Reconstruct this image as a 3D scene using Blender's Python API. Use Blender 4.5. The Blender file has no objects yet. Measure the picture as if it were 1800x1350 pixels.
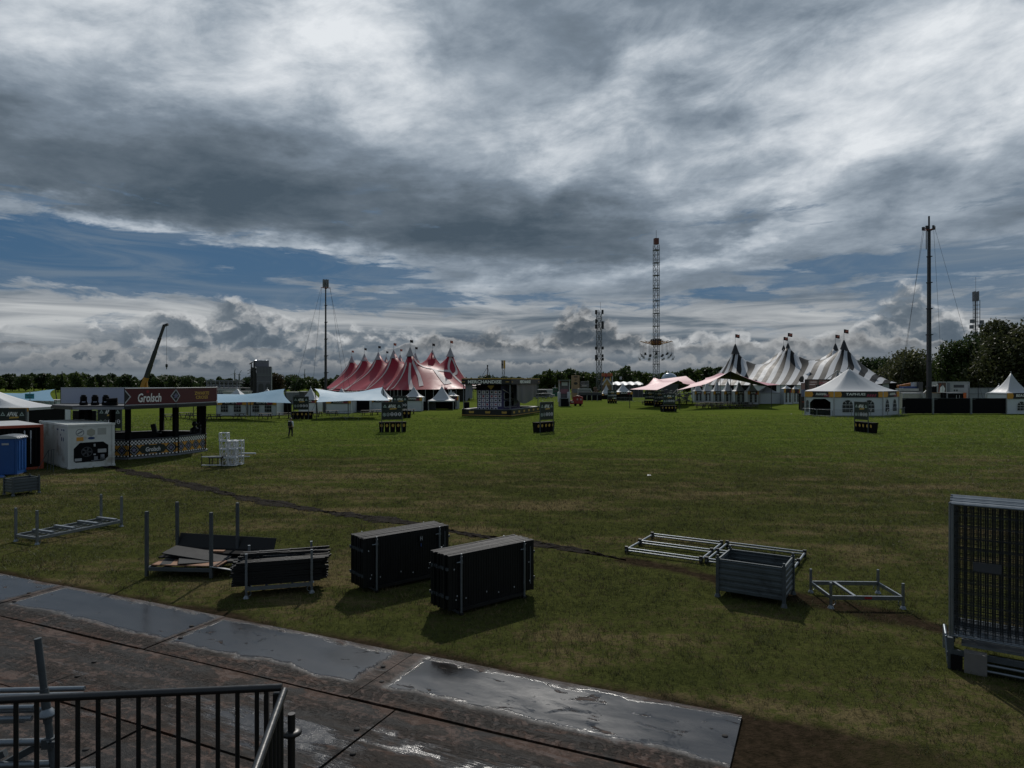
import bpy, bmesh, math, random
import numpy as np
from mathutils import Vector, Matrix
from mathutils.geometry import delaunay_2d_cdt

R = math.radians
S = bpy.context.scene
COL = S.collection
random.seed(7)
RNG = np.random.default_rng(7)

# ------------------------------------------------------------------ camera
EYE, FOC, HOR = 5.2, 1200.0, 669.0      # eye height, focal length and horizon row of the 1800x1350 photograph
cam_data = bpy.data.cameras.new('camera')
cam_data.sensor_width = 36.0
cam_data.lens = 24.0
cam_data.shift_y = (HOR - 675.0) / 1800.0
cam_data.clip_start = 0.1
cam_data.clip_end = 6000
cam = bpy.data.objects.new('camera', cam_data)
COL.objects.link(cam)
cam.location = (0, 0, EYE)
cam.rotation_euler = (R(90), 0, 0)
S.camera = cam

# ------------------------------------------------------------------ exposure
S.view_settings.view_transform = 'Standard'
S.view_settings.look = 'None'
S.view_settings.gamma = 1
S.view_settings.use_curve_mapping = False
S.view_settings.exposure = 0.0
S.render.engine = 'CYCLES'
S.cycles.max_bounces = 5
S.cycles.diffuse_bounces = 2
S.cycles.glossy_bounces = 3
S.cycles.transmission_bounces = 3
S.cycles.transparent_max_bounces = 6
S.cycles.use_adaptive_sampling = True
S.cycles.use_denoising = True
S.cycles.sample_clamp_indirect = 4

# ------------------------------------------------------------------ sun
SUN_EL, SUN_AZ = 41.0, 1.0              # in front of the camera, above the frame, behind thin cloud
sd = bpy.data.lights.new('sun', 'SUN')
sd.energy = 2.8
sd.angle = R(1.0)
sd.color = (1.0, 0.95, 0.88)
sun = bpy.data.objects.new('sun', sd)
COL.objects.link(sun)
sun.location = (0, 60, 80)
dv = Vector((math.sin(R(SUN_AZ)) * math.cos(R(SUN_EL)), math.cos(R(SUN_AZ)) * math.cos(R(SUN_EL)), math.sin(R(SUN_EL))))
sun.rotation_euler = dv.to_track_quat('Z', 'Y').to_euler()


# ------------------------------------------------------------------ node helper: write shader maths as expressions
class X:
    """A socket with arithmetic; g.nt is the node tree being written."""
    nt = None

    def __init__(self, s):
        self.s = s

    @staticmethod
    def op(name, *a, clamp=False):
        n = X.nt.nodes.new('ShaderNodeMath')
        n.operation = name
        n.use_clamp = clamp
        for i, v in enumerate(a):
            if isinstance(v, X):
                X.nt.links.new(v.s, n.inputs[i])
            else:
                n.inputs[i].default_value = float(v)
        return X(n.outputs[0])

    def __add__(s, o): return X.op('ADD', s, o)
    __radd__ = __add__
    def __sub__(s, o): return X.op('SUBTRACT', s, o)
    def __rsub__(s, o): return X.op('SUBTRACT', o, s)
    def __mul__(s, o): return X.op('MULTIPLY', s, o)
    __rmul__ = __mul__
    def __truediv__(s, o): return X.op('DIVIDE', s, o)
    def __rtruediv__(s, o): return X.op('DIVIDE', o, s)
    def __neg__(s): return X.op('MULTIPLY', s, -1)
    def clamp(s): return X.op('ADD', s, 0, clamp=True)
    def pow(s, e): return X.op('POWER', s, e)
    def abs(s): return X.op('ABSOLUTE', s)
    def frac(s): return X.op('FRACT', s)
    def exp(s): return X.op('EXPONENT', s)
    def min(s, o): return X.op('MINIMUM', s, o)
    def max(s, o): return X.op('MAXIMUM', s, o)
    def gt(s, o): return X.op('GREATER_THAN', s, o)

    def ss(s, a, b):                    # smoothstep from a to b
        n = X.nt.nodes.new('ShaderNodeMapRange')
        n.interpolation_type = 'SMOOTHSTEP'
        X.nt.links.new(s.s, n.inputs[0])
        n.inputs[1].default_value, n.inputs[2].default_value = a, b
        n.inputs[3].default_value, n.inputs[4].default_value = 0, 1
        if a > b:
            n.inputs[1].default_value, n.inputs[2].default_value = b, a
            n.inputs[3].default_value, n.inputs[4].default_value = 1, 0
        return X(n.outputs[0])


def put(sock, v):
    if isinstance(v, X):
        X.nt.links.new(v.s, sock)
    elif isinstance(v, bpy.types.NodeSocket):
        X.nt.links.new(v, sock)
    else:
        sock.default_value = v


def vec(x, y, z=0.0):
    n = X.nt.nodes.new('ShaderNodeCombineXYZ')
    for i, v in enumerate((x, y, z)):
        put(n.inputs[i], v)
    return n.outputs[0]


def sep(sock):
    n = X.nt.nodes.new('ShaderNodeSeparateXYZ')
    X.nt.links.new(sock, n.inputs[0])
    return [X(o) for o in n.outputs]


def noise(v, scale, detail=4, rough=0.55, dist=0.0, lac=2.0, dim='3D'):
    n = X.nt.nodes.new('ShaderNodeTexNoise')
    n.noise_dimensions = dim
    if v is not None:
        X.nt.links.new(v, n.inputs['Vector'])
    n.inputs['Scale'].default_value = scale
    n.inputs['Detail'].default_value = detail
    n.inputs['Roughness'].default_value = rough
    n.inputs['Lacunarity'].default_value = lac
    n.inputs['Distortion'].default_value = dist
    return X(n.outputs[0])


def voro(v, scale, detail=3, rough=0.5, smooth=0.35):
    n = X.nt.nodes.new('ShaderNodeTexVoronoi')
    n.voronoi_dimensions = '2D'
    n.feature = 'F1'
    n.normalize = True
    X.nt.links.new(v, n.inputs['Vector'])
    n.inputs['Scale'].default_value = scale
    n.inputs['Detail'].default_value = detail
    n.inputs['Roughness'].default_value = rough
    return X(n.outputs['Distance'])


def mix(f, a, b):                       # colour mix
    n = X.nt.nodes.new('ShaderNodeMix')
    n.data_type = 'RGBA'
    n.clamp_factor = True
    put(n.inputs[0], f)
    for i, c in ((6, a), (7, b)):
        put(n.inputs[i], (*c, 1) if isinstance(c, tuple) and len(c) == 3 else c)
    return n.outputs[2]


def ramp(f, stops):
    n = X.nt.nodes.new('ShaderNodeValToRGB')
    X.nt.links.new(f.s, n.inputs[0])
    e = n.color_ramp.elements
    while len(e) < len(stops):
        e.new(0.5)
    for k, (p, c) in enumerate(stops):
        e[k].position = p
        e[k].color = (*c, 1)
    return n.outputs[0]


def scale_col(c, k):
    n = X.nt.nodes.new('ShaderNodeVectorMath')
    n.operation = 'SCALE'
    put(n.inputs[0], c)
    put(n.inputs['Scale'], k)
    return n.outputs[0]

# ------------------------------------------------------------------ world: sky texture under layers of cloud
world = bpy.data.worlds.new('World')
S.world = world
world.use_nodes = True
X.nt = world.node_tree
X.nt.nodes.clear()
SKY_STRENGTH = 0.10
sky = X.nt.nodes.new('ShaderNodeTexSky')
sky.sky_type = 'NISHITA'
sky.sun_disc = False
sky.sun_elevation = R(SUN_EL)
sky.sun_rotation = R(SUN_AZ)
sky.air_density = 1.0
sky.dust_density = 0.3
sky.ozone_density = 2.5
tc = X.nt.nodes.new('ShaderNodeTexCoord')
dx, dy, dz = sep(tc.outputs['Generated'])
az = X.op('ARCTAN2', dx, dy)
el = X.op('ARCSINE', dz)


def A(px): return math.atan((px - 900) / 1200)
def E(px, py): return math.atan((669 - py) / math.hypot(1200, px - 900))


def total(items, v):
    """Sum of weighted Gaussian patches of sky: (weight, column, row, half-width, half-height, tilt)."""
    s = None
    for (w, px, py, rx, ry, *t) in items:
        m = X.nt.nodes.new('ShaderNodeMapping')
        m.vector_type = 'TEXTURE'
        X.nt.links.new(v, m.inputs[0])
        m.inputs[1].default_value = (A(px), E(px, py), 0)
        m.inputs[2].default_value = (0, 0, R(t[0]) if t else 0)
        m.inputs[3].default_value = (rx / 1200, ry / 1200, 1)
        d = X.nt.nodes.new('ShaderNodeVectorMath')
        d.operation = 'DOT_PRODUCT'
        X.nt.links.new(m.outputs[0], d.inputs[0])
        X.nt.links.new(m.outputs[0], d.inputs[1])
        g = X.op('POWER', 0.36788, X(d.outputs['Value']))
        s = g * w if s is None else X.op('MULTIPLY_ADD', g, w, s)
    return s


def n2d(x, y, scale, detail, rough, dist=0.0):
    return noise(vec(x, y), scale, detail, rough, dist, dim='2D')


# overhead deck: noise on a flat cloud base so that it foreshortens towards the horizon
zz = dz.max(0.0) + 0.10
px_, py_ = dx / zz, dy / zz
n1 = n2d(px_, py_, 0.55, 7, 0.56, 0.25)
n2 = n2d(px_ * 1.0 + 3.1, py_ * 1.15 + 40, 2.1, 7, 0.62, 0.15)
n3 = n2d(az * 1.2 + el * 0.8, el * 3.0 + 9.0 - az * 0.9, 5.5, 7, 0.62, 0.25)
w1 = n2d(az * 3.0, el * 5.0 + 1, 1.6, 5, 0.6) - 0.5
w2 = n2d(az * 2.5 + 7, el * 7.0 + 5, 1.8, 6, 0.62) - 0.5
warped = vec(az + w1 * 0.26, el + w2 * 0.13)
lay = total([
    (0.36, 650, 75, 150, 110), (0.16, 420, 20, 250, 70), (0.34, 1010, 250, 150, 80), (0.26, 1180, 120, 130, 70),
    (0.24, 1560, 150, 300, 130), (0.34, 1400, 300, 330, 70, 14), (0.24, 60, 60, 300, 120), (0.12, 1720, 40, 220, 90),
    (0.14, 620, 445, 330, 18, -2), (0.26, 1150, 460, 280, 22, 10), (0.24, 250, 398, 320, 16, -6),
    (-0.34, 90, 285, 330, 62, -6), (-0.33, 620, 365, 420, 66, -7), (-0.30, 1010, 410, 230, 58, 4),
    (-0.16, 330, 220, 240, 50, -8), (-0.20, 1210, 205, 130, 50, -22), (-0.14, 960, 90, 150, 110), (-0.10, 1290, 50, 130, 60),
    (-0.22, 1300, 400, 75, 18, 4), (-0.08, 1740, 300, 200, 80),
], warped)
b = 0.495 - dy.ss(0.30, -0.25) * 0.14 + lay * 0.98 + (n1 - 0.5) * 0.34 + (n2 - 0.5) * 0.52 + (n3 - 0.5) * (lay.ss(-0.22, 0.30) * 0.55 + 0.22)  # unseen deck overhead and behind the camera is dimmed to deepen shadows
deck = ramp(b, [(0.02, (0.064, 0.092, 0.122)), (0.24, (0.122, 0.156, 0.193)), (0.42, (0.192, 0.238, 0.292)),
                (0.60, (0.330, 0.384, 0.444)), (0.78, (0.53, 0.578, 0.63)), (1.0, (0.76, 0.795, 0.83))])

# blue gaps in the deck
st = n2d(az * 2.2 + el * 1.2, el * 13.0 + 2, 2.6, 8, 0.64, 0.5)
st2 = n2d(az * 5.0 - el * 5.0, el * 30.0 + 7, 2.2, 6, 0.64, 0.4)
warp2 = vec(az + w1 * 0.16, el + w2 * 0.055)
hole = total([
    (1.15, 130, 450, 330, 46, -5), (1.1, 540, 464, 210, 21, -3), (0.72, 360, 505, 260, 15, -4),
    (0.75, 820, 530, 200, 15, -3), (0.62, 1150, 535, 180, 13, 4), (0.88, 1480, 468, 160, 16, 4),
    (0.80, 1720, 475, 200, 34, 2), (0.52, 1330, 520, 180, 12, 8), (0.55, 1650, 540, 190, 34), (0.5, -300, 420, 300, 80),
    (0.5, 2300, 430, 300, 90), (0.34, 1560, 200, 110, 16, -30), (0.30, 700, 45, 60, 10, 20),
], warp2)
hole = (hole + (st - 0.5) * 2.3 + (st2 - 0.5) * 1.5).ss(0.28, 0.80) * el.ss(0.30, 0.22)
hole = hole * el.ss(0.02, 0.06)
blue = mix(0.93, sky.outputs[0], (0.26, 0.84, 1.72))
veil = (st - 0.40).ss(0.0, 0.34) * 0.42 + 0.03 + az.ss(0.30, 0.62) * 0.34
blue = mix(veil, blue, (2.0, 2.45, 2.9))
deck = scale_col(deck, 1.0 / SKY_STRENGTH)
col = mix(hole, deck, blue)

# low layer: bright streaks, then blue-grey murk at the horizon
low = el.ss(0.150, 0.085)
sn = n2d(az * 1.6 + 4, el * 17.0 + 20, 2.4, 8, 0.6, 0.5)
aev = vec(az, el)
lowc = ramp((sn - 0.5) * 1.9 + 0.5 + total([(0.22, 150, 560, 330, 30), (0.1, 520, 530, 220, 18), (-0.2, 1000, 640, 500, 30), (0.16, 1250, 560, 200, 20)], aev),
            [(0.1, (0.80, 1.10, 1.48)), (0.36, (1.5, 1.85, 2.2)), (0.58, (2.8, 3.05, 3.3)), (1.0, (4.9, 5.1, 5.2))])
col = mix(low * (1.0 - hole * 0.80), col, lowc)
murk = el.ss(0.075, 0.012)
col = mix(murk * 0.86, col, mix(sn, (0.62, 0.86, 1.15), (1.45, 1.75, 2.05)))


# cumulus along the horizon: billowing density, lit where it thins upwards
def cumulus(z0, base, tops, sc, cmul, peak=5.3):
    wz = n2d(az + z0, el * 1.4, sc * 1.4, 5, 0.6)
    a0 = az + (wz - 0.5) * (0.5 / sc)
    e0 = el + (wz - 0.5) * (0.4 / sc)
    top = total([(h / 1200, px, 669, w, 1e6) for (px, h, w) in tops], aev) + 0.0005
    big = n2d(az + z0 + 3, el * 0.6, sc * 0.28, 2, 0.5)

    def dens(a, e):
        puff = 1.0 - voro(vec(a + z0, e * 1.25), sc, 4, 0.52) * 1.15
        return puff * 0.75 - (e - base) / top * 0.62
    d0 = dens(a0, e0) + (big - 0.5) * 0.9 + 0.12
    d1 = dens(a0 + 0.0015, e0 + 0.010) + (big - 0.5) * 0.9 + 0.12
    cov = d0.ss(0.23, 0.41)
    cov = cov * el.ss(base - 0.012, base + 0.012)
    lit = (d0 - d1).ss(-0.02, 0.17) * 0.62 + d0.ss(0.62, 0.26) * 0.35 + (wz - 0.5) * 0.75
    c = ramp(lit, [(0.0, (0.92 * cmul, 1.22 * cmul, 1.55 * cmul)), (0.35, (1.5 * cmul, 1.82 * cmul, 2.15 * cmul)),
                   (0.60, (2.7 * cmul, 2.9 * cmul, 3.1 * cmul)), (0.92, (peak, peak * 1.03, peak * 1.05))])
    return cov, c


cov, c = cumulus(0.0, E(900, 625), [(480, 62, 260), (280, 46, 150), (680, 62, 130), (110, 35, 150), (1250, 60, 260),
                                    (1545, 92, 75), (1640, 62, 60), (-400, 60, 300), (2300, 70, 300)], 17.0, 1.0)
col = mix(cov, col, c)
cov, c = cumulus(31.0, E(900, 618), [(960, 92, 110), (800, 66, 70), (1060, 60, 100), (1400, 40, 160)], 20.0, 0.62, 3.8)
col = mix(cov, col, c)
cov, c = cumulus(57.0, E(900, 648), [(180, 38, 190), (420, 24, 140), (700, 22, 300), (1150, 22, 260), (1500, 30, 200)], 30.0, 0.8, 3.2)
col = mix(cov * 0.9, col, c)

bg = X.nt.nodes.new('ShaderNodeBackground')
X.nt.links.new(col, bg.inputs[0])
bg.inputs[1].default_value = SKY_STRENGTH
wo = X.nt.nodes.new('ShaderNodeOutputWorld')
X.nt.links.new(bg.outputs[0], wo.inputs[0])
world.cycles.sampling_method = 'MANUAL'
world.cycles.sample_map_resolution = 512

# ------------------------------------------------------------------ placing: a photograph row/column on the ground or at a depth
def g(px, py):
    y = EYE * FOC / (py - HOR)
    return ((px - 900) / FOC * y, y)


def xz(px, py, y):
    return ((px - 900) / FOC * y, y, EYE - (py - HOR) / FOC * y)


# ------------------------------------------------------------------ materials
def M(name, base, rough=0.6, metal=0.0, var=0.18, scale=2.5, bump=0.0, spec=0.5, dirt=None, bscale=40.0, coat=0.0):
    """A surface with its own slight unevenness of colour and gloss."""
    m = bpy.data.materials.new(name)
    m.use_nodes = True
    X.nt = m.node_tree
    p = m.node_tree.nodes['Principled BSDF']
    t = X.nt.nodes.new('ShaderNodeTexCoord')
    n = noise(t.outputs['Object'], scale, 5, 0.6)
    k = (n - 0.5) * (2 * var) + 1.0
    c = scale_col((*base,), k)
    if dirt:
        d = noise(t.outputs['Object'], scale * 0.6, 6, 0.65)
        c = mix(d.ss(0.52, 0.70) * 0.8, c, dirt)
    X.nt.links.new(c, p.inputs['Base Color'])
    put(p.inputs['Roughness'], ((n - 0.5) * 0.3 + rough).clamp())
    p.inputs['Metallic'].default_value = metal
    p.inputs['Specular IOR Level'].default_value = spec
    if coat:
        p.inputs['Coat Weight'].default_value = coat
    if bump:
        b = X.nt.nodes.new('ShaderNodeBump')
        b.inputs['Strength'].default_value = bump
        b.inputs['Distance'].default_value = 0.01
        put(b.inputs['Height'], noise(t.outputs['Object'], bscale, 4, 0.6))
        X.nt.links.new(b.outputs[0], p.inputs['Normal'])
    return m


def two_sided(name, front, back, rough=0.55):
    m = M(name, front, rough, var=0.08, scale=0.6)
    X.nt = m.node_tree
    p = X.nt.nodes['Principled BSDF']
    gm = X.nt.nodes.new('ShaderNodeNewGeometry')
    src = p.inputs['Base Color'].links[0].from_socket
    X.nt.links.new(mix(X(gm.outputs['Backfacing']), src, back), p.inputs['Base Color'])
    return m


GALV = M('galvanised_steel', (0.20, 0.225, 0.25), 0.42, 0.75, 0.25, 9, 0.15)
GALV_DARK = M('weathered_galvanised_steel', (0.075, 0.088, 0.098), 0.55, 0.4, 0.35, 5, 0.25)
SHEET = M('crate_sheet_steel', (0.085, 0.102, 0.112), 0.5, 0.4, 0.35, 3.0, 0.2, dirt=(0.04, 0.045, 0.047))
BLACK = M('black_paint', (0.012, 0.012, 0.013), 0.45, 0, 0.3, 4)
BLACKM = M('matt_black', (0.007, 0.007, 0.008), 0.85, 0, 0.3, 2, spec=0.12)
PANEL = M('black_panel', (0.009, 0.0095, 0.010), 0.5, 0, 0.45, 5, 0.3, spec=0.3)
CHAR = M('charcoal_board', (0.016, 0.017, 0.019), 0.65, 0, 0.4, 3, 0.3, spec=0.2)
PLY = M('plywood', (0.24, 0.125, 0.07), 0.8, 0, 0.3, 3, 0.2, dirt=(0.04, 0.025, 0.02))
RAILB = M('black_handrail', (0.013, 0.014, 0.016), 0.32, 0.0, 0.3, 20, 0.1)
WHITE = M('white_canvas', (0.40, 0.42, 0.445), 0.55, 0, 0.06, 0.7, 0.15, bscale=3)
WALLC = M('white_tent_wall', (0.56, 0.60, 0.64), 0.6, 0, 0.08, 0.8, 0.5, bscale=2.0)
WINM = M('tent_window_film', (0.02, 0.024, 0.03), 0.25, 0, 0.3, 1.5)
WFRAME = M('window_bars', (0.60, 0.62, 0.64), 0.6)
YELLOW = M('ochre_banner', (0.62, 0.30, 0.045), 0.6, 0, 0.15, 1.5)
BANBLK = M('black_banner', (0.012, 0.012, 0.016), 0.55)
PINKR = M('crimson_banner', (0.34, 0.035, 0.08), 0.6)
LETTER = M('white_lettering', (0.84, 0.84, 0.82), 0.6)
GREYWH = M('grey_white', (0.42, 0.44, 0.46), 0.55, 0.0, 0.2)
GOLD = M('gold_lettering', (0.50, 0.31, 0.06), 0.55)
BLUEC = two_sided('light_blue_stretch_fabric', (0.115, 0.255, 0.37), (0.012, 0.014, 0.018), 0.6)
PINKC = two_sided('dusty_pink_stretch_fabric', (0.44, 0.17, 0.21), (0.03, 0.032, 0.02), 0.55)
REDC = M('red_tent_canvas', (0.27, 0.017, 0.034), 0.50, 0, 0.1, 0.5, 0.25, bscale=1.6, spec=0.14)
REDW = M('white_tent_band', (0.48, 0.42, 0.42), 0.6, spec=0.2)
WOODD = M('dark_timber', (0.035, 0.03, 0.026), 0.7, 0, 0.4, 3)
WOODG = M('grey_timber', (0.10, 0.09, 0.075), 0.8, 0, 0.4, 3)
DGREEN = M('sign_board_black_green', (0.010, 0.018, 0.016), 0.5)
TEALI = M('pale_teal_print', (0.33, 0.46, 0.44), 0.6)
LILAC = M('pale_lilac_print', (0.70, 0.68, 0.76), 0.6)
MINT = M('pale_mint_print', (0.42, 0.52, 0.50), 0.6)
REDP = M('red_paint', (0.30, 0.02, 0.022), 0.4, 0, 0.2)
ORANGE = M('orange_red_paint', (0.33, 0.06, 0.025), 0.5, 0, 0.3, 3)
BLUEP = M('blue_plastic', (0.012, 0.075, 0.26), 0.4, 0, 0.12, 1.5)
BLUED = M('dark_blue', (0.02, 0.05, 0.16), 0.5)
TEAL = M('teal_sign_board', (0.02, 0.24, 0.32), 0.5)
PURPLE = M('purple_board', (0.045, 0.035, 0.12), 0.55)
DGREY = M('dark_grey', (0.05, 0.053, 0.06), 0.6, 0, 0.3, 1.2)
MGREY = M('mid_grey', (0.17, 0.18, 0.20), 0.6, 0, 0.25, 1.5)
LGREY = M('light_grey', (0.38, 0.39, 0.40), 0.6, 0, 0.2, 1.2)
REEFER = M('white_container_paint', (0.62, 0.64, 0.62), 0.5, 0, 0.12, 1.2, 0.1, dirt=(0.30, 0.27, 0.22))
TRUSS = M('white_truss_paint', (0.60, 0.62, 0.64), 0.45, 0.0, 0.1, 5)
MAST = M('dark_mast_steel', (0.035, 0.037, 0.042), 0.5, 0.3)
LATT = M('lattice_steel', (0.12, 0.125, 0.135), 0.5, 0.3)
CRANEY = M('crane_amber_paint', (0.42, 0.20, 0.03), 0.5)
PIZZA = M('faded_pink_planks', (0.26, 0.16, 0.14), 0.75, 0, 0.35, 1.5)
FLESH = M('skin', (0.38, 0.22, 0.16), 0.6)
SHIRT = M('pale_grey_shirt', (0.66, 0.70, 0.76), 0.8)
TROUS = M('black_trousers', (0.012, 0.012, 0.015), 0.85)
HAIR = M('dark_hat', (0.10, 0.09, 0.08), 0.8)
STONE = M('concrete', (0.16, 0.15, 0.14), 0.85, 0, 0.25, 5, 0.3)
GLASSB = M('bubble_glass', (0.30, 0.36, 0.42), 0.08, 0.5, 0.3, 0.6)
BGREEN = M('green_booth', (0.01, 0.09, 0.06), 0.5)
BROWNY = M('tan_board', (0.30, 0.20, 0.12), 0.7, 0, 0.45, 0.9)
MAROON = M('maroon_banner', (0.085, 0.010, 0.014), 0.5, 0, 0.15, 1)
GREYBAN = M('grey_banner_back', (0.40, 0.43, 0.53), 0.6, 0, 0.06, 0.8)
STARV = M('violet_grey_star', (0.20, 0.19, 0.30), 0.5)


# ------------------------------------------------------------------ meshes
class MB:
    def __init__(s):
        s.v, s.f, s.sm = [], [], []

    def add(s, vs, fs, smooth=False):
        k = len(s.v)
        s.v += [tuple(p) for p in vs]
        for f in fs:
            s.f.append(tuple(i + k for i in f))
            s.sm.append(smooth)
        return s

    def quad(s, *p, smooth=False):
        return s.add(p, [tuple(range(len(p)))], smooth)

    def box(s, c, d, rz=0.0, tilt=None):
        hx, hy, hz = d[0] / 2, d[1] / 2, d[2] / 2
        ca, sa = math.cos(rz), math.sin(rz)
        vs = []
        for x, y, z in ((-1, -1, -1), (1, -1, -1), (1, 1, -1), (-1, 1, -1), (-1, -1, 1), (1, -1, 1), (1, 1, 1), (-1, 1, 1)):
            q = Vector((x * hx, y * hy, z * hz))
            if tilt is not None:
                q = tilt @ q
            vs.append((c[0] + q.x * ca - q.y * sa, c[1] + q.x * sa + q.y * ca, c[2] + q.z))
        return s.add(vs, [(3, 2, 1, 0), (4, 5, 6, 7), (0, 1, 5, 4), (1, 2, 6, 5), (2, 3, 7, 6), (3, 0, 4, 7)])

    def beam(s, p, q, w, h=None):
        h = h or w
        p, q = Vector(p), Vector(q)
        d = (q - p).normalized()
        up = Vector((0, 0, 1)) if abs(d.z) < 0.95 else Vector((0, 1, 0))
        a = d.cross(up).normalized()
        b = a.cross(d)
        vs = [c + a * i * w / 2 + b * j * h / 2 for c in (p, q) for i, j in ((-1, -1), (1, -1), (1, 1), (-1, 1))]
        return s.add(vs, [(0, 1, 2, 3), (7, 6, 5, 4), (0, 4, 5, 1), (1, 5, 6, 2), (2, 6, 7, 3), (3, 7, 4, 0)])

    def tube(s, p, q, r, n=8, r2=None, cap=True):
        p, q = Vector(p), Vector(q)
        r2 = r if r2 is None else r2
        d = (q - p).normalized()
        up = Vector((0, 0, 1)) if abs(d.z) < 0.95 else Vector((0, 1, 0))
        a = d.cross(up).normalized()
        b = a.cross(d)
        vs = []
        for c, rr in ((p, r), (q, r2)):
            for i in range(n):
                t = 2 * math.pi * i / n
                vs.append(c + a * math.cos(t) * rr + b * math.sin(t) * rr)
        s.add(vs, [(i, (i + 1) % n, n + (i + 1) % n, n + i) for i in range(n)], n > 5)
        if cap:
            s.add(vs[:n], [tuple(range(n - 1, -1, -1))])
            s.add(vs[n:], [tuple(range(n))])
        return s

    def path(s, pts, r, n=8):
        for a, b in zip(pts, pts[1:]):
            s.tube(a, b, r, n)
        return s

    def lathe(s, prof, n=12, c=(0, 0, 0)):
        vs = [(c[0] + r * math.cos(2 * math.pi * i / n), c[1] + r * math.sin(2 * math.pi * i / n), c[2] + z) for r, z in prof for i in range(n)]
        fs = [(j * n + i, j * n + (i + 1) % n, (j + 1) * n + (i + 1) % n, (j + 1) * n + i) for j in range(len(prof) - 1) for i in range(n)]
        return s.add(vs, fs, True)

    def prism(s, poly, z0, z1):
        n = len(poly)
        vs = [(x, y, z0) for x, y in poly] + [(x, y, z1) for x, y in poly]
        return s.add(vs, [tuple(range(n - 1, -1, -1)), tuple(range(n, 2 * n))] + [(i, (i + 1) % n, n + (i + 1) % n, n + i) for i in range(n)])

    def plate(s, pts2, o, u, w, t=0.02):
        """A flat outline (in u, w axes from o) given thickness t away from its front."""
        o, u, w = Vector(o), Vector(u), Vector(w)
        nrm = u.cross(w).normalized()
        n = len(pts2)
        a = [o + u * x + w * y for x, y in pts2]
        b = [p - nrm * t for p in a]
        return s.add(a + b, [tuple(range(n)), tuple(range(2 * n - 1, n - 1, -1))] + [(i, n + i, n + (i + 1) % n, (i + 1) % n) for i in range(n)])

    def mesh(s, name, m):
        me = bpy.data.meshes.new(name)
        me.from_pydata(s.v, [], s.f)
        me.polygons.foreach_set('use_smooth', s.sm)
        for q in (m if isinstance(m, (list, tuple)) else [m]):
            me.materials.append(q)
        me.update()
        return me

    def build(s, name, m, parent=None, loc=None, rz=0.0):
        o = bpy.data.objects.new(name, s.mesh(name, m))
        COL.objects.link(o)
        if parent is not None:
            o.parent = parent
        if loc is not None:
            o.location = loc
            o.rotation_euler = (0, 0, rz)
        return o


def tag(o, label=None, cat=None, group=None, kind=None):
    for k, v in (('label', label), ('category', cat), ('group', group), ('kind', kind)):
        if v:
            o[k] = v
    return o


def thing(name, label, cat, loc=(0, 0, 0), rz=0.0, group=None):
    o = bpy.data.objects.new(name, None)
    o.empty_display_size = 0.2
    COL.objects.link(o)
    o.location = loc if len(loc) == 3 else (loc[0], loc[1], 0)
    o.rotation_euler = (0, 0, rz)
    return tag(o, label, cat, group)


def dup(root, loc, rz, label=None, group=None, scale=None):
    kids = {}
    for o in bpy.data.objects:
        if o.parent:
            kids.setdefault(o.parent.name, []).append(o)

    def cp(o, parent):
        c = o.copy()
        COL.objects.link(c)
        c.parent = parent
        for ch in kids.get(o.name, []):
            cp(ch, c)
        return c
    r = cp(root, None)
    r.location = loc if len(loc) == 3 else (loc[0], loc[1], 0)
    r.rotation_euler = (0, 0, rz)
    if scale:
        r.scale = scale
    if label:
        r['label'] = label
    if group:
        r['group'] = group
    return r


_text = {}


def lettering(txt, h, m, parent, o, u, w=(0, 0, 1), name='lettering', width=None, depth=0.01, shear=0.0, bold=0.0):
    """Raised letters, centred at o, running along u with cap height h."""
    key = (txt, shear, bold)
    if key not in _text:
        cu = bpy.data.curves.new('t', 'FONT')
        cu.body = txt
        cu.align_x, cu.align_y = 'CENTER', 'CENTER'
        cu.extrude = 0.02
        cu.shear = shear
        cu.offset = bold
        cu.resolution_u = 2
        ob = bpy.data.objects.new('t', cu)
        COL.objects.link(ob)
        dg = bpy.context.evaluated_depsgraph_get()
        me = bpy.data.meshes.new_from_object(ob.evaluated_get(dg))
        co = np.empty(len(me.vertices) * 3)
        me.vertices.foreach_get('co', co)
        fs = [tuple(p.vertices) for p in me.polygons]
        _text[key] = (co.reshape(-1, 3), fs)
        bpy.data.objects.remove(ob)
        bpy.data.curves.remove(cu)
        bpy.data.meshes.remove(me)
    co, fs = _text[key]
    lo, hi = co.min(0), co.max(0)
    cc = (lo + hi) / 2
    sy = h / (hi[1] - lo[1])
    sx = width / (hi[0] - lo[0]) if width else sy
    u, w = Vector(u).normalized(), Vector(w).normalized()
    nrm = u.cross(w)
    o = Vector(o)
    mb = MB()
    mb.add([o + u * float((p[0] - cc[0]) * sx) + w * float((p[1] - cc[1]) * sy) + nrm * float((p[2] - lo[2]) / (hi[2] - lo[2]) * depth) for p in co], fs)
    return mb.build(name, m, parent)


def star(mb, o, u, w, r, t=0.02, k=0.42):
    pts = []
    for i in range(10):
        a = math.pi / 2 + i * math.pi / 5
        rr = r if i % 2 == 0 else r * k
        pts.append((rr * math.cos(a), rr * math.sin(a)))
    return mb.plate(pts, o, u, w, t)


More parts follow.
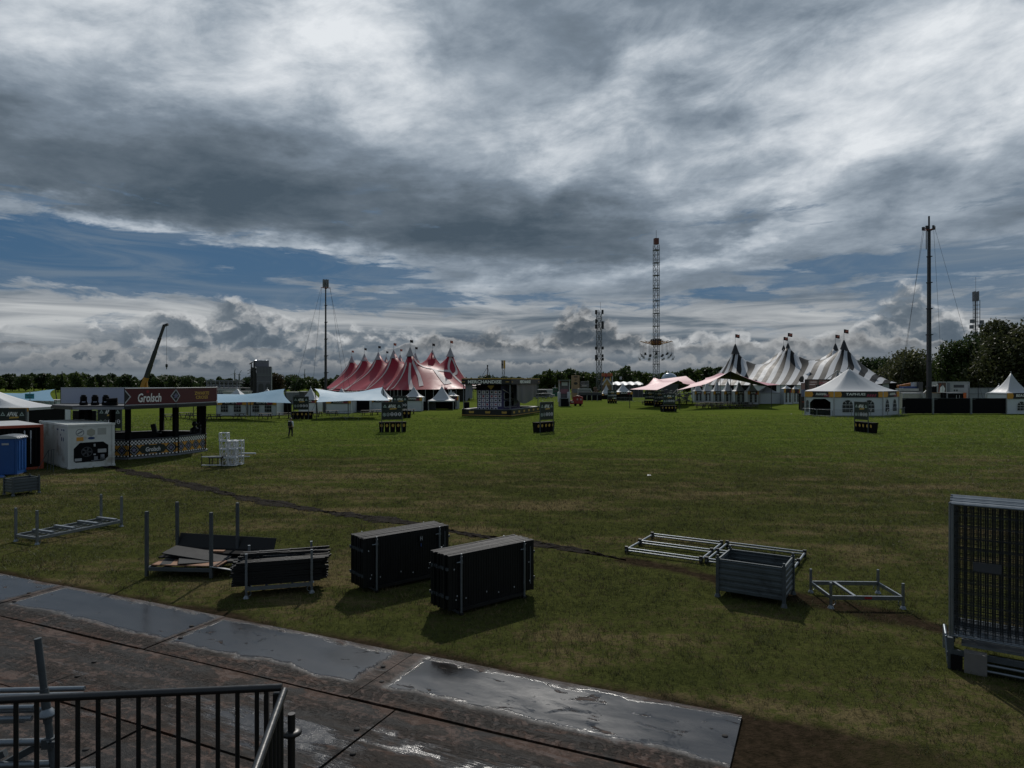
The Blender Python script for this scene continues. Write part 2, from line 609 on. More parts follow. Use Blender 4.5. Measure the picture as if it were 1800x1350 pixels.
def ring_plate(mb, pts, inner, o, u, w, t=0.02):
    """A flat outline with a similar hole (diamond frames, hexagon rings)."""
    n = len(pts)
    o, u, w = Vector(o), Vector(u), Vector(w)
    nrm = u.cross(w).normalized()
    a = [o + u * x + w * y for x, y in pts]
    b = [o + u * x * inner + w * y * inner for x, y in pts]
    vs = a + b + [p - nrm * t for p in a] + [p - nrm * t for p in b]
    fs = []
    for i in range(n):
        j = (i + 1) % n
        fs += [(i, j, n + j, n + i), (3 * n + i, 3 * n + j, 2 * n + j, 2 * n + i), (2 * n + i, 2 * n + j, j, i), (n + i, n + j, 3 * n + j, 3 * n + i)]
    return mb.add(vs, fs)


def ngon(n, r, a0=0.0, sy=1.0):
    return [(r * math.cos(a0 + 2 * math.pi * i / n), r * sy * math.sin(a0 + 2 * math.pi * i / n)) for i in range(n)]


def inside(poly, x, y):
    r = False
    n = len(poly)
    for i in range(n):
        x1, y1 = poly[i][:2]
        x2, y2 = poly[(i + 1) % n][:2]
        if (y1 > y) != (y2 > y) and x < (x2 - x1) * (y - y1) / (y2 - y1) + x1:
            r = not r
    return r


def edge_dist(poly, x, y):
    best = 1e9
    n = len(poly)
    for i in range(n):
        ax, ay = poly[i][:2]
        bx, by = poly[(i + 1) % n][:2]
        l2 = (bx - ax) ** 2 + (by - ay) ** 2
        t = max(0, min(1, ((x - ax) * (bx - ax) + (y - ay) * (by - ay)) / l2))
        best = min(best, math.hypot(x - ax - t * (bx - ax), y - ay - t * (by - ay)))
    return best


def tri_sheet(outline, extra, step):
    """Triangulate the inside of a plan outline with a jittered grid of points. Returns 2-D verts, triangles."""
    b = []
    n = len(outline)
    for i in range(n):
        p, q = Vector(outline[i][:2]), Vector(outline[(i + 1) % n][:2])
        k = max(1, int((q - p).length / step))
        b += [p.lerp(q, j / k) for j in range(k)]
    pts = list(b)
    xs = [p.x for p in b]
    ys = [p.y for p in b]
    y = min(ys)
    row = 0
    ex = [Vector(e[:2]) for e in extra]
    while y < max(ys):
        x = min(xs) + (row % 2) * step / 2
        while x < max(xs):
            if inside(outline, x, y) and edge_dist(outline, x, y) > step * 0.6 and all((Vector((x, y)) - e).length > step * 0.7 for e in ex):
                pts.append(Vector((x, y)))
            x += step
        y += step * 0.87
        row += 1
    pts += ex
    nb = len(b)
    vs, es, fs, *_ = delaunay_2d_cdt(pts, [(i, (i + 1) % nb) for i in range(nb)], [], 1, 1e-5)
    return vs, fs


def stretch_sheet(outline, masts, step, sag=0.0, it=400):
    """Stretched fabric: outline points (x, y, z) joined by slightly scalloped edges, masts push it up; the rest relaxes."""
    n = len(outline)
    dense = []
    cx = sum(p[0] for p in outline) / n
    cy = sum(p[1] for p in outline) / n
    for i in range(n):
        p, q = Vector(outline[i]), Vector(outline[(i + 1) % n])
        k = max(2, int((q - p).length / step))
        for j in range(k):
            t = j / k
            c = p.lerp(q, t)
            bow = 4 * t * (1 - t) * (q - p).length * 0.075
            inw = (Vector((cx, cy, c.z)) - c)
            inw.z = 0
            inw.normalize()
            c += inw * bow
            c.z -= 4 * t * (1 - t) * (q - p).length * sag
            dense.append(c)
    vs, fs = tri_sheet(dense, masts, step)
    z = np.zeros(len(vs))
    fix = np.zeros(len(vs), bool)
    key = {(round(p[0], 3), round(p[1], 3)): p[2] for p in dense + [Vector(m) for m in masts]}
    for i, v in enumerate(vs):
        k = (round(v.x, 3), round(v.y, 3))
        if k in key:
            z[i], fix[i] = key[k], True
        else:
            z[i] = sum(p[2] for p in outline) / n
    nb = [set() for _ in vs]
    for f in fs:
        for a in range(3):
            nb[f[a]].add(f[(a + 1) % 3])
            nb[f[(a + 1) % 3]].add(f[a])
    src = np.array([i for i, s_ in enumerate(nb) for _ in s_])
    dst = np.array([j for s_ in nb for j in s_])
    cnt = np.maximum(1, np.bincount(src, minlength=len(vs)))
    for _ in range(it):
        av = np.bincount(src, z[dst], minlength=len(vs)) / cnt
        z = np.where(fix, z, av)
    mb = MB()
    mb.add([(v.x, v.y, float(z[i])) for i, v in enumerate(vs)], [tuple(f) for f in fs], True)
    # faces upwards
    out = MB()
    out.v = mb.v
    for f in mb.f:
        a, b_, c_ = (Vector(mb.v[i]) for i in f)
        up = (b_ - a).cross(c_ - a).z > 0
        out.f.append(f if up else f[::-1])
        out.sm.append(True)
    return out

# ------------------------------------------------------------------ ground
PD = Vector((0.911, -0.413))             # direction of the plate road
PN = Vector((0.413, 0.911))
PEDGE = 11.05                            # its far edge
MUD = [g(150, 812), g(205, 824), g(300, 845), g(440, 878), g(560, 898), g(720, 920), g(830, 941), g(1000, 965), g(1100, 985), g(1200, 1003),
       g(1300, 1030), g(1440, 1058), g(1590, 1090), g(1680, 1112), g(1840, 1150)]


def road_end(n):
    return -1.1 if n > 9.05 else 0.6


def grass_colour(nt, coord):
    """Worn olive turf near the plates, fresher green field beyond; blotches of dry stalks."""
    x, y, z = sep(coord)
    flat = vec(x, y)
    big = noise(flat, 0.10, 4, 0.6, dim='2D')
    mid = noise(flat, 0.55, 6, 0.62, dim='2D')
    fine = noise(flat, 5.0, 5, 0.7, dim='2D')
    streak = noise(vec(x * 0.35 + y * 0.05, y * 1.5), 0.35, 5, 0.6, dim='2D')
    far = (y + (big - 0.5) * 40).ss(30, 66)
    green = mix(mid, (0.035, 0.042, 0.013), (0.080, 0.085, 0.026))
    lush = mix((streak - 0.5) * 1.8 + 0.5, (0.070, 0.108, 0.016), (0.136, 0.168, 0.034))
    c = mix(far, green, lush)
    worn = (y - 41).abs().ss(18, 6)
    dry = ((mid - 0.5) * 1.1 + (fine - 0.5) * 2.4 + (streak - 0.5) * 2.2 + (big - 0.5) * 0.9 + 0.42 + worn * 0.10 - far * 0.34)
    c = mix(dry.ss(0.40, 0.90) * 0.85, c, (0.150, 0.115, 0.062))
    # pale wheel lines far out in the field
    for off in (11.4, 13.3):
        ln = (x - y * 0.283 + off + (mid - 0.5) * 0.8).abs().ss(0.42, 0.10) * (y - 72).abs().ss(24, 12)
        c = mix(ln * 0.55, c, (0.125, 0.125, 0.050))
    c = mix((fine - 0.5) * 2.4 + 0.20, c, (0.016, 0.022, 0.007))
    return c, mid, fine, x, y, flat, big


gm = bpy.data.materials.new('field_turf')
gm.use_nodes = True
X.nt = gm.node_tree
pb = gm.node_tree.nodes['Principled BSDF']
geo = X.nt.nodes.new('ShaderNodeNewGeometry')
c, mid, fine, gx, gy, flat, big = grass_colour(X.nt, geo.outputs['Position'])
# mud beside the plates and beyond the end of the road
pn = gx * PN.x + gy * PN.y
ps = gx * PD.x + gy * PD.y
edge = pn - PEDGE + (mid - 0.5) * 0.9
mudm = edge.ss(0.42, 0.02) * ps.ss(4.0, -0.4)
mudm = mudm.max((pn - 10.5 + (mid - 0.5) * 1.6 + (fine - 0.5) * 0.8).ss(0.5, -0.3) * (ps + (mid - 0.5) * 2.0).ss(2.4, -0.2))
soil = mix((fine - 0.5) * 2 + 0.5, (0.010, 0.0078, 0.006), (0.046, 0.032, 0.022))
for (ax, ay), (bx_, by_), w_ in ((MUD[8], MUD[9], 0.55), (MUD[9], MUD[10], 0.5), (MUD[10], MUD[11], 0.65), (MUD[11], MUD[12], 0.7), (MUD[12], MUD[13], 0.5)):
    lx, ly = bx_ - ax, by_ - ay
    l2 = lx * lx + ly * ly
    tt = (((gx - ax) * lx + (gy - ay) * ly) * (1 / l2)).clamp()
    ex, ey = gx - ax - tt * lx, gy - ay - tt * ly
    dd = X.op('SQRT', ex * ex + ey * ey) + (mid - 0.5) * 0.9 + (fine - 0.5) * 0.5
    mudm = mudm.max(dd.ss(w_, w_ * 0.35))
c = mix(mudm * 0.95, c, soil)
X.nt.links.new(c, pb.inputs['Base Color'])
pb.inputs['Roughness'].default_value = 0.9
pb.inputs['Specular IOR Level'].default_value = 0.0
bp = X.nt.nodes.new('ShaderNodeBump')
bp.inputs['Strength'].default_value = 0.9
bp.inputs['Distance'].default_value = 0.06
fine2 = noise(flat, 14.0, 3, 0.7, dim='2D')
put(bp.inputs['Height'], fine2 * 0.5 + fine * 0.7)
X.nt.links.new(bp.outputs[0], pb.inputs['Normal'])

mb = MB()
xs = [-2600, -900, -300, -120, -60, -30, 0, 30, 60, 120, 300, 900, 2600]
ys = [-200, -40, 0, 10, 20, 40, 80, 160, 320, 700, 1500, 3600]
vid = {}
for j, y in enumerate(ys):
    for i, x in enumerate(xs):
        vid[i, j] = len(mb.v)
        mb.v.append((x, y, 0.0))
for j in range(len(ys) - 1):
    for i in range(len(xs) - 1):
        mb.f.append((vid[i, j], vid[i + 1, j], vid[i + 1, j + 1], vid[i, j + 1]))
        mb.sm.append(False)
tag(mb.build('ground', gm), kind='structure')


# ------------------------------------------------------------------ churned wheel track across the field
def polyline(pts, step):
    out = []
    for a, b in zip(pts, pts[1:]):
        a, b = Vector(a), Vector(b)
        k = max(1, int((b - a).length / step))
        out += [a.lerp(b, i / k) for i in range(k)]
    return out + [Vector(pts[-1])]


sm_ = bpy.data.materials.new('churned_soil')
sm_.use_nodes = True
X.nt = sm_.node_tree
pb = sm_.node_tree.nodes['Principled BSDF']
geo = X.nt.nodes.new('ShaderNodeNewGeometry')
n_ = noise(geo.outputs['Position'], 6, 6, 0.65)
X.nt.links.new(mix(n_, (0.003, 0.0023, 0.0018), (0.015, 0.0105, 0.0075)), pb.inputs['Base Color'])
pb.inputs['Roughness'].default_value = 0.85
pb.inputs['Specular IOR Level'].default_value = 0.05
bp = X.nt.nodes.new('ShaderNodeBump')
bp.inputs['Strength'].default_value = 1.0
bp.inputs['Distance'].default_value = 0.05
put(bp.inputs['Height'], noise(geo.outputs['Position'], 11, 5, 0.7))
X.nt.links.new(bp.outputs[0], pb.inputs['Normal'])
mb = MB()
pl = polyline(MUD[:9], 0.12)
NW = 11
for k, p in enumerate(pl):
    q = pl[min(k + 1, len(pl) - 1)] - pl[max(k - 1, 0)]
    nrm = Vector((-q.y, q.x)).normalized()
    wid = (0.42 + 0.16 * math.sin(k * 0.11) + 0.12 * math.sin(k * 0.37 + 1) + random.uniform(-0.10, 0.10)) * (1.0 if k < len(pl) * 0.75 else 0.75)
    wid *= 0.88 * min(1.0, (len(pl) - k) / 25)
    for i in range(NW):
        t = i / (NW - 1) * 2 - 1
        rut = 0.030 * max(0, abs(t) - 0.2) * (1 - abs(t)) * 4
        z = 0.006 + (0 if abs(t) == 1 else rut + max(0, random.gauss(0, 0.015)))
        pp = p + nrm * t * wid + Vector((random.uniform(-0.03, 0.03), random.uniform(-0.03, 0.03)))
        mb.v.append((pp.x, pp.y, z))
for k in range(len(pl) - 1):
    for i in range(NW - 1):
        a = k * NW + i
        mb.f.append((a, a + NW, a + NW + 1, a + 1))
        mb.sm.append(False)
tag(mb.build('mud_track', sm_), kind='structure')

# ------------------------------------------------------------------ steel road plates, wet and muddy
rm = bpy.data.materials.new('wet_muddy_steel')
rm.use_nodes = True
X.nt = rm.node_tree
pb = rm.node_tree.nodes['Principled BSDF']
geo = X.nt.nodes.new('ShaderNodeNewGeometry')
gx, gy, gz = sep(geo.outputs['Position'])
s_ = gx * PD.x + gy * PD.y
n_ = gx * PN.x + gy * PN.y
f2 = vec(s_, n_)
a1 = noise(f2, 0.55, 5, 0.6, 0.3, dim='2D')
a2 = noise(vec(s_ * 0.45, n_ * 1.5), 1.5, 6, 0.66, 0.3, dim='2D')
a3 = noise(f2, 9.0, 6, 0.7, dim='2D')
a4 = noise(vec(s_ * 0.55 + 30, n_ * 1.1), 3.0, 7, 0.72, 0.5, dim='2D')
a5 = noise(vec(s_ * 0.30 + 60, n_ * 2.4), 2.2, 6, 0.7, 0.2, dim='2D')
# standing water: most of the outer half of the first row, patches elsewhere
rim = (n_ + (a2 - 0.5) * 0.55 + (a4 - 0.5) * 0.35).ss(11.12, 10.86)
inner = (n_ + (a1 - 0.5) * 0.7 + (a2 - 0.5) * 0.35).ss(9.50, 9.72)
lane = rim * inner
seam = ((s_ + 7.05 + (a4 - 0.5) * 0.3).abs().ss(0.22, 0.40)).min((s_ + 11.9 + (a4 - 0.5) * 0.2).abs().ss(0.06, 0.14)).min((s_ + 17.4).abs().ss(0.12, 0.25))
depth = lane * seam * 1.0
isl = (a4 * 0.7 + a2 * 0.4 + (s_ + 1.0).ss(-7.0, 0.0) * 0.03).ss(0.665, 0.72)
depth = depth * (1.0 - isl)
patch = (a1 * 0.62 + a2 * 0.42 + (a5 - 0.5) * 0.5 + ((s_ + 7.2).abs().ss(2.2, 0.2) * (n_ - 7.75).abs().ss(1.1, 0.1) + (s_ + 3.6).abs().ss(2.0, 0.2) * (n_ - 7.9).abs().ss(0.9, 0.1)) * 0.20).ss(0.60, 0.72)
wetp = depth.max(patch * (n_ - 9.15).abs().ss(0.25, 0.55) * 0.9)
deep = (depth * ((n_ - 10.55 + (a1 - 0.5) * 0.8).abs().ss(0.45, 0.1)) * ((s_ + 6.2).abs().ss(0.95, 0.3).max((s_ + 8.1).abs().ss(0.8, 0.25))))
# tyre marks: broken rows of lugs smeared along the driving lines
lug = ((s_ * 4.6 + (n_ * 1.8 + (a1 - 0.5) * 3.0).frac() * 0.5 + (a4 - 0.5) * 2.4).frac() - 0.5).abs().ss(0.14, 0.30)
band = ((n_ + (a1 - 0.5) * 0.35 - 9.30).abs().ss(0.34, 0.12)).max((n_ + (a1 - 0.5) * 0.4 - 7.6).abs().ss(0.33, 0.1) * 0.8).max((n_ + (a1 - 0.5) * 0.4 - 8.45).abs().ss(0.3, 0.1) * 0.7)
lugs = band * lug * (a5 - 0.36).ss(0.0, 0.2)
dry = (a5 * 0.62 + a4 * 0.48 + (a3 - 0.5) * 0.55).ss(0.56, 0.66)
mud = mix((a3 - 0.5) * 1.6 + 0.5, (0.007, 0.0054, 0.0045), (0.034, 0.025, 0.020))
grey = mix((a3 - 0.5) * 1.6 + 0.5, (0.012, 0.012, 0.0125), (0.040, 0.039, 0.039))
mud = mix((a1 * 0.5 + a2 * 0.55).ss(0.57, 0.44) * 0.85, mud, grey)
rust = (a4 * 0.75 + a1 * 0.35 + ((n_ - 9.05).abs().ss(0.45, 0.0) + (n_ - 7.05).abs().ss(0.35, 0.0)) * 0.10).ss(0.60, 0.68)
mud = mix(rust * 0.8, mud, (0.050, 0.021, 0.011))
mud = mix(dry * 0.72, mud, (0.104, 0.076, 0.066))
shore = (rim * (1.0 - rim) * 4.0 * 0.9).max((isl * (1.0 - isl) * 4.0) * lane * 0.8).max((1.0 - seam) * lane * (a4 - 0.40).ss(0.0, 0.16) * 0.8)
mud = mix(shore.clamp() * 0.75, mud, (0.105, 0.078, 0.068))
mud = mix(lugs * 0.7, mud, (0.009, 0.007, 0.006))
steel = mix(a2, (0.020, 0.022, 0.026), (0.040, 0.042, 0.048))
steel = mix(deep.clamp(), steel, (0.010, 0.008, 0.007))
X.nt.links.new(mix(wetp, mud, steel), pb.inputs['Base Color'])
edgew = wetp * (1.0 - wetp) * 4.0
put(pb.inputs['Roughness'], (0.66 - wetp * 0.46 + dry * (1.0 - wetp) * 0.12 + (a2 - 0.5) * 0.2 - rust * 0.1 - deep * 0.1).clamp())
put(pb.inputs['Specular IOR Level'], wetp * 0.27 + 0.10)
bp = X.nt.nodes.new('ShaderNodeBump')
bp.inputs['Strength'].default_value = 0.9
bp.inputs['Distance'].default_value = 0.025
sparkle = noise(f2, 55.0, 2, 0.6, dim='2D')
put(bp.inputs['Height'], (1.0 - wetp) * (a3 * 0.9 + a4 * 1.0 - lugs * 0.7 + sparkle * 0.25) + wetp * (a3 * 0.03) + sparkle * edgew * 0.25)
X.nt.links.new(bp.outputs[0], pb.inputs['Normal'])
HOLE = M('plate_hole', (0.006, 0.005, 0.005), 0.9)


def road_plate(s0, s1, n0, n1, z, tilt, label):
    L, W = s1 - s0 - 0.03, n1 - n0 - 0.025
    c = PD * (s0 + s1) / 2 + PN * (n0 + n1) / 2
    t = thing('road_plate', label, 'road plate', (c.x, c.y, 0), math.atan2(PD.y, PD.x), 'steel plates of the temporary road')
    mb = MB()
    nx, ny = 24, 8
    ph = random.uniform(0, 9)
    top = [((i / nx - 0.5) * L, (j / ny - 0.5) * W) for j in range(ny + 1) for i in range(nx + 1)]
    zt = [z + tilt * x / L + 0.005 * math.sin(x * 1.3 + ph) + 0.004 * math.sin(y * 2.1 + x * 0.4 + ph) for x, y in top]
    mb.add([(x, y, zz_) for (x, y), zz_ in zip(top, zt)], [(j * (nx + 1) + i, j * (nx + 1) + i + 1, (j + 1) * (nx + 1) + i + 1, (j + 1) * (nx + 1) + i) for j in range(ny) for i in range(nx)], True)
    rim = [i for i in range(nx + 1)] + [j * (nx + 1) + nx for j in range(1, ny + 1)] + [ny * (nx + 1) + i for i in range(nx - 1, -1, -1)] + [j * (nx + 1) for j in range(ny - 1, 0, -1)]
    k = len(rim)
    mb.add([(*top[r], zt[r]) for r in rim] + [(*top[r], 0.004) for r in rim], [(i, k + i, k + (i + 1) % k, (i + 1) % k) for i in range(k)])
    mb.build('plate', rm, t)
    for sx in (-1, 1):
        h = MB()
        h.lathe([(0.0, 0.0), (0.045, 0.0), (0.045, -0.01)], 14, (0, 0, 0))
        x = sx * (L / 2 - 0.16)
        h.build('lifting_hole', HOLE, t, (x, 0.25 if sx > 0 else -0.3, z + tilt * x / L + 0.012))


road_plate(-7.05, -1.10, 9.05, 11.05, 0.030, 0.010, 'wet steel road plate at the right end of the road, with the largest puddle')
road_plate(-11.9, -7.05, 9.05, 11.03, 0.024, -0.006, 'long wet plate along the grass edge, between the two diagonal seams')
road_plate(-17.4, -11.9, 9.05, 11.05, 0.026, 0.008, 'grey wet plate on the grass edge in front of the board pallet')
road_plate(-23.2, -17.4, 9.05, 11.02, 0.030, -0.008, 'wet plate at the left edge of the photo beside the turf')
road_plate(-6.10, 0.4, 7.02, 9.02, 0.020, 0.006, 'mud-streaked plate at the bottom centre, second row from the grass')
road_plate(-12.0, -6.10, 7.02, 9.02, 0.032, -0.010, 'muddy plate seen just above the black handrail')
road_plate(-18.0, -12.0, 7.00, 9.02, 0.022, 0.006, 'brown mud-covered plate left behind the slanted scaffold post')
road_plate(-24.0, -18.0, 7.00, 9.02, 0.028, 0.004, 'muddy plate at the far left of the second row')
road_plate(-9.2, -3.3, 4.98, 7.00, 0.024, 0.006, 'plate seen between the railing bars at the bottom')
road_plate(-15.2, -9.2, 4.98, 7.00, 0.030, 0.006, 'muddy plate under the scaffold stillage')

# ------------------------------------------------------------------ grass blades on the nearer part of the field
gb = bpy.data.materials.new('grass_blades')
gb.use_nodes = True
X.nt = gb.node_tree
pb = gb.node_tree.nodes['Principled BSDF']
geo = X.nt.nodes.new('ShaderNodeNewGeometry')
c, mid, fine, *_ = grass_colour(X.nt, geo.outputs['Position'])
c = scale_col(c, (noise(geo.outputs['Position'], 25, 2, 0.6) - 0.5) * 2.2 + 1.25)
X.nt.links.new(c, pb.inputs['Base Color'])
pb.inputs['Roughness'].default_value = 0.6
pb.inputs['Specular IOR Level'].default_value = 0.3
pb.inputs['Transmission Weight'].default_value = 0.0
tr = X.nt.nodes.new('ShaderNodeBsdfTranslucent')
X.nt.links.new(scale_col(c, 1.0), tr.inputs[0])
ms = X.nt.nodes.new('ShaderNodeMixShader')
ms.inputs[0].default_value = 0.35
X.nt.links.new(pb.outputs[0], ms.inputs[1])
X.nt.links.new(tr.outputs[0], ms.inputs[2])
X.nt.links.new(ms.outputs[0], X.nt.nodes['Material Output'].inputs[0])


def grass_points(n, y0, y1):
    # over the ground seen by the lens and a strip either side, thinning with distance
    y = RNG.uniform(y0, y1, n)
    y = y[RNG.random(n) < np.clip((y1 - y) / (y1 * 0.45), 0, 1)]
    n = len(y)
    x = RNG.uniform(-0.84, 0.84, n) * y
    pnn = x * PN.x + y * PN.y
    pss = x * PD.x + y * PD.y
    wob = 0.16 * np.sin(x * 1.7) + 0.1 * np.sin(x * 4.1 + 1) + RNG.normal(0, 0.12, n)
    ok = (pnn > PEDGE + 0.18 + wob) | ((pss > -0.4 + 2.2 * RNG.random(n) ** 2) & (pnn > 10.4 + wob * 3 + RNG.normal(0, 0.5, n)))
    ok |= (pss > 1.0 + wob * 4 + 1.2 * RNG.random(n))
    pl_ = np.array([(p.x, p.y) for p in polyline(MUD, 0.5)])
    n0 = len(polyline(MUD[:9], 0.5))
    d = np.full(n, 9.0)
    for k_, (a, b) in enumerate(zip(pl_, pl_[1:])):
        ab = b - a
        t = np.clip(((x - a[0]) * ab[0] + (y - a[1]) * ab[1]) / (ab @ ab), 0, 1)
        d = np.minimum(d, np.hypot(x - a[0] - t * ab[0], y - a[1] - t * ab[1]) - (0 if k_ < n0 else 0.05 + 0.22 * math.sin(k_ * 0.5)))
    ok &= d > 0.24 + RNG.normal(0, 0.09, n)
    # thin worn spots
    w = np.sin(x * 1.9 + 2 * np.sin(y * 0.7)) * np.sin(y * 2.3 + 1.5 * np.sin(x * 0.9)) + 0.4 * np.sin(x * 5.1 + y * 3.7)
    ok &= (w > -0.75) | (RNG.random(n) < 0.45)
    return x[ok], y[ok]


def blades(x, y, per):
    n = len(x) * per
    far = np.repeat(y, per) / 12.0
    bx = np.repeat(x, per) + RNG.normal(0, 0.03, n) * far ** 0.6
    by = np.repeat(y, per) + RNG.normal(0, 0.03, n) * far ** 0.6
    a = RNG.uniform(0, 2 * np.pi, n)
    cl = RNG.uniform(0.45, 1.75, (256, 256))
    h = 0.040 * cl[(bx / 0.22).astype(int) % 256, (by / 0.30).astype(int) % 256] * (1 + far * 0.06) * np.clip(RNG.normal(1, 0.4, n), 0.35, 2.4)
    lean = RNG.uniform(0.3, 1.3, n) * h
    w = 0.0045 * far ** 0.85 * RNG.uniform(0.6, 1.3, n)
    la = a + np.pi / 2 + RNG.normal(0, 0.5, n)
    p0 = np.stack([bx - np.cos(a) * w, by - np.sin(a) * w, np.full(n, -0.005)], 1)
    p1 = np.stack([bx + np.cos(a) * w, by + np.sin(a) * w, np.full(n, -0.005)], 1)
    p2 = np.stack([bx + np.cos(la) * lean, by + np.sin(la) * lean, h], 1)
    return np.stack([p0, p1, p2], 1).reshape(-1, 3)


x, y = grass_points(340000, 9.0, 110.0)
parts_ = [blades(x, y, 4)]
x, y = grass_points(44000, 9.0, 48.0)
keep = (np.sin(x * 1.1 + 1.7 * np.sin(y * 0.6)) + np.sin(y * 1.4 + 2.1 * np.sin(x * 0.5)) + RNG.normal(0, 0.8, len(x))) > 0.1
x, y = x[keep], y[keep]
long_ = blades(x, y, 3)
long_[2::3, 2] *= 1.5
dry_co = long_.astype(np.float32)
co = np.concatenate(parts_).astype(np.float32)
STRAW = M('straw_stalks', (0.15, 0.118, 0.062), 0.8, 0, 0.5, 6, spec=0.1)
for nm_, cc_, mt_, lb_ in (('grass', co, gb, 'short trodden green turf covering the field'), ('dry_grass', dry_co, STRAW, 'dry straw-coloured stalks scattered through the nearer turf')):
    me = bpy.data.meshes.new(nm_)
    nv = len(cc_)
    me.vertices.add(nv)
    me.vertices.foreach_set('co', cc_.ravel())
    me.loops.add(nv)
    me.loops.foreach_set('vertex_index', np.arange(nv, dtype=np.int32))
    me.polygons.add(nv // 3)
    me.polygons.foreach_set('loop_start', np.arange(0, nv, 3, dtype=np.int32))
    me.update(calc_edges=True)
    me.materials.append(mt_)
    o = bpy.data.objects.new(nm_, me)
    COL.objects.link(o)
    tag(o, lb_, 'grass', kind='stuff')

# ------------------------------------------------------------------ black handrail in the bottom left corner
RZ_ = 3.24
t = thing('railing', 'black handrail with upright bars at the bottom left corner', 'railing', (-1.49, 4.36, 0), math.atan2(4.36 - 4.19, -1.49 + 3.14))
MB().tube((-4.6, 0, RZ_), (0.02, 0, RZ_), 0.024, 12).build('top_rail', RAILB, t)
MB().beam((-4.6, 0, RZ_ - 1.0), (0, 0, RZ_ - 1.0), 0.03).build('bottom_rail', RAILB, t)
for k in range(38):
    x = -0.135 - 0.1195 * k
    MB().tube((x, 0, RZ_ - 1.0), (x, 0, RZ_ - 0.015), 0.0145, 8).build('baluster', RAILB, t)
MB().box((-0.005, -0.005, RZ_ - 0.58), (0.05, 0.05, 1.1)).build('corner_post', RAILB, t)
MB().box((-0.075, 0, RZ_ - 0.5), (0.028, 0.028, 0.98)).build('end_post', RAILB, t)
MB().tube((0.035, -0.01, RZ_ - 0.02), (0.16, -1.9, RZ_ - 0.02), 0.024, 12).build('side_rail', RAILB, t)
MB().beam((0.035, -0.05, RZ_ - 1.0), (0.16, -1.9, RZ_ - 1.0), 0.03).build('bottom_rail', RAILB, t)
for k in range(14):
    f = 0.055 + 0.068 * k
    MB().tube((0.035 + 0.125 * f, -0.01 - 1.89 * f, RZ_ - 1.0), (0.035 + 0.125 * f, -0.01 - 1.89 * f, RZ_ - 0.035), 0.0145, 8).build('baluster', RAILB, t)
MB().beam((-4.6, -0.02, RZ_ - 1.16), (0.05, -0.02, RZ_ - 1.16), 0.08, 0.2).build('deck_beam', BLACK, t)
for x in (-4.2, -2.1, -0.06):
    MB().tube((x, -0.02, 0), (x, -0.02, RZ_ - 1.26), 0.03, 8).build('leg', BLACK, t)
mb = MB().tube((0.075, 0.02, RZ_ - 1.5), (0.075, 0.02, RZ_ - 0.18), 0.024, 10)
mb.lathe([(0.024, -0.012), (0.062, -0.012), (0.066, 0.0), (0.062, 0.012), (0.024, 0.012)], 14, (0.075, 0.02, RZ_ - 0.30))
mb.build('ring_post', BLACK, t)

# ------------------------------------------------------------------ scaffold stillage behind it
P0, P1 = Vector((0, 0, 0)), None
t = thing('scaffold_stillage', 'galvanised scaffold rack with a slanted post standing behind the black handrail', 'scaffold rack', (-4.25, 6.2, 0), R(3))
top, bot = Vector((-0.055, 0, 2.86)), Vector((0.10, 0, 1.55))
d = (top - bot).normalized()
po = MB().tube(bot, top, 0.030, 12).tube(bot + d * 0.55, bot + d * 0.86, 0.037, 12).build('post', GALV_DARK, t)
b2 = MB()
cc = bot + d * 0.62
b2.lathe([(0.034, 0.06), (0.045, 0.045), (0.075, 0.01), (0.078, -0.01), (0.045, -0.012)], 14, cc)
b2.build('bell_collar', GALV, po)
for z, r in ((1.92, 0.032), (1.72, 0.030), (1.56, 0.030)):
    MB().tube((-2.4, 0.0, z), (0.06, 0.0, z), r, 10).build('ledger', GALV, t)
MB().beam((-0.75, 0.05, 1.50), (-0.05, 0.05, 1.88), 0.05, 0.06).build('brace', GALV_DARK, t)
MB().beam((-1.2, 0.02, 1.46), (-0.35, 0.02, 1.82), 0.05, 0.06).build('brace', GALV_DARK, t)
for x in (-2.3, -0.02):
    for y in (0.0, 0.85):
        MB().tube((x, y, 0), (x, y, 1.50 if y == 0 else 1.2), 0.03, 10).build('leg', GALV_DARK, t)
for y in (0.0, 0.85):
    MB().tube((-2.3, y, 0.4), (0.1, y, 0.4), 0.028, 8).build('ledger', GALV_DARK, t)
MB().beam((-2.3, 0.85, 1.17), (-0.02, 0.85, 1.17), 0.06).build('ledger', GALV_DARK, t)
for x in (-2.3, -0.02):
    MB().beam((x, 0, 1.17), (x, 0.85, 1.17), 0.05).build('cross_bar', GALV_DARK, t)
for (z, x) in ((1.92, 0.055), (1.56, 0.085)):
    mb = MB().box((x, -0.01, z), (0.09, 0.10, 0.085)).box((x + 0.05, -0.05, z), (0.05, 0.04, 0.05)).tube((x + 0.02, -0.09, z + 0.03), (x + 0.02, 0.03, z + 0.03), 0.012, 8)
    mb.build('clamp', GALV_DARK, t)
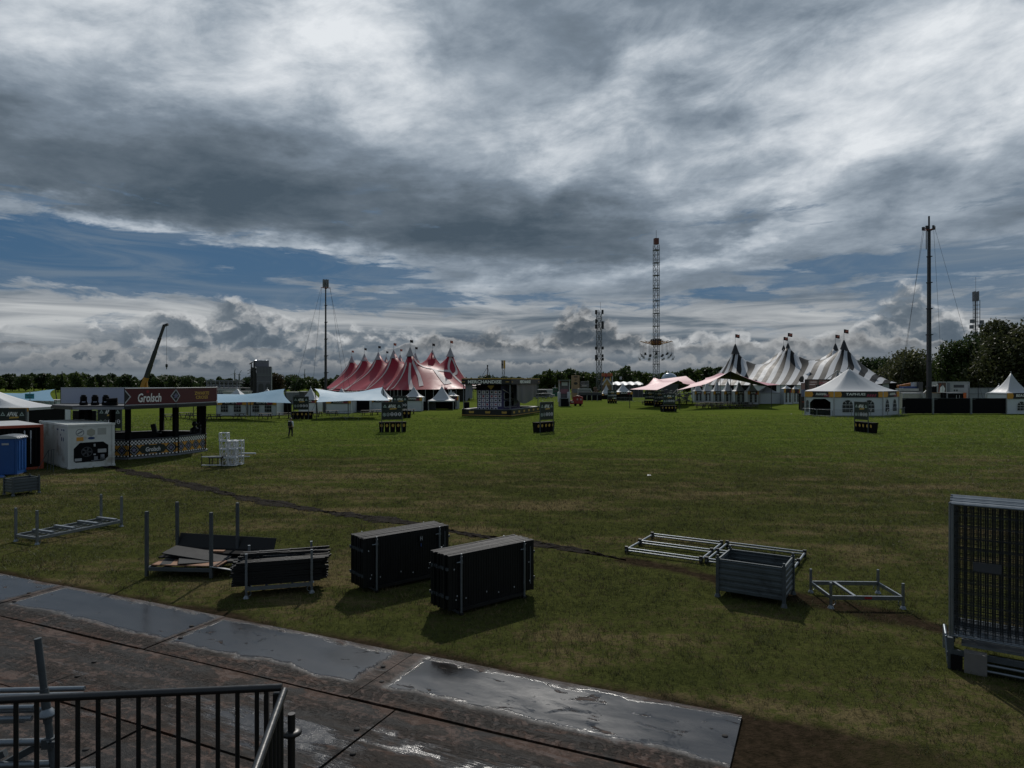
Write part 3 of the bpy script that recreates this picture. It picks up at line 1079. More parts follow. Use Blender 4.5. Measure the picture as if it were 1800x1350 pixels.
for k, (z, yy, xe, lab) in enumerate([
        (2.235, 0.25, 0.20, 'pale scaffold tube lying just above the black handrail, nearer of two'),
        (2.125, 0.62, -0.02, 'scaffold tube lying just above the black handrail, farther of two'),
        (2.185, 0.10, -0.16, 'scaffold tube end sticking out between the first railing bars, topmost of four'),
        (2.135, 0.16, -0.07, 'scaffold tube with the longest end seen between the railing bars'),
        (2.085, 0.10, -0.18, 'scaffold tube second from the bottom of four behind the bars'),
        (2.035, 0.16, -0.29, 'lowest and shortest of four scaffold tube ends behind the bars')]):
    o = MB().tube((-2.5, 0, 0), (0, 0, 0), 0.024, 12).tube((-0.002, 0, 0), (0.001, 0, 0), 0.019, 12).build('scaffold_tube', GALV, None, (-4.25 + xe, 6.2 + yy, z), R(3))
    tag(o, lab, 'tube', 'loose scaffold tubes')


# ------------------------------------------------------------------ two stacks of black fence panels in steel stillages
def panel_mesh():
    mb = MB()
    L, H = 2.48, 1.2
    mb.box((0, 0, H / 2), (L, 0.012, H - 0.03))
    n = 34
    for k in range(n):
        x = -L / 2 + 0.06 + k * (L - 0.12) / (n - 1)
        mb.box((x, -0.008, H / 2), (0.032, 0.018, H - 0.05))
    for x in (-L / 2 + 0.02, L / 2 - 0.02):
        mb.box((x, 0, H / 2), (0.04, 0.036, H - 0.012))
    return mb.mesh('fence_board', PANEL)


def panel_cap_mesh():
    mb = MB()
    for s in (-1, 1):
        mb.box((s * 0.622, 0, 1.2 + 0.008), (1.236, 0.046, 0.018))
    mb.box((0, 0, 1.205), (0.01, 0.03, 0.02))
    return mb.mesh('top_strip', GALV_TOP)


GALV_TOP = M('grey_edge_strip', (0.030, 0.031, 0.034), 0.6, 0.0, 0.5, 12, spec=0.12)
pm_, pc_ = panel_mesh(), panel_cap_mesh()


def panel_stack(c, rz, n, rack_label, panel_label, group, loose):
    t = thing('panel_rack', rack_label, 'rack', (*c, 0), rz, 'steel racks holding black fence panels')
    for y in (-0.36, 0.36):
        MB().beam((-0.95, y, 0.11), (0.95, y, 0.11), 0.06, 0.07).build('base_beam', BLACK, t)
    for x in (-0.92, 0.92):
        MB().beam((x, -0.34, 0.05), (x, 0.34, 0.05), 0.06, 0.06).build('cross_bar', GALV_DARK, t)
    for x in (-0.92, 0.92):
        for y in (-0.395, 0.395):
            p = MB().tube((x, y, 0.0), (x, y, 1.30), 0.026, 10).tube((x, y, 1.30), (x, y, 1.36), 0.018, 8).tube((x, y, 1.14), (x, y, 1.21), 0.035, 10).build('post', GALV, t)
            MB().tube((x - 0.13, y - 0.01, 1.18), (x, y - 0.01, 1.18), 0.014, 8).build('pin', GALV, p)
            MB().box((x, y, 0.03), (0.08, 0.08, 0.05)).build('foot', BLACK, p)
    for k in range(n):
        f = k / (n - 1) - 0.5
        th = thing('site_barrier', panel_label, 'barrier', (0, 0, 0), 0, group)
        y = f * 0.66
        sx = random.uniform(-0.03, 0.03) + (loose if k in (n - 1, n - 2) else 0)
        ca, sa = math.cos(rz), math.sin(rz)
        th.location = (c[0] + sx * ca - y * sa, c[1] + sx * sa + y * ca, 0.125 + random.uniform(0, 0.012))
        th.rotation_euler = (random.uniform(-0.004, 0.004), random.uniform(-0.006, 0.006), rz + random.uniform(-0.006, 0.006))
        for nm, me in (('board', pm_), ('top_strip', pc_)):
            o = bpy.data.objects.new(nm, me)
            COL.objects.link(o)
            o.parent = th
        if k == 0:
            mb = MB()
            for fx, fz in ((-1.05, 0.22), (-1.02, 0.30), (-0.78, 0.21), (-0.2, 0.24), (0.15, 0.16), (0.62, 0.19), (-1.1, 0.9), (1.08, 0.7), (1.1, 0.25)):
                mb.box((fx, -0.024, fz), (0.022, 0.012, 0.03))
            mb.build('fasteners', LGREY, th)
            MB().box((1.13, -0.02, 0.62), (0.012, 0.012, 0.9)).build('gap_light_strip', MGREY, th)  # grey strip painted for the slit of light in the gap
        for sx_ in (-1.262, 1.262):
            mb = MB()
            for z in (0.30, 0.92):
                mb.box((sx_, 0, z), (0.045, 0.02, 0.06))
            mb.build('hook', GALV_DARK, th)


ra = R(39.4)
ua, va = Vector((math.cos(ra), math.sin(ra))), Vector((-math.sin(ra), math.cos(ra)))
cA = Vector((-1.42, 14.98)) + ua * 1.25 + va * 0.33
cB = Vector((-3.62, 16.62)) + ua * 1.25 + va * 0.33
panel_stack(cA, ra, 12, 'steel rack under the nearer, right-hand stack of black fence panels', 'black ribbed fence panel standing in the nearer of the two stacks', 'black fence panels in the nearer stack', 0.0)
panel_stack(cB, ra, 12, 'steel rack under the farther, left-hand stack of black fence panels', 'black ribbed fence panel standing in the farther of the two stacks', 'black fence panels in the farther stack', -0.03)
# strap marks on the farther stack
o = MB()
bx = cB + ua * 0.35 - va * 0.385
tg = thing('rack_tag', 'small white letter tag hanging on the front of the farther panel stack', 'tag', (bx.x, bx.y, 1.0), ra)
lettering('H', 0.10, GREYWH, tg, (0, -0.02, 0.14), (1, 0, 0), width=0.06)
MB().box((0, -0.01, -0.03), (0.03, 0.012, 0.08)).build('blue_strip', BLUED, tg)
MB().box((0, -0.005, 0.14), (0.09, 0.012, 0.16)).build('plate', BLACK, tg)


# ------------------------------------------------------------------ open post pallets
def post_pallet(loc, rz, L, W, H, base_z, bars, label, name='post_pallet', foot=True, post=0.065, m=GALV_DARK, bend=0.0):
    t = thing(name, label, 'post pallet', (*loc, 0), rz, 'steel post pallets on the turf')
    for y in (-W / 2, W / 2):
        MB().beam((-L / 2 + post / 2, y, base_z), (L / 2 - post / 2, y, base_z), post * 0.75, 0.09).build('side_beam', m, t)
    for x in (-L / 2, L / 2):
        MB().beam((x, -W / 2 + post / 2, base_z), (x, W / 2 - post / 2, base_z), post * 0.7, 0.08).build('end_beam', m, t)
    for k, f in enumerate(bars):
        MB().beam((f * L, -W / 2, base_z + 0.02), (f * L, W / 2, base_z + 0.02), 0.06, 0.05).build('cross_bar', m, t)
    for x in (-L / 2, L / 2):
        for y in (-W / 2, W / 2):
            lean = Vector((random.uniform(-1, 1), random.uniform(-1, 1), 0)) * bend
            p = MB().beam((x, y, 0.02), Vector((x, y, H)) + lean, post).build('post', m, t)
            if foot:
                MB().lathe([(0.035, 0.07), (0.06, 0.03), (0.075, 0.0)], 10, (x, y, 0)).build('foot', m, p)
                mb = MB()
                sx = -1 if x > 0 else 1
                a = [(x + sx * (0.06 + 0.05 * math.sin(q)), y, base_z - 0.05 - 0.06 * (1 - math.cos(q)) / 1.0) for q in np.linspace(0, math.pi, 6)]
                mb.path(a, 0.009, 6)
                mb.build('lashing_ring', m, p)
    return t


# long pallet at the left
la = 66.4
t = post_pallet((-14.98, 23.2), R(la), 2.9, 1.08, 1.08, 0.19, (), 'long galvanised pallet with four short posts standing empty at the far left', m=GALV)
for f in (-0.32, -0.08, 0.2, 0.44):
    MB().box((f * 2.9, 0, 0.27), (0.11, 0.98, 0.07)).build('cross_bar', GALV, t)
for y in (-0.2, 0.05, 0.28):
    MB().beam((-1.43, y, 0.17), (1.43, y, 0.17), 0.035).build('long_bar', GALV, t)

# tall-post pallet loaded with boards
c0 = (-8.72, 18.7)
post_pallet(c0, R(-5), 1.78, 1.42, 1.74, 0.22, (-0.25, 0.25), 'pallet with four tall posts carrying loose black boards and plywood', foot=False, post=0.075, bend=0.015)


def board(name, size, loc, rot, m, label, hole=None):
    mb = MB()
    L, W, T = size
    mb.box((0, 0, 0), (L, W, T))
    o = mb.build(name, m, None)
    o.location = loc
    o.rotation_euler = rot
    tag(o, label, 'board', 'boards on the tall-post pallet')
    bv = o.modifiers.new('b', 'BEVEL')
    bv.width = 0.004
    return o


bx, by = c0
board('plywood_board', (1.85, 0.52, 0.03), (bx + 0.08, by - 0.42, 0.315), (R(1), R(0), R(-5)), PLY, 'stained bare plywood sheet at the front of the board pallet')
board('black_board', (2.3, 0.75, 0.025), (bx + 0.42, by + 0.0, 0.29), (R(1), R(2), R(14)), CHAR, 'black board lying lowest under the loose boards')
board('black_board', (2.0, 0.6, 0.025), (bx + 0.72, by - 0.05, 0.325), (R(2), R(3), R(24)), CHAR, 'black board poking out towards the tube pallet at the right')
board('black_board', (1.9, 0.6, 0.03), (bx - 0.02, by + 0.25, 0.36), (R(3), R(0), R(-4)), BLACKM, 'black plank in the middle of the heap with its left end split')
board('grey_board', (1.78, 0.62, 0.03), (bx + 0.10, by + 0.06, 0.43), (R(6), R(6), R(-9)), CHAR, 'slanted grey board lying on top of the heap')
board('black_board', (2.85, 0.62, 0.03), (bx + 0.60, by + 0.66, 0.50), (R(64), R(2.0), R(-5)), PANEL, 'longest black board leaning at the back of the board pallet')
board('timber_offcut', (0.36, 0.14, 0.05), (bx + 0.55, by + 0.28, 0.455), (0, 0, R(-4)), PLY, 'short brown timber offcut lying between the black boards')
board('white_edged_board', (0.62, 0.36, 0.02), (bx + 1.02, by - 0.58, 0.22), (R(-10), R(16), R(22)), LGREY, 'small pale board slipping off the right end of the pallet')
board('black_board', (2.5, 0.42, 0.03), (bx + 0.35, by + 0.38, 0.44), (R(4), R(1), R(-4)), BLACKM, 'narrow black plank just in front of the leaning board')

# pallet full of black square poles
c1 = Vector((-5.76, 16.95))
ra2 = R(17)
t = post_pallet(c1, ra2, 1.5, 0.9, 1.06, 0.22, (-0.2, 0.2), 'low galvanised pallet filled with black square poles', m=GALV, post=0.055)
u2, v2 = Vector((math.cos(ra2), math.sin(ra2))), Vector((-math.sin(ra2), math.cos(ra2)))
pole = MB()
pole.box((0, 0, 0), (2.05, 0.05, 0.05))
for x in (-0.62, 0.1, 0.66):
    pole.box((x, 0, 0), (0.05, 0.062, 0.062))
pmesh = pole.mesh('square_pole', PANEL)
for r in range(10):
    for k in range(12):
        o = bpy.data.objects.new('square_pole', pmesh)
        COL.objects.link(o)
        p = c1 + u2 * random.uniform(-0.10, 0.14) + v2 * ((k - 5.5) * 0.066 + random.uniform(-0.006, 0.006))
        if r == 9:
            p += u2 * 0.12
        o.location = (p.x, p.y, 0.295 + r * 0.057 + random.uniform(-0.004, 0.004))
        o.rotation_euler = (0, random.uniform(-0.012, 0.012), ra2 + random.uniform(-0.03, 0.03))
        tag(o, 'black square pole stacked on the low pallet', 'pole', 'black poles stacked on the low pallet')
for k in range(5):
    o = bpy.data.objects.new('square_pole', pmesh)
    COL.objects.link(o)
    p = c1 + u2 * random.uniform(0.1, 0.2) + v2 * random.uniform(0.05, 0.3)
    o.location = (p.x, p.y, 0.885 + k * 0.012)
    o.rotation_euler = (0, random.uniform(-0.03, 0.03), ra2 + random.uniform(-0.16, 0.16))
    tag(o, 'black pole lying crooked on top of the pole heap', 'pole', 'black poles lying crooked on the heap')


# ------------------------------------------------------------------ pipe frames lying on the grass
def pipe_frame(loc, rz, L, W, label, n=3):
    t = thing('pipe_grid', label, 'frame', (*loc, 0), rz, 'galvanised pipe frames lying on the turf')
    for k in range(n):
        y = -W / 2 + W * k / (n - 1)
        for z in (0.075, 0.15):
            MB().tube((-L / 2, y, z), (L / 2, y, z), 0.024, 10).build('rail', GALV, t)
    for x in (-L / 2, L / 2):
        for z in (0.11,):
            MB().tube((x, -W / 2 - 0.06, z), (x, W / 2 + 0.06, z), 0.033, 10).build('end_tube', GALV, t)
        mb = MB()
        for k in range(n):
            y = -W / 2 + W * k / (n - 1)
            mb.box((x, y, 0.11), (0.09, 0.08, 0.19))
        mb.build('coupler', BLACK, t)


fa = math.atan2(-1.14, 1.87)
pipe_frame((5.0, 20.96), fa, 2.25, 2.25, 'left pipe frame with three double rails lying on the turf')
pipe_frame((7.08, 19.75), fa, 2.25, 2.3, 'right pipe frame lying half behind the steel crate')


# ------------------------------------------------------------------ corrugated steel crates
def steel_crate(loc, rz, L, W, H, label, legs=0.14):
    t = thing('steel_crate', label, 'crate', (*loc, 0), rz, 'corrugated steel crates')

    def wall(name, a, b):
        a, b = Vector(a), Vector(b)
        mb = MB()
        d = (b - a)
        nrm = Vector((d.y, -d.x, 0)).normalized()
        prof = []
        z = legs
        while z < H * 0.86:
            for dz_, off in ((0.0, 0.0), (0.018, 0.022), (0.085, 0.022), (0.103, 0.0), (0.135, 0.0)):
                prof.append((z + dz_, off))
            z += 0.14
        prof = [(zz_, o_) for zz_, o_ in prof if zz_ <= H * 0.86] + [(H * 0.86 + 0.03, 0.0)]
        for sgn in (0, 1):
            vs = []
            for zz_, off in prof:
                for q in (a, b):
                    p = q + nrm * (off - 0.004 * sgn)
                    vs.append((p.x, p.y, zz_))
            mb.add(vs, [((2 * i, 2 * i + 1, 2 * i + 3, 2 * i + 2) if sgn == 0 else (2 * i, 2 * i + 2, 2 * i + 3, 2 * i + 1)) for i in range(len(prof) - 1)])
        mb.beam((a.x, a.y, H * 0.86 + 0.035), (b.x, b.y, H * 0.86 + 0.035), 0.034, 0.03)
        mb.build(name, SHEET, t)
    x, y = L / 2 - 0.03, W / 2 - 0.03
    wall('front_wall', (-x, -y, 0), (x, -y, 0))
    wall('side_wall', (x, -y, 0), (x, y, 0))
    wall('back_wall', (x, y, 0), (-x, y, 0))
    wall('side_wall', (-x, y, 0), (-x, -y, 0))
    MB().box((0, 0, legs + 0.03), (L - 0.08, W - 0.08, 0.02)).build('floor_sheet', SHEET, t)
    for sx in (-1, 1):
        for sy in (-1, 1):
            p = MB().box((sx * (L / 2 - 0.02), sy * (W / 2 - 0.02), H * 0.47 + 0.02), (0.075, 0.075, H * 0.94 - 0.04))
            p.box((sx * (L / 2 - 0.02), sy * (W / 2 - 0.02), H * 0.97), (0.05, 0.05, 0.07)).build('corner_post', GALV_DARK, t)
            MB().lathe([(0.045, 0.09), (0.07, 0.03), (0.08, 0.0)], 10, (sx * (L / 2 - 0.02), sy * (W / 2 - 0.02), 0)).build('foot', GALV_DARK, t)


steel_crate((5.90, 16.54), math.atan2(-0.82, 1.32), 1.55, 1.18, 1.0, 'grey corrugated steel crate standing open in front of the pipe frames')
steel_crate((-22.52, 31.36), R(60), 1.1, 0.85, 0.82, 'grey corrugated steel crate at the left edge below the blue toilet cabin')

# small open post pallet at the right
t = post_pallet((8.12, 16.15), R(-2), 1.62, 1.14, 0.58, 0.24, (-0.16,), 'small open post pallet standing empty to the right of the steel crate', m=GALV, post=0.05)
MB().box((0.02, -0.57 - 0.024, 0.245), (0.16, 0.006, 0.05)).build('red_mark', REDP, t)


# ------------------------------------------------------------------ rack of mesh fence panels at the right edge
rz = math.atan2(-0.56, 0.83)
ur, vr = Vector((math.cos(rz), math.sin(rz))), Vector((math.sin(rz), -math.cos(rz)))
o0 = Vector((8.60, 13.35))
FL, FH, FZ = 3.4, 2.40, 0.55
me_frame = MB()
for x in (0.02, FL - 0.02):
    me_frame.tube((x, 0, -0.22), (x, 0, FH), 0.021, 8)
me_frame.tube((0, 0, FH), (FL, 0, FH), 0.021, 8)
me_frame.tube((0, 0, 0.02), (FL, 0, 0.02), 0.016, 8)
me_frame = me_frame.mesh('frame', GALV)
wires = MB()
for k in range(1, 31):
    x = FL * k / 31
    wires.tube((x, 0, 0.02), (x, 0, FH), 0.0038, 4, cap=False)
for k in range(1, 12):
    z = FH * k / 12
    wires.tube((0, 0.004, z), (FL, 0.004, z), 0.0034, 4, cap=False)
wires = wires.mesh('wire_mesh', M('dull_wire', (0.035, 0.04, 0.045), 0.6, 0.3))
NP = 21
for k in range(NP):
    y = 1.15 * k / (NP - 1)
    p = o0 + vr * y + ur * (random.uniform(-0.03, 0.03) + (0.05 if 6 < k < 9 else 0.0))
    th = thing('mesh_barrier', 'galvanised mesh fence panel standing in the rack at the right edge', 'barrier', (p.x, p.y, FZ + random.uniform(-0.01, 0.02)), rz + random.uniform(-0.006, 0.006), 'mesh fence panels in the rack')
    for nm, me in (('frame', me_frame), ('wire_mesh', wires)):
        o = bpy.data.objects.new(nm, me)
        COL.objects.link(o)
        o.parent = th
t = thing('fence_rack', 'steel transport rack with a concrete block under the mesh fence panels', 'rack', (o0.x, o0.y, 0), rz)
for y in (0.03, -1.20):
    MB().beam((-0.02, y, 0.30), (3.5, y, 0.30), 0.06, 0.10).build('long_beam', GALV_DARK, t)
    for z in (0.08, 0.19):
        MB().tube((0.55, y - 0.03, z), (3.5, y - 0.03, z), 0.026, 8).build('low_rail', GALV, t)
for x in (-0.02, 1.7, 3.4):
    MB().beam((x, 0.03, 0.24), (x, -1.2, 0.24), 0.06, 0.08).build('cross_bar', GALV_DARK, t)
MB().box((1.72, -0.58, 0.42), (3.1, 0.95, 0.05)).build('tray', GALV, t)
MB().box((0.38, -1.20, 0.18), (0.34, 0.2, 0.36)).build('block', STONE, t)
MB().box((0.10, -1.20, 0.14), (0.18, 0.16, 0.26)).build('rubber_foot', BLACKM, t)
for s in (0.03, -1.2):
    for x in (0.0, 3.4):
        MB().box((x, s, 0.28), (0.08, 0.08, 0.56)).build('leg', GALV_DARK, t)
mb = MB().tube((-0.10, -0.75, 0.62), (-0.10, -0.75, 0.20), 0.03, 8).tube((-0.08, -1.0, 0.55), (-0.02, -1.15, 0.05), 0.03, 8).tube((-0.10, -0.75, 0.62), (-0.06, -1.05, 0.5), 0.03, 8)
mb.build('end_bracket', GALV, t)
for k, (x, y, z, lab) in enumerate([(0.55, -1.168, 1.88, 'dark name plate on the front mesh panel, left of two'), (1.3, -1.10, 2.0, 'dark name plate hanging deeper among the mesh panels, right of two')]):
    p = o0 + ur * x + vr * (-y)
    tag(MB().box((0, 0, 0), (0.42, 0.012, 0.16)).build('name_plate', DGREY, None, (p.x, p.y, z), rz), lab, 'plate', 'dark name plates on the fence panels')

# ------------------------------------------------------------------ toilet cabin and containers at the left
p = xz(24, 838, 37.3)
t = thing('toilet_cabin', 'blue portable toilet cabin with a white ribbed roof at the left edge', 'toilet cabin', (-27.85, 37.9, 0), R(14))
mb = MB().box((0, 0, 1.03), (1.12, 1.12, 1.98))
for s in (-1, 1):
    for k in range(3):
        mb.box((s * 0.57, -0.35 + k * 0.35, 1.1), (0.03, 0.16, 1.6))
for k in range(2):
    mb.box((0, -0.565, 0.6 + 0.72 * k), (0.78, 0.02, 0.6))
mb.build('body', BLUEP, t)
MB().box((0, -0.575, 1.0), (0.84, 0.03, 1.84)).build('door', BLUEP, t)
MB().box((0.0, -0.60, 1.72), (0.34, 0.012, 0.10)).build('door_label', LGREY, t)
mb = MB()
n = 12
prof = [(math.cos(math.pi * i / n) * 0.62, 2.02 + math.sin(math.pi * i / n) * 0.17) for i in range(n + 1)]
vs = [(x, y, z) for y in (-0.62, 0.62) for x, z in prof]
mb.add(vs, [(i, i + 1, n + 2 + i, n + 1 + i) for i in range(n)], True)
mb.add(vs, [tuple(range(n + 1)), tuple(range(2 * n + 1, n, -1))])
for k in range(5):
    y = -0.5 + k * 0.25
    for i in range(n):
        a, b = prof[i], prof[i + 1]
        mb.beam((a[0], y, a[1] + 0.01), (b[0], y, b[1] + 0.01), 0.05, 0.03)
mb.build('roof', WHITE, t)
MB().box((0, 0, 0.02), (1.2, 1.2, 0.06)).build('skid', BLACK, t)
tag(MB().lathe([(0.0, 0.14), (0.28, 0.12), (0.36, 0.05), (0.38, 0.0)], 12).build('blue_tub', BLUEP, None, (-27.6, 36.6, 0)), 'low blue plastic tub on the grass by the toilet cabin', 'tub')

FD = Vector((0.675, 0.738))               # front edge direction of the white container, left to right
t = thing('reefer_container', 'white refrigerated container with its black cooling unit facing the field', 'container', (-25.95, 39.9, 0), math.atan2(FD.y, FD.x))
W_, L_, H_ = 2.46, 6.06, 2.62
mb = MB()
mb.box((W_ / 2, 0.09 + L_ / 2, H_ / 2 + 0.05), (W_ - 0.10, L_ - 0.1, H_ - 0.14))
for k in range(26):
    y = 0.35 + k * 0.22
    for x in (0.04, W_ - 0.04):
        mb.box((x, y, H_ / 2), (0.03, 0.10, H_ - 0.34))
    mb.box((W_ / 2, y, H_ - 0.015), (W_ - 0.2, 0.1, 0.012))
mb.build('body', REEFER, t)
mb = MB()
for x in (0.06, W_ - 0.06):
    for y in (0.06, L_ - 0.06):
        mb.box((x, y, H_ / 2), (0.14, 0.14, H_))
        for z in (0.07, H_ - 0.06):
            mb.box((x, y, z), (0.19, 0.19, 0.13))
for z in (0.07, H_ - 0.07):
    for y in (0.06, L_ - 0.06):
        mb.box((W_ / 2, y, z), (W_ - 0.26, 0.12, 0.13))
    for x in (0.06, W_ - 0.06):
        mb.box((x, L_ / 2, z), (0.11, L_ - 0.26, 0.12))
mb.build('frame', REEFER, t)
f = MB()
f.box((W_ / 2, 0.05, H_ / 2), (W_ - 0.28, 0.04, H_ - 0.28))
for k in range(11):
    f.box((0.30 + k * 0.186, 0.02, H_ - 0.24), (0.03, 0.03, 0.04))
    f.box((0.30 + k * 0.186, 0.02, 0.22), (0.03, 0.03, 0.04))
for k in range(12):
    f.box((0.22, 0.02, 0.3 + k * 0.17), (0.03, 0.03, 0.04))
    f.box((W_ - 0.22, 0.02, 0.3 + k * 0.17), (0.03, 0.03, 0.04))
f.build('front_bulkhead', REEFER, t)
u_ = MB()
oct_ = [(0.30, 0.45), (0.30, 1.18), (0.62, 1.52), (1.84, 1.52), (2.12, 1.30), (2.12, 0.60), (1.86, 0.36), (0.40, 0.36)]
u_.plate([(x, z) for x, z in reversed(oct_)][::-1], (0, 0.012, 0), (1, 0, 0), (0, 0, 1), 0.02)
cu = u_.build('cooling_unit', BLACKM, t)
mb = MB()
ring_plate(mb, ngon(20, 0.30), 0.86, (0.98, 0.004, 0.96), (1, 0, 0), (0, 0, 1), 0.01)
for k in range(5):
    a = k * 1.2566
    mb.plate([(0.03, -0.04), (0.25, -0.06), (0.25, 0.05), (0.03, 0.04)], (0.98, 0.006, 0.96), (math.cos(a), 0, math.sin(a)), (-math.sin(a), 0, math.cos(a)), 0.008)
mb.build('fan', DGREY, cu)
MB().box((1.78, 0.0, 0.98), (0.46, 0.03, 0.22)).build('control_box', LGREY, cu)
MB().box((0.52, 0.0, 0.52), (0.36, 0.05, 0.16)).build('battery_box', LGREY, cu)
mb = MB().lathe([(0.0, 0.16), (0.11, 0.15), (0.12, -0.15), (0.0, -0.16)], 12, (1.80, 0.0, 0.60)).box((1.45, 0.0, 0.55), (0.2, 0.05, 0.22)).tube((1.2, 0, 0.42), (2.0, 0, 0.42), 0.02, 6)
mb.build('compressor', MGREY, cu)
MB().box((1.38, 0.0, 1.33), (0.10, 0.02, 0.16)).box((1.38, 0.0, 0.78), (0.12, 0.02, 0.08)).build('unit_label', LGREY, cu)
mb = MB()
ring_plate(mb, ngon(18, 0.22), 0.84, (0.62, 0.022, 2.12), (1, 0, 0), (0, 0, 1), 0.008)
mb.plate([(-0.15, -0.02), (0.15, -0.05), (0.15, 0.02), (-0.15, 0.05)], (0.62, 0.022, 2.12), (0.8, 0, 0.6), (-0.6, 0, 0.8), 0.008)
mb.build('round_port', MGREY, t)
MB().plate(ngon(6, 0.25, 0.52), (1.20, 0.024, 2.10), (1, 0, 0), (0, 0, 1), 0.01).build('access_cover', M('cream_patch', (0.36, 0.36, 0.30), 0.6), t)
MB().plate(ngon(4, 0.33, 0.785, 0.85), (1.78, 0.024, 2.14), (1, 0, 0), (0, 0, 1), 0.01).build('access_cover', M('grey_patch', (0.38, 0.39, 0.37), 0.6), t)
MB().box((0.62, 0.024, 1.74), (0.36, 0.012, 0.22)).build('warning_label', YELLOW, t)
MB().plate(ngon(12, 0.19, 0, 0.42), (1.22, 0.024, 1.76), (1, 0, 0), (0, 0, 1), 0.01).build('maker_badge', BLUED, t)
mb = MB()
for (y, z, a, b) in ((0.95, 2.25, 0.26, 0.09), (1.35, 2.25, 0.13, 0.09), (1.55, 1.95, 0.1, 0.1), (1.0, 1.7, 0.10, 0.22), (1.35, 1.7, 0.10, 0.22), (2.2, 2.25, 0.3, 0.09)):
    mb.box((0.018, y, z), (0.012, a, b))
mb.build('marking', BLUED, t)
# pipe stand in front of its side
t = thing('pipe_stand', 'thin dark pipe hurdle standing against the side of the white container', 'hurdle', (*g(88, 828), 0), R(-42))
mb = MB()
for x in (-0.55, 0.1, 0.62):
    mb.tube((x, 0, 0), (x * 0.9, 0.05, 1.22 + 0.1 * x), 0.017, 6)
mb.build('upright', GALV_DARK, t)
MB().tube((-0.5, 0.05, 1.16), (0.58, 0.05, 1.28), 0.016, 6).build('rail', GALV_DARK, t)
MB().tube((-0.6, -0.5, 0.02), (-0.5, 0.05, 1.16), 0.016, 6).build('stay', GALV_DARK, t)

t = thing('open_container', 'dark container with rust-red corner posts left of the white container', 'container', (-27.72, 40.35, 0), math.atan2(-0.738, -0.675))
# local x runs towards the camera-left along its end, y runs back
mb = MB().box((1.22, -3.0, 1.32), (2.36, 5.9, 2.42))
for k in range(12):
    mb.box((0.16 + k * 0.19, 0.0, 1.3), (0.09, 0.06, 2.2))
mb.build('body', BLACKM, t)
mb = MB()
for x in (0.06, 2.38):
    for y in (-0.03, -5.95):
        mb.box((x, y, 1.3), (0.16, 0.16, 2.6))
for z in (0.07, 2.53):
    for y in (-0.03, -5.95):
        mb.box((1.22, y, z), (2.2, 0.12, 0.14))
mb.build('frame', ORANGE, t)
MB().box((1.22, -3.0, 2.575), (2.40, 5.8, 0.08)).build('roof', LGREY, t)
for x in (0.62, 0.92):
    MB().tube((x, 0.06, 0.35), (x, 0.06, 2.3), 0.022, 6).box((x, 0.07, 2.05), (0.07, 0.03, 0.45)).build('locking_bar', LGREY, t)

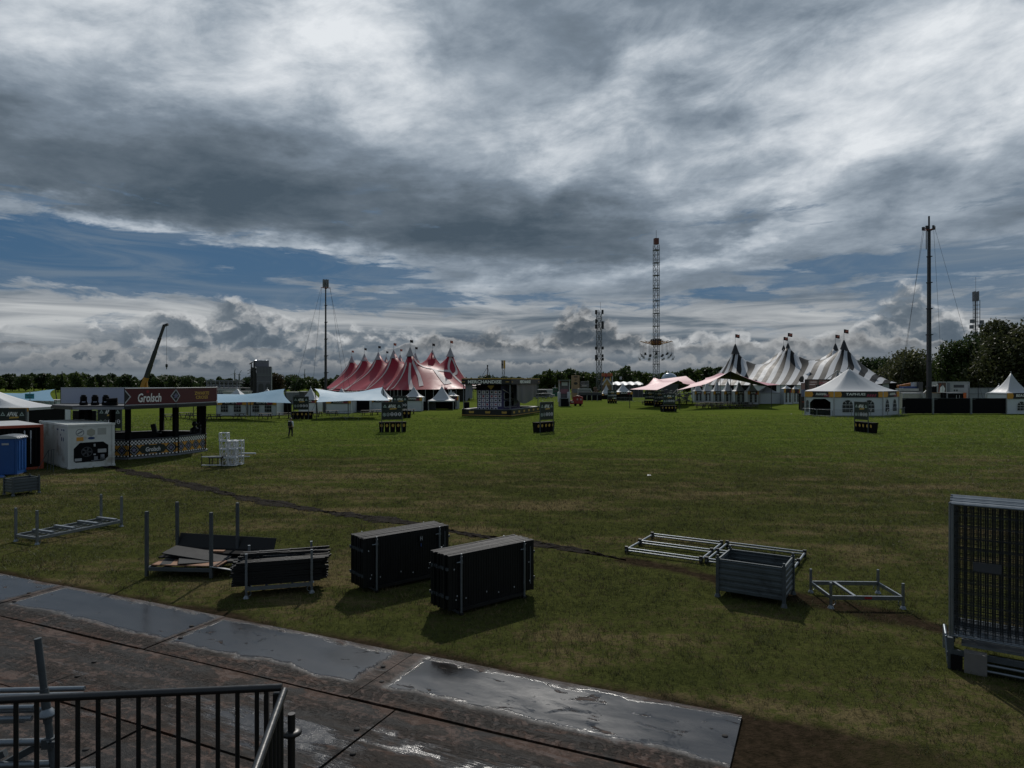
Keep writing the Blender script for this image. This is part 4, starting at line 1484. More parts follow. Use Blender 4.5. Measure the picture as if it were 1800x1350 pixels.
# ------------------------------------------------------------------ octagonal drinks bar with a banner canopy
cor = [(-25.3, 44.9), (-23.35, 47.55), (-22.6, 50.4), (-24.2, 53.2), (-27.6, 53.9), (-30.3, 51.6), (-30.4, 48.0), (-28.2, 45.2)]
t = thing('drinks_bar', 'black octagonal drinks bar with a dark red banner canopy and chequered counter', 'bar', (0, 0, 0))
bx0, by0 = -26.5, 49.3
t.location = (bx0, by0, 0)
cor = [(x - bx0, y - by0) for x, y in cor]
GREENB = M('bottle_green_board', (0.012, 0.022, 0.014), 0.5)
for i in range(8):
    a, b = Vector(cor[i]), Vector(cor[(i + 1) % 8])
    d = (b - a)
    L = d.length
    u = d.normalized()
    nrm = Vector((u.y, -u.x))
    m = (a + b) / 2
    pn_ = MB()
    pn_.beam((a.x, a.y, 0.68), (b.x, b.y, 0.68), 0.06, 1.12)
    panel = pn_.build('counter_front', BLACK, t)
    MB().beam((a.x - nrm.x * 0.22, a.y - nrm.y * 0.22, 1.265), (b.x - nrm.x * 0.22, b.y - nrm.y * 0.22, 1.265), 0.62, 0.045).build('counter_top', DGREY, t)
    MB().beam((a.x + nrm.x * 0.05, a.y + nrm.y * 0.05, 0.07), (b.x + nrm.x * 0.05, b.y + nrm.y * 0.05, 0.07), 0.16, 0.12).build('plinth', MGREY, t)
    if i in (0, 1, 7):
        o3 = Vector((a.x, a.y, 0)) + Vector((nrm.x, nrm.y, 0)) * 0.036
        U3 = Vector((u.x, u.y, 0))
        Z3 = Vector((0, 0, 1))
        ck = MB()
        nq = int(L / 0.11)
        sq = L / nq
        for k in range(nq):
            for r in range(3):
                if (k + r) % 2 == 0:
                    ck.plate([(0, 0), (sq, 0), (sq, 0.10), (0, 0.10)], o3 + U3 * k * sq + Z3 * (0.925 + r * 0.101), U3, Z3, 0.004)
            if k % 2 == 0:
                ck.plate([(0, 0), (sq, 0), (sq, 0.085), (0, 0.085)], o3 + U3 * k * sq + Z3 * 0.175, U3, Z3, 0.004)
        ck.build('chequer_strip', LETTER, panel)
        yl = MB()
        nd = max(3, int(round(L / 0.82)))
        pitch = L / nd
        mid0, mid1 = L / 2 - 0.95, L / 2 + 0.95
        dm, stv = MB(), MB()
        for k in range(nd):
            cx = (k + 0.5) * pitch
            if i == 0 and mid0 - 0.1 < cx < mid1 + 0.1:
                continue
            ring_plate(dm, [(0.30, 0), (0, 0.31), (-0.30, 0), (0, -0.31)], 0.86, o3 + U3 * cx + Z3 * 0.59, U3, Z3, 0.004)
            star(stv, o3 + U3 * cx + Z3 * 0.59, U3, Z3, 0.17, 0.005)
        for k in range(nd + 1):
            cx = k * pitch
            for s in (1, -1):
                l_, r_ = max(0.01, cx - 0.28), min(L - 0.01, cx + 0.28)
                yl.plate([(l_, s * 0.32), (cx, s * 0.04), (r_, s * 0.32)][::s], o3 + Z3 * 0.59, U3, Z3, 0.003)
        yl.build('ochre_triangles', YELLOW, panel)
        if dm.v:
            dm.build('diamond_frames', GREYWH, panel)
            stv.build('stars', STARV, panel)
        if i == 0:
            MB().plate([(-0.95, 0), (-0.72, -0.27), (0.72, -0.27), (0.95, 0), (0.72, 0.27), (-0.72, 0.27)], o3 + U3 * L / 2 + Z3 * 0.59 + Vector((nrm.x, nrm.y, 0)) * 0.004, U3, Z3, 0.006).build('name_board', GREENB, panel)
            lettering('Grolsch', 0.30, LETTER, panel, o3 + U3 * L / 2 + Z3 * 0.58 + Vector((nrm.x, nrm.y, 0)) * 0.006, U3, name='lettering', width=0.98, depth=0.006, shear=0.15, bold=0.02)
# posts
for i in range(8):
    c = Vector(cor[i]) * 0.965
    MB().box((c.x, c.y, 1.8), (0.30, 0.30, 3.6), math.atan2(c.y, c.x)).build('post', BLACKM, t)
# canopy deck and fascia (a little wider than the counter)
dk = [Vector(c) * 1.0 for c in cor]
out = [Vector((x - bx0, y - by0)) for x, y in ((-27.4, 42.6), (-24.4, 43.0), (-22.7, 46.1), (-21.75, 50.2), (-23.6, 54.6), (-28.0, 55.4), (-31.6, 52.6), (-31.2, 47.2), (-30.0, 44.5))]
MB().prism([(p.x, p.y) for p in out], 3.50, 3.62).build('canopy_deck', DGREY, t)
for p, q in zip(out, out[1:] + out[:1]):
    MB().beam((p.x, p.y, 3.46), (q.x, q.y, 3.46), 0.12, 0.16).build('edge_beam', MGREY if p is out[0] else BLACK, t)


def fascia(a, b, m, name='canopy_banner', z0=3.66, z1=4.68):
    L = (b - a).length
    o = MB().beam((a.x, a.y, (z0 + z1) / 2), (b.x, b.y, (z0 + z1) / 2), 0.03, z1 - z0).build(name, m, t)
    for z in (z0 - 0.02, z1 + 0.02):
        MB().tube((a.x, a.y, z), (b.x, b.y, z), 0.03, 6).build('banner_rail', GREYWH, t)
    for p in (a, b):
        MB().tube((p.x, p.y, 3.5), (p.x, p.y, z1 + 0.05), 0.03, 6).build('banner_pole', BLACK, t)
    return o


for i, (pa, pb2) in enumerate(((out[1], out[2]), (out[2], out[3]))):
    bo = fascia(pa, pb2, MAROON)
    u = (pb2 - pa).normalized()
    nrm = Vector((u.y, -u.x, 0))
    U3, Z3 = Vector((u.x, u.y, 0)), Vector((0, 0, 1))
    L = (pb2 - pa).length
    o3 = Vector((pa.x, pa.y, 4.17)) + nrm * 0.018
    dm, st_ = MB(), MB()
    for x in ((0.0, L) if i == 0 else (0.0,)):
        lo, hi = (0, 0.40) if x == 0.0 else (-0.40, 0)
        tri = [(0, -0.46), (0.40, 0), (0, 0.46)] if x == 0.0 else [(0, 0.46), (-0.40, 0), (0, -0.46)]
        dm.plate(tri, o3 + U3 * (x + (0.01 if x == 0 else -0.01)), U3, Z3, 0.004)
        trs = [(0, -0.36), (0.31, 0), (0, 0.36)] if x == 0.0 else [(0, 0.36), (-0.31, 0), (0, -0.36)]
        st_.plate(trs, o3 + nrm * 0.003 + U3 * (x + (0.01 if x == 0 else -0.01)), U3, Z3, 0.004)
    dm.build('diamond_border', GREYWH, bo)
    st_.build('diamond_field', BLACK, bo)
    s2 = MB()
    star(s2, o3 + nrm * 0.006 + U3 * (L - 0.02 if i == 0 else 0.02), U3, Z3, 0.22, 0.003)
    s2.build('star', STARV, bo)
    if i == 0:
        lettering('Grolsch', 0.58, LETTER, bo, o3 + U3 * L * 0.47 - Z3 * 0.08, U3, width=1.62, depth=0.008, shear=0.15, bold=0.02)
        MB().plate(ngon(10, 0.10), o3 + U3 * L * 0.43 + Z3 * 0.31 + nrm * 0.002, U3, Z3, 0.004).build('red_emblem', REDP, bo)
    else:
        lettering('ZWARTE', 0.24, GOLD, bo, o3 + U3 * L * 0.62 + Z3 * 0.14, U3, width=1.55, depth=0.008, bold=0.03)
        lettering('CROSS', 0.24, GOLD, bo, o3 + U3 * L * 0.62 - Z3 * 0.15, U3, width=1.30, depth=0.008, bold=0.03)
fascia(out[3], out[4], MAROON)
fascia(out[7], Vector((-23.5 - bx0, 47.4 - by0)), GREYBAN, 'plain_banner')
a_ = Vector((-26.2 - bx0, 47.15 - by0))
MB().tube((a_.x, a_.y, 3.6), (a_.x, a_.y, 4.7), 0.035, 6).build('banner_pole', BLACK, t)
# counter-top gear seen as silhouettes
for (px, py, yy, kind, lab) in ((276, 768, 50.2, 'tap', 'dark beer tap leaning on the back counter of the bar'),
                                (342, 764, 51.6, 'bust', 'round dark beer tap head by the right post of the bar'),
                                (351, 764, 51.4, 'bust2', 'smaller dark tap column beside the right post of the bar')):
    x = (px - 900) / 1200 * yy
    q = thing('beer_tap', lab, 'beer tap', (x, yy, 1.288))
    if kind == 'tap':
        MB().box((0, 0, 0.06), (0.6, 0.3, 0.12)).build('base', BLACK, q)
        MB().beam((-0.15, 0, 0.1), (-0.3, 0, 0.72), 0.34, 0.14).build('column', BLACK, q)
    else:
        k = 1.0 if kind == 'bust' else 0.72
        MB().lathe([(0.34 * k, 0), (0.32 * k, 0.28 * k), (0.12 * k, 0.42 * k), (0.12 * k, 0.5 * k)], 10).build('base', BLACK, q)
        MB().lathe([(0.02, 0.46 * k), (0.17 * k, 0.52 * k), (0.2 * k, 0.66 * k), (0.14 * k, 0.8 * k), (0.0, 0.84 * k)], 12).build('column', BLACK, q)
        MB().beam((0.2 * k, 0, 0.55 * k), (0.34 * k, 0, 0.75 * k), 0.07 * k).build('handle', BLACK, q)
# lamps standing on the canopy deck
for k, (px, lab) in enumerate(((147, 'black stage light on the bar canopy, left of three'), (167, 'black stage light on the bar canopy, middle of three'), (186, 'black stage light on the bar canopy, right of three'))):
    yy = 43.6
    q = thing('stage_light', lab, 'stage light', ((px - 900) / 1200 * yy, yy, 3.62), 0, 'stage lights on the bar canopy')
    MB().box((0, 0, 0.10), (0.36, 0.30, 0.18)).build('base', BLACKM, q)
    MB().box((-0.17, 0, 0.36), (0.04, 0.12, 0.4)).box((0.17, 0, 0.36), (0.04, 0.12, 0.4)).build('yoke', BLACKM, q)
    MB().lathe([(0.0, 0.24), (0.14, 0.26), (0.155, 0.5), (0.14, 0.66), (0.0, 0.68)], 12).build('head', BLACKM, q)
q = thing('stage_light', 'squat black stage light lying right of the other three', 'stage light', ((197 - 900) / 1200 * 43.4, 43.4, 3.62), R(20), 'stage lights on the bar canopy')
MB().box((0, 0, 0.12), (0.62, 0.36, 0.22)).build('base', BLACKM, q)
MB().tube((-0.3, 0, 0.32), (0.3, 0, 0.36), 0.13, 10).build('head', BLACKM, q)


# ------------------------------------------------------------------ white truss cubes and frames
def truss_cube_mesh(s=0.5):
    mb = MB()
    h = s / 2 - 0.025
    pts = [(x, y, z) for x in (-h, h) for y in (-h, h) for z in (-h, h)]
    for i, a in enumerate(pts):
        for b in pts[i + 1:]:
            df = [abs(a[k] - b[k]) > 0.01 for k in range(3)]
            if sum(df) == 1:
                mb.tube(a, b, 0.030, 6)
    for k in range(3):
        for s_ in (-h, h):
            c = [(-h, -h), (h, h)]
            a, b = list(c[0]), list(c[1])
            a.insert(k, s_)
            b.insert(k, s_)
            mb.tube(a, b, 0.019, 5)
    return mb.mesh('truss_cube', TRUSS)


tcm = truss_cube_mesh()
tb = g(399, 820)
spots = [(0, 0, 0), (1, 0, 0), (0, 0, 1), (1, 0, 1), (0, 0, 2), (1, 0, 2), (-0.12, 0, 3)]
words = ['lower left', 'lower right', 'second row left', 'second row right', 'third row left', 'third row right', 'topmost, single']
for (ix, iy, iz), w_ in zip(spots, words):
    for dep in ((0, 1) if iz < 3 else (0,)):
        o = bpy.data.objects.new('truss_cube', tcm)
        COL.objects.link(o)
        jx = random.uniform(-0.02, 0.02)
        o.location = (tb[0] - 0.25 + ix * 0.52 + jx + dep * 0.12, tb[1] + 0.3 + dep * 0.53, 0.25 + iz * 0.505 + 0.02)
        o.rotation_euler = (0, 0, R(random.uniform(-3, 3) + 4))
        tag(o, f'white truss cube in the stack beside the bar, {w_} at the {"back" if dep else "front"}', 'truss cube', 'white truss cubes stacked on the turf')
t = thing('low_frame', 'white and black low frame lying left of the truss cubes', 'frame', (*g(371, 821), 0), R(2))
for z in (0.12, 0.62):
    MB().beam((-0.55, 0, z), (0.6, 0, z), 0.06).build('rail', TRUSS, t)
for x in (-0.55, -0.1, 0.4):
    MB().beam((x, 0, 0), (x, 0, 0.8 if x < -0.5 else 0.62), 0.04).build('upright', BLACK, t)
MB().box((0.15, 0.5, 0.55), (0.9, 0.5, 0.1)).build('tray', BLACK, t)
for y in (0.3, 0.7):
    MB().beam((-0.2, y, 0), (-0.2, y, 0.55), 0.04).beam((0.5, y, 0), (0.5, y, 0.55), 0.04).build('leg', BLACK, t)
for k, (x0, x1, z, y, lab) in enumerate(((0.0, 1.05, 0.72, 0.4, 'thicker white pole sticking out right of the truss cubes'), (0.0, 0.75, 0.55, 0.2, 'white pole below the thicker one right of the truss cubes'), (0.0, 0.4, 0.16, 0.05, 'short white pole end near the ground right of the truss cubes'))):
    o = MB().tube((x0, 0, 0), (x1, 0, 0), 0.05 if k == 0 else 0.035, 8).build('white_pole', TRUSS, None, (tb[0] + 0.45, tb[1] + 0.3 + y, z), R(-2))
    tag(o, lab, 'pole')

# ------------------------------------------------------------------ man walking across the field
t = thing('person', 'man in a pale shirt, dark backpack, black trousers and hat walking across the field', 'person', (*g(511, 768), 0), R(170))


def skin_body(name, verts, edges, m, parent, sub=2):
    me = bpy.data.meshes.new(name)
    me.from_pydata([v[:3] for v in verts], edges, [])
    o = bpy.data.objects.new(name, me)
    COL.objects.link(o)
    sk = o.modifiers.new('s', 'SKIN')
    sl = me.skin_vertices[0].data if me.skin_vertices else None
    if sl is None:
        me.skin_vertices.new()
        sl = me.skin_vertices[0].data
    for i, v in enumerate(verts):
        sl[i].radius = (v[3], v[4] if len(v) > 4 else v[3])
    sl[0].use_root = True
    ss_ = o.modifiers.new('u', 'SUBSURF')
    ss_.levels = ss_.render_levels = sub
    dg = bpy.context.evaluated_depsgraph_get()
    me2 = bpy.data.meshes.new_from_object(o.evaluated_get(dg))
    bpy.data.objects.remove(o)
    me2.name = name
    me2.materials.clear()
    me2.materials.append(m)
    for p_ in me2.polygons:
        p_.use_smooth = True
    o = bpy.data.objects.new(name, me2)
    COL.objects.link(o)
    o.parent = parent
    return o


# body: pelvis root, legs mid-stride, torso, arms, neck, head
bv = [(0, 0, 0.95, 0.13, 0.10), (0, 0, 1.15, 0.13, 0.10), (0, 0.01, 1.36, 0.17, 0.11), (0, 0, 1.47, 0.06), (0, -0.01, 1.55, 0.06), (0, -0.02, 1.64, 0.095, 0.105), (0, -0.01, 1.72, 0.075),
      (-0.19, 0, 1.40, 0.058), (-0.25, 0.06, 1.13, 0.045), (-0.27, 0.0, 0.90, 0.035), (-0.27, -0.03, 0.82, 0.03),
      (0.19, 0, 1.40, 0.058), (0.26, -0.02, 1.13, 0.045), (0.29, -0.12, 0.93, 0.035), (0.29, -0.16, 0.86, 0.03),
      (-0.09, -0.01, 0.86, 0.095), (-0.10, -0.09, 0.49, 0.065), (-0.10, -0.05, 0.10, 0.045), (-0.10, -0.17, 0.04, 0.04),
      (0.09, 0.01, 0.86, 0.095), (0.10, 0.05, 0.49, 0.065), (0.10, 0.19, 0.12, 0.045), (0.11, 0.09, 0.04, 0.04)]
be = [(0, 1), (1, 2), (2, 3), (3, 4), (4, 5), (5, 6), (2, 7), (7, 8), (8, 9), (9, 10), (2, 11), (11, 12), (12, 13), (13, 14), (0, 15), (15, 16), (16, 17), (17, 18), (0, 19), (19, 20), (20, 21), (21, 22)]
skin_body('body', bv, be, FLESH, t)
sv = [(0, 0, 0.93, 0.15, 0.12), (0, 0, 1.15, 0.15, 0.12), (0, 0.01, 1.37, 0.185, 0.13), (0, 0, 1.45, 0.08),
      (-0.19, 0, 1.40, 0.075), (-0.25, 0.06, 1.13, 0.062), (-0.27, 0.01, 0.93, 0.05), (0.19, 0, 1.40, 0.075), (0.26, -0.02, 1.13, 0.062), (0.285, -0.11, 0.95, 0.05)]
skin_body('shirt', sv, [(0, 1), (1, 2), (2, 3), (2, 4), (4, 5), (5, 6), (2, 7), (7, 8), (8, 9)], SHIRT, t)
tv = [(0, 0, 0.93, 0.155, 0.125), (-0.09, -0.01, 0.84, 0.115), (-0.10, -0.09, 0.49, 0.082), (-0.10, -0.05, 0.11, 0.065), (-0.10, -0.15, 0.05, 0.055), (0.09, 0.01, 0.84, 0.115), (0.10, 0.05, 0.49, 0.082), (0.10, 0.19, 0.14, 0.065), (0.11, 0.11, 0.06, 0.055)]
skin_body('trousers', tv, [(0, 1), (1, 2), (2, 3), (3, 4), (0, 5), (5, 6), (6, 7), (7, 8)], TROUS, t)
MB().box((0, 0.19, 1.22), (0.30, 0.17, 0.46)).box((0, 0.29, 1.12), (0.22, 0.06, 0.2)).build('backpack', BLACK, t)
MB().lathe([(0.0, 0.11), (0.075, 0.10), (0.10, 0.02), (0.17, 0.0), (0.10, -0.01)], 14, (0, -0.01, 1.68)).build('hat', HAIR, t)


# ------------------------------------------------------------------ recycling stands: a sign board over a row of wheelie bins
def bin_parts(root):
    mb = MB()
    mb.add([(-0.20, -0.24, 0), (0.20, -0.24, 0), (0.20, 0.22, 0), (-0.20, 0.22, 0), (-0.25, -0.33, 0.97), (0.25, -0.33, 0.97), (0.25, 0.30, 0.97), (-0.25, 0.30, 0.97)],
           [(3, 2, 1, 0), (0, 1, 5, 4), (1, 2, 6, 5), (2, 3, 7, 6), (3, 0, 4, 7), (4, 5, 6, 7)])
    mb.build('body', BLACKM, root)
    MB().box((0, 0, 1.005), (0.56, 0.68, 0.06)).tube((-0.25, 0.36, 1.0), (0.25, 0.36, 1.0), 0.02, 6).build('lid', BLACKM, root)
    MB().plate(ngon(12, 0.13, 0, 1.25), (0, -0.318, 0.68), (1, 0, 0), (0, -0.09, 1), 0.006).build('sticker', GOLD, root)


bin0 = thing('wheelie_bin', 'black wheelie bin', 'bin')
bin_parts(bin0)
sign0 = thing('recycling_sign', 'sign', 'sign')
BW, BZ0, BZ1 = 1.95, 1.28, 3.02
bd = MB().box((0, 0, (BZ0 + BZ1) / 2), (BW, 0.05, BZ1 - BZ0)).build('board', DGREEN, sign0)
for x in (-BW / 2 - 0.03, BW / 2 + 0.03):
    MB().beam((x, 0, 0), (x, 0, BZ1 + 0.04), 0.07).build('post', GALV_DARK, sign0)
MB().beam((-BW / 2, 0, BZ1 + 0.03), (BW / 2, 0, BZ1 + 0.03), 0.05).build('top_rail', GALV_DARK, sign0)
lettering('AFVAL', 0.34, LETTER, bd, (0, -0.027, 2.62), (1, 0, 0), (0.10, 0, 1), width=0.80, depth=0.006, shear=0.25, bold=0.03)
MB().plate([(-0.32, -0.08), (0.36, -0.04), (0.42, 0.08), (-0.26, 0.06)], (0.08, -0.029, 2.36), (1, 0, 0), (0, 0, 1), 0.004).build('brush_stroke', GOLD, bd)
mb = MB()
for x in (-0.70, 0.70):
    ring_plate(mb, ngon(3, 0.20, math.pi / 2), 0.5, (x, -0.028, 2.60), (1, 0, 0), (0, 0, 1), 0.004)
ring_plate(mb, ngon(6, 0.165, math.pi / 2, 1.15), 0.72, (-0.76, -0.028, 1.78), (1, 0, 0), (0, 0, 1), 0.004)
mb.plate(ngon(4, 0.08, 0.3), (-0.76, -0.028, 1.78), (1, 0, 0), (0, 0, 1), 0.004)
mb.build('recycling_print', MINT, bd)
mb = MB()
ring_plate(mb, ngon(6, 0.165, math.pi / 2, 1.15), 0.72, (-0.38, -0.028, 1.80), (1, 0, 0), (0, 0, 1), 0.004)
mb.plate(ngon(3, 0.09, math.pi / 2), (-0.38, -0.028, 1.79), (1, 0, 0), (0, 0, 1), 0.004)
mb.build('hexagon_print', GREYWH, bd)
mb = MB()
for k in range(3):
    x = 0.0 + 0.38 * k
    ring_plate(mb, ngon(6, 0.165, math.pi / 2, 1.2), 0.70, (x, -0.028, 1.82), (1, 0, 0), (0, 0, 1), 0.004)
    mb.plate([(-0.10, -0.07), (0.0, 0.0), (-0.10, 0.07)], (x, -0.028, 1.82), (1, 0, 0), (0, 0, 1), 0.004)
    mb.plate([(0.10, 0.07), (0.0, 0.0), (0.10, -0.07)], (x, -0.028, 1.82), (1, 0, 0), (0, 0, 1), 0.004)
mb.build('hexagon_print', LILAC, bd)

stands = [  # column, row of the base, turn, number of bins, what sets it apart
    (689, 760, 12, 5, 'large recycling sign in the left middle field, in front of the red tent'),
    (961, 760, 46, 5, 'recycling sign turned sideways right of the merchandise stand'),
    (1514, 760, -80, 5, 'recycling sign turned sideways in front of the big white tent at the right'),
    (1176, 724, 6, 5, 'recycling sign in front of the pink stretch tent, nearest of three'),
    (1142, 713, 4, 4, 'recycling sign below the tip of the pink stretch tent, farther left of three'),
    (1159, 715, 4, 4, 'recycling sign half hidden behind the nearest one by the pink tent'),
    (1076, 709, 0, 4, 'recycling sign standing far off beside the dark fence and red trailer'),
    (529, 737, 4, 5, 'recycling sign beside the gap between the two light blue canopies'),
    (703, 735, 0, 5, 'recycling sign half hidden behind the large one in the left middle field'),
    (22, 788, 4, 4, 'recycling sign at the left edge under the white tent roof'),
    (193, 780, -4, 4, 'recycling sign seen through the drinks bar'),
]
for i, (px, py, ang, nb_, lab) in enumerate(stands):
    x, y = g(px, py)
    a = R(ang)
    u, v = Vector((math.cos(a), math.sin(a))), Vector((-math.sin(a), math.cos(a)))
    if i == 0:
        sgn = sign0
        sgn.location, sgn.rotation_euler = (x, y, 0), (0, 0, a)
        sgn['label'], sgn['group'] = lab, 'recycling signs on the field'
    else:
        dup(sign0, (x, y), a, lab, 'recycling signs on the field')
    for k in range(nb_):
        q = Vector((x, y)) + u * ((k - (nb_ - 1) / 2) * 0.55 + 0.08) + v * 0.48
        bl = 'black wheelie bin in the row under the ' + lab.split(',')[0]
        bl = ' '.join(bl.split()[:16])
        if i == 0 and k == 0:
            b_ = bin0
            b_.location, b_.rotation_euler = (q.x, q.y, 0), (0, 0, a)
            b_['label'], b_['group'] = bl, f'bins under the {" ".join(lab.split(",")[0].split()[:9])}'
        else:
            dup(bin0, (q.x, q.y), a + R(random.uniform(-5, 5)), bl, f'bins under the {" ".join(lab.split(",")[0].split()[:9])}')

# ------------------------------------------------------------------ merchandise stand
mz = math.atan2(-0.326, 0.945)
t = thing('merchandise_stand', 'black and gold merchandise stand with a purple price wall in the middle of the field', 'stand', (-0.16, 97.5, 0), mz)
MW, ML = 7.6, 14.2
for (a, b) in (((-MW, 0), (0, 0)), ((0, 0), (0, ML)), ((0, ML), (-MW, ML)), ((-MW, ML), (-MW, 0))):
    a, b = Vector(a), Vector(b)
    u = (b - a).normalized()
    nrm = Vector((u.y, -u.x))
    L = (b - a).length
    c = MB().beam((a.x - nrm.x * 0.3, a.y - nrm.y * 0.3, 0.5), (b.x - nrm.x * 0.3, b.y - nrm.y * 0.3, 0.5), 0.6, 1.0).build('counter', BLACK, t)
    MB().beam((a.x - nrm.x * 0.3, a.y - nrm.y * 0.3, 1.03), (b.x - nrm.x * 0.3, b.y - nrm.y * 0.3, 1.03), 0.7, 0.05).build('counter_top', MGREY, c)
    MB().beam((a.x + nrm.x * 0.02, a.y + nrm.y * 0.02, 0.18), (b.x + nrm.x * 0.02, b.y + nrm.y * 0.02, 0.18), 0.03, 0.09).build('gold_strip', GOLD, c)
    mb = MB()
    nn = 3 if L < 10 else 6
    for k in range(nn):
        f = (k + 0.6) / nn * L
        q = a + u * f + nrm * 0.012
        mb.plate([(-0.42, 0.10), (-0.34, -0.16), (0.34, -0.16), (0.42, 0.10), (0.30, 0.18), (0, 0.12), (-0.30, 0.18)], (q.x, q.y, 0.62), (u.x, u.y, 0), (0, 0, 1), 0.012)
    mb.build('gold_emblem', GOLD, c)
    fz0, fz1 = 4.66, 5.42
    fc = MB().beam((a.x, a.y, (fz0 + fz1) / 2), (b.x, b.y, (fz0 + fz1) / 2), 0.12, fz1 - fz0).build('fascia', BANBLK, t)
    MB().beam((a.x, a.y, fz1 + 0.06), (b.x, b.y, fz1 + 0.06), 0.14, 0.11).build('gold_strip', GOLD, fc)
    q = (a + b) / 2 + nrm * 0.063
    lettering('MERCHANDISE', 0.48 if L < 10 else 0.46, LETTER, fc, (q.x - u.x * (0.2 if L < 10 else 0.6), q.y - u.y * (0.2 if L < 10 else 0.6), 5.02), (u.x, u.y, 0), width=5.2, depth=0.02, bold=0.03)
    mb = MB()
    for f in (0.03, 0.93 if L < 10 else 0.95):
        q = a + u * (f * L) + nrm * 0.065
        mb.plate([(-0.25, -0.05), (0.3, -0.05), (0.3, 0.05), (-0.25, 0.05)], (q.x, q.y, 5.02), (u.x, u.y, 0), (0, 0, 1), 0.01)
    mb.build('gold_dash', GOLD, fc)
MB().box((-MW / 2, ML / 2, 5.2), (MW - 0.15, ML - 0.15, 0.1)).build('roof', BLACKM, t)
bx1, bx2, by1, by2 = -6.0, -2.0, 2.0, 10.2
wl = MB().box(((bx1 + bx2) / 2, (by1 + by2) / 2, 2.3), (bx2 - bx1, by2 - by1, 4.6)).build('price_wall', PURPLE, t)
MB().box(((bx1 + bx2) / 2 - 0.2, by1 - 0.02, 4.2), (3.9, 0.05, 0.75)).build('header_board', BLACKM, wl)
MB().plate([(-0.55, 0.2), (-0.45, 0.3), (0.45, 0.3), (0.55, 0.2), (0, -0.35)], (bx1 + 2.2, by1 - 0.05, 4.2), (1, 0, 0), (0, 0, 1), 0.01).build('gold_emblem', GOLD, wl)
mb, pk, it_ = MB(), MB(), MB()
random.seed(4)
for r in range(5):
    for k in range(6):
        if r == 4 and k == 5:
            continue
        x = bx1 + 0.12 + k * 0.62 + (0.10 if k > 2 else 0)
        z = 3.22 - r * 0.60
        mb.box((x + 0.26, by1 - 0.012, z + 0.25), (0.50, 0.02, 0.50))
        sh = random.choice([[(-0.14, -0.15), (0.14, -0.15), (0.14, 0.05), (0.2, 0.1), (0.08, 0.17), (-0.08, 0.17), (-0.2, 0.1), (-0.14, 0.05)], [(-0.15, -0.08), (0.17, -0.08), (0.1, 0.12), (-0.1, 0.12)], [(-0.06, -0.17), (0.06, -0.17), (0.06, 0.1), (0, 0.17), (-0.06, 0.1)]])
        (it_ if random.random() < 0.75 else pk).plate(sh, (x + 0.26, by1 - 0.026, z + 0.25), (1, 0, 0), (0, 0, 1), 0.004)
mb.build('price_tiles', LILAC, wl)
it_.build('product_print', BLACK, wl)
pk.build('product_print', PINKR, wl)
mb = MB()
for z in (2.95, 1.75):
    for k in range(9):
        mb.box((bx2 + 0.10, by1 + 0.8 + k * 0.62, z), (0.14, random.choice((0.16, 0.3, 0.42)), random.choice((0.5, 0.7, 0.8))))
mb.build('shelf_goods', BLACKM, wl)
mb = MB()
for z in (2.95, 1.75):
    for y in (by1 + 0.7, by1 + 2.2, by1 + 3.9):
        mb.box((bx2 + 0.06, y, z), (0.1, 0.22, 0.9))
    mb.box((bx2 + 0.16, by1 + 3.2, z - 0.5), (0.16, 5.2, 0.05))
mb.build('shelf', GREYWH, wl)
MB().beam((bx2 + 0.03, by1 + 0.1, 3.9), (bx2 + 0.03, by1 + 2.8, 3.3), 0.03, 0.09).build('white_line', LETTER, wl)
TARP = M('grey_tarpaulin', (0.10, 0.105, 0.12), 0.45, 0, 0.2, 0.8, 0.6, bscale=2)
TARPL = M('pale_tarpaulin', (0.22, 0.23, 0.28), 0.5, 0, 0.15, 0.8, 0.5, bscale=2)


def drape(name, m, a, b, z1, depth, n=26, wav=0.12):
    mb = MB()
    a, b = Vector(a), Vector(b)
    u = (b - a).normalized()
    nrm = Vector((u.y, -u.x))
    rows = 8
    for r in range(rows + 1):
        for k in range(n + 1):
            f = k / n
            dd = depth(f) * r / rows
            w_ = wav * (0.3 + r / rows) * math.sin(f * 23 + 2 * math.sin(f * 7)) * 0.6
            p = a + u * (b - a).length * f + nrm * w_
            mb.v.append((p.x, p.y, z1 - dd))
    for r in range(rows):
        for k in range(n):
            q = r * (n + 1) + k
            mb.f.append((q, q + 1, q + n + 2, q + n + 1))
            mb.sm.append(True)
    return mb.build(name, m, t)


drape('tarpaulin', TARP, (-0.25, 3.4), (-0.25, ML - 0.2), 4.66, lambda f: (1.6 + 1.6 * math.sin(f * 2.6 + 0.4)) * (1 - 0.25 * f) + 0.1)
drape('tarpaulin', TARPL, (-1.35, 5.2), (-0.9, 7.2), 4.6, lambda f: 3.3 - 1.0 * f, 12)
drape('tarpaulin', TARPL, (-7.3, 0.6), (-6.1, 0.4), 4.66, lambda f: 2.4 - 0.5 * f + 0.2 * math.sin(f * 9), 12)
for x, y in ((-MW + 0.2, 0.2), (-0.2, 0.2), (-0.2, ML - 0.2), (-MW + 0.2, ML - 0.2)):
    MB().beam((x, y, 1.0), (x, y, 4.7), 0.10).build('post', MGREY, t)
p = g(820, 719)
tag(MB().lathe([(0.5, 0), (0.55, 0.2), (0.55, 1.25), (0.48, 1.3), (0.0, 1.32)], 14).build('waste_barrel', BLACKM, None, (p[0] - 0.0, p[1], 0)), 'black barrel behind the left end of the merchandise stand', 'barrel')

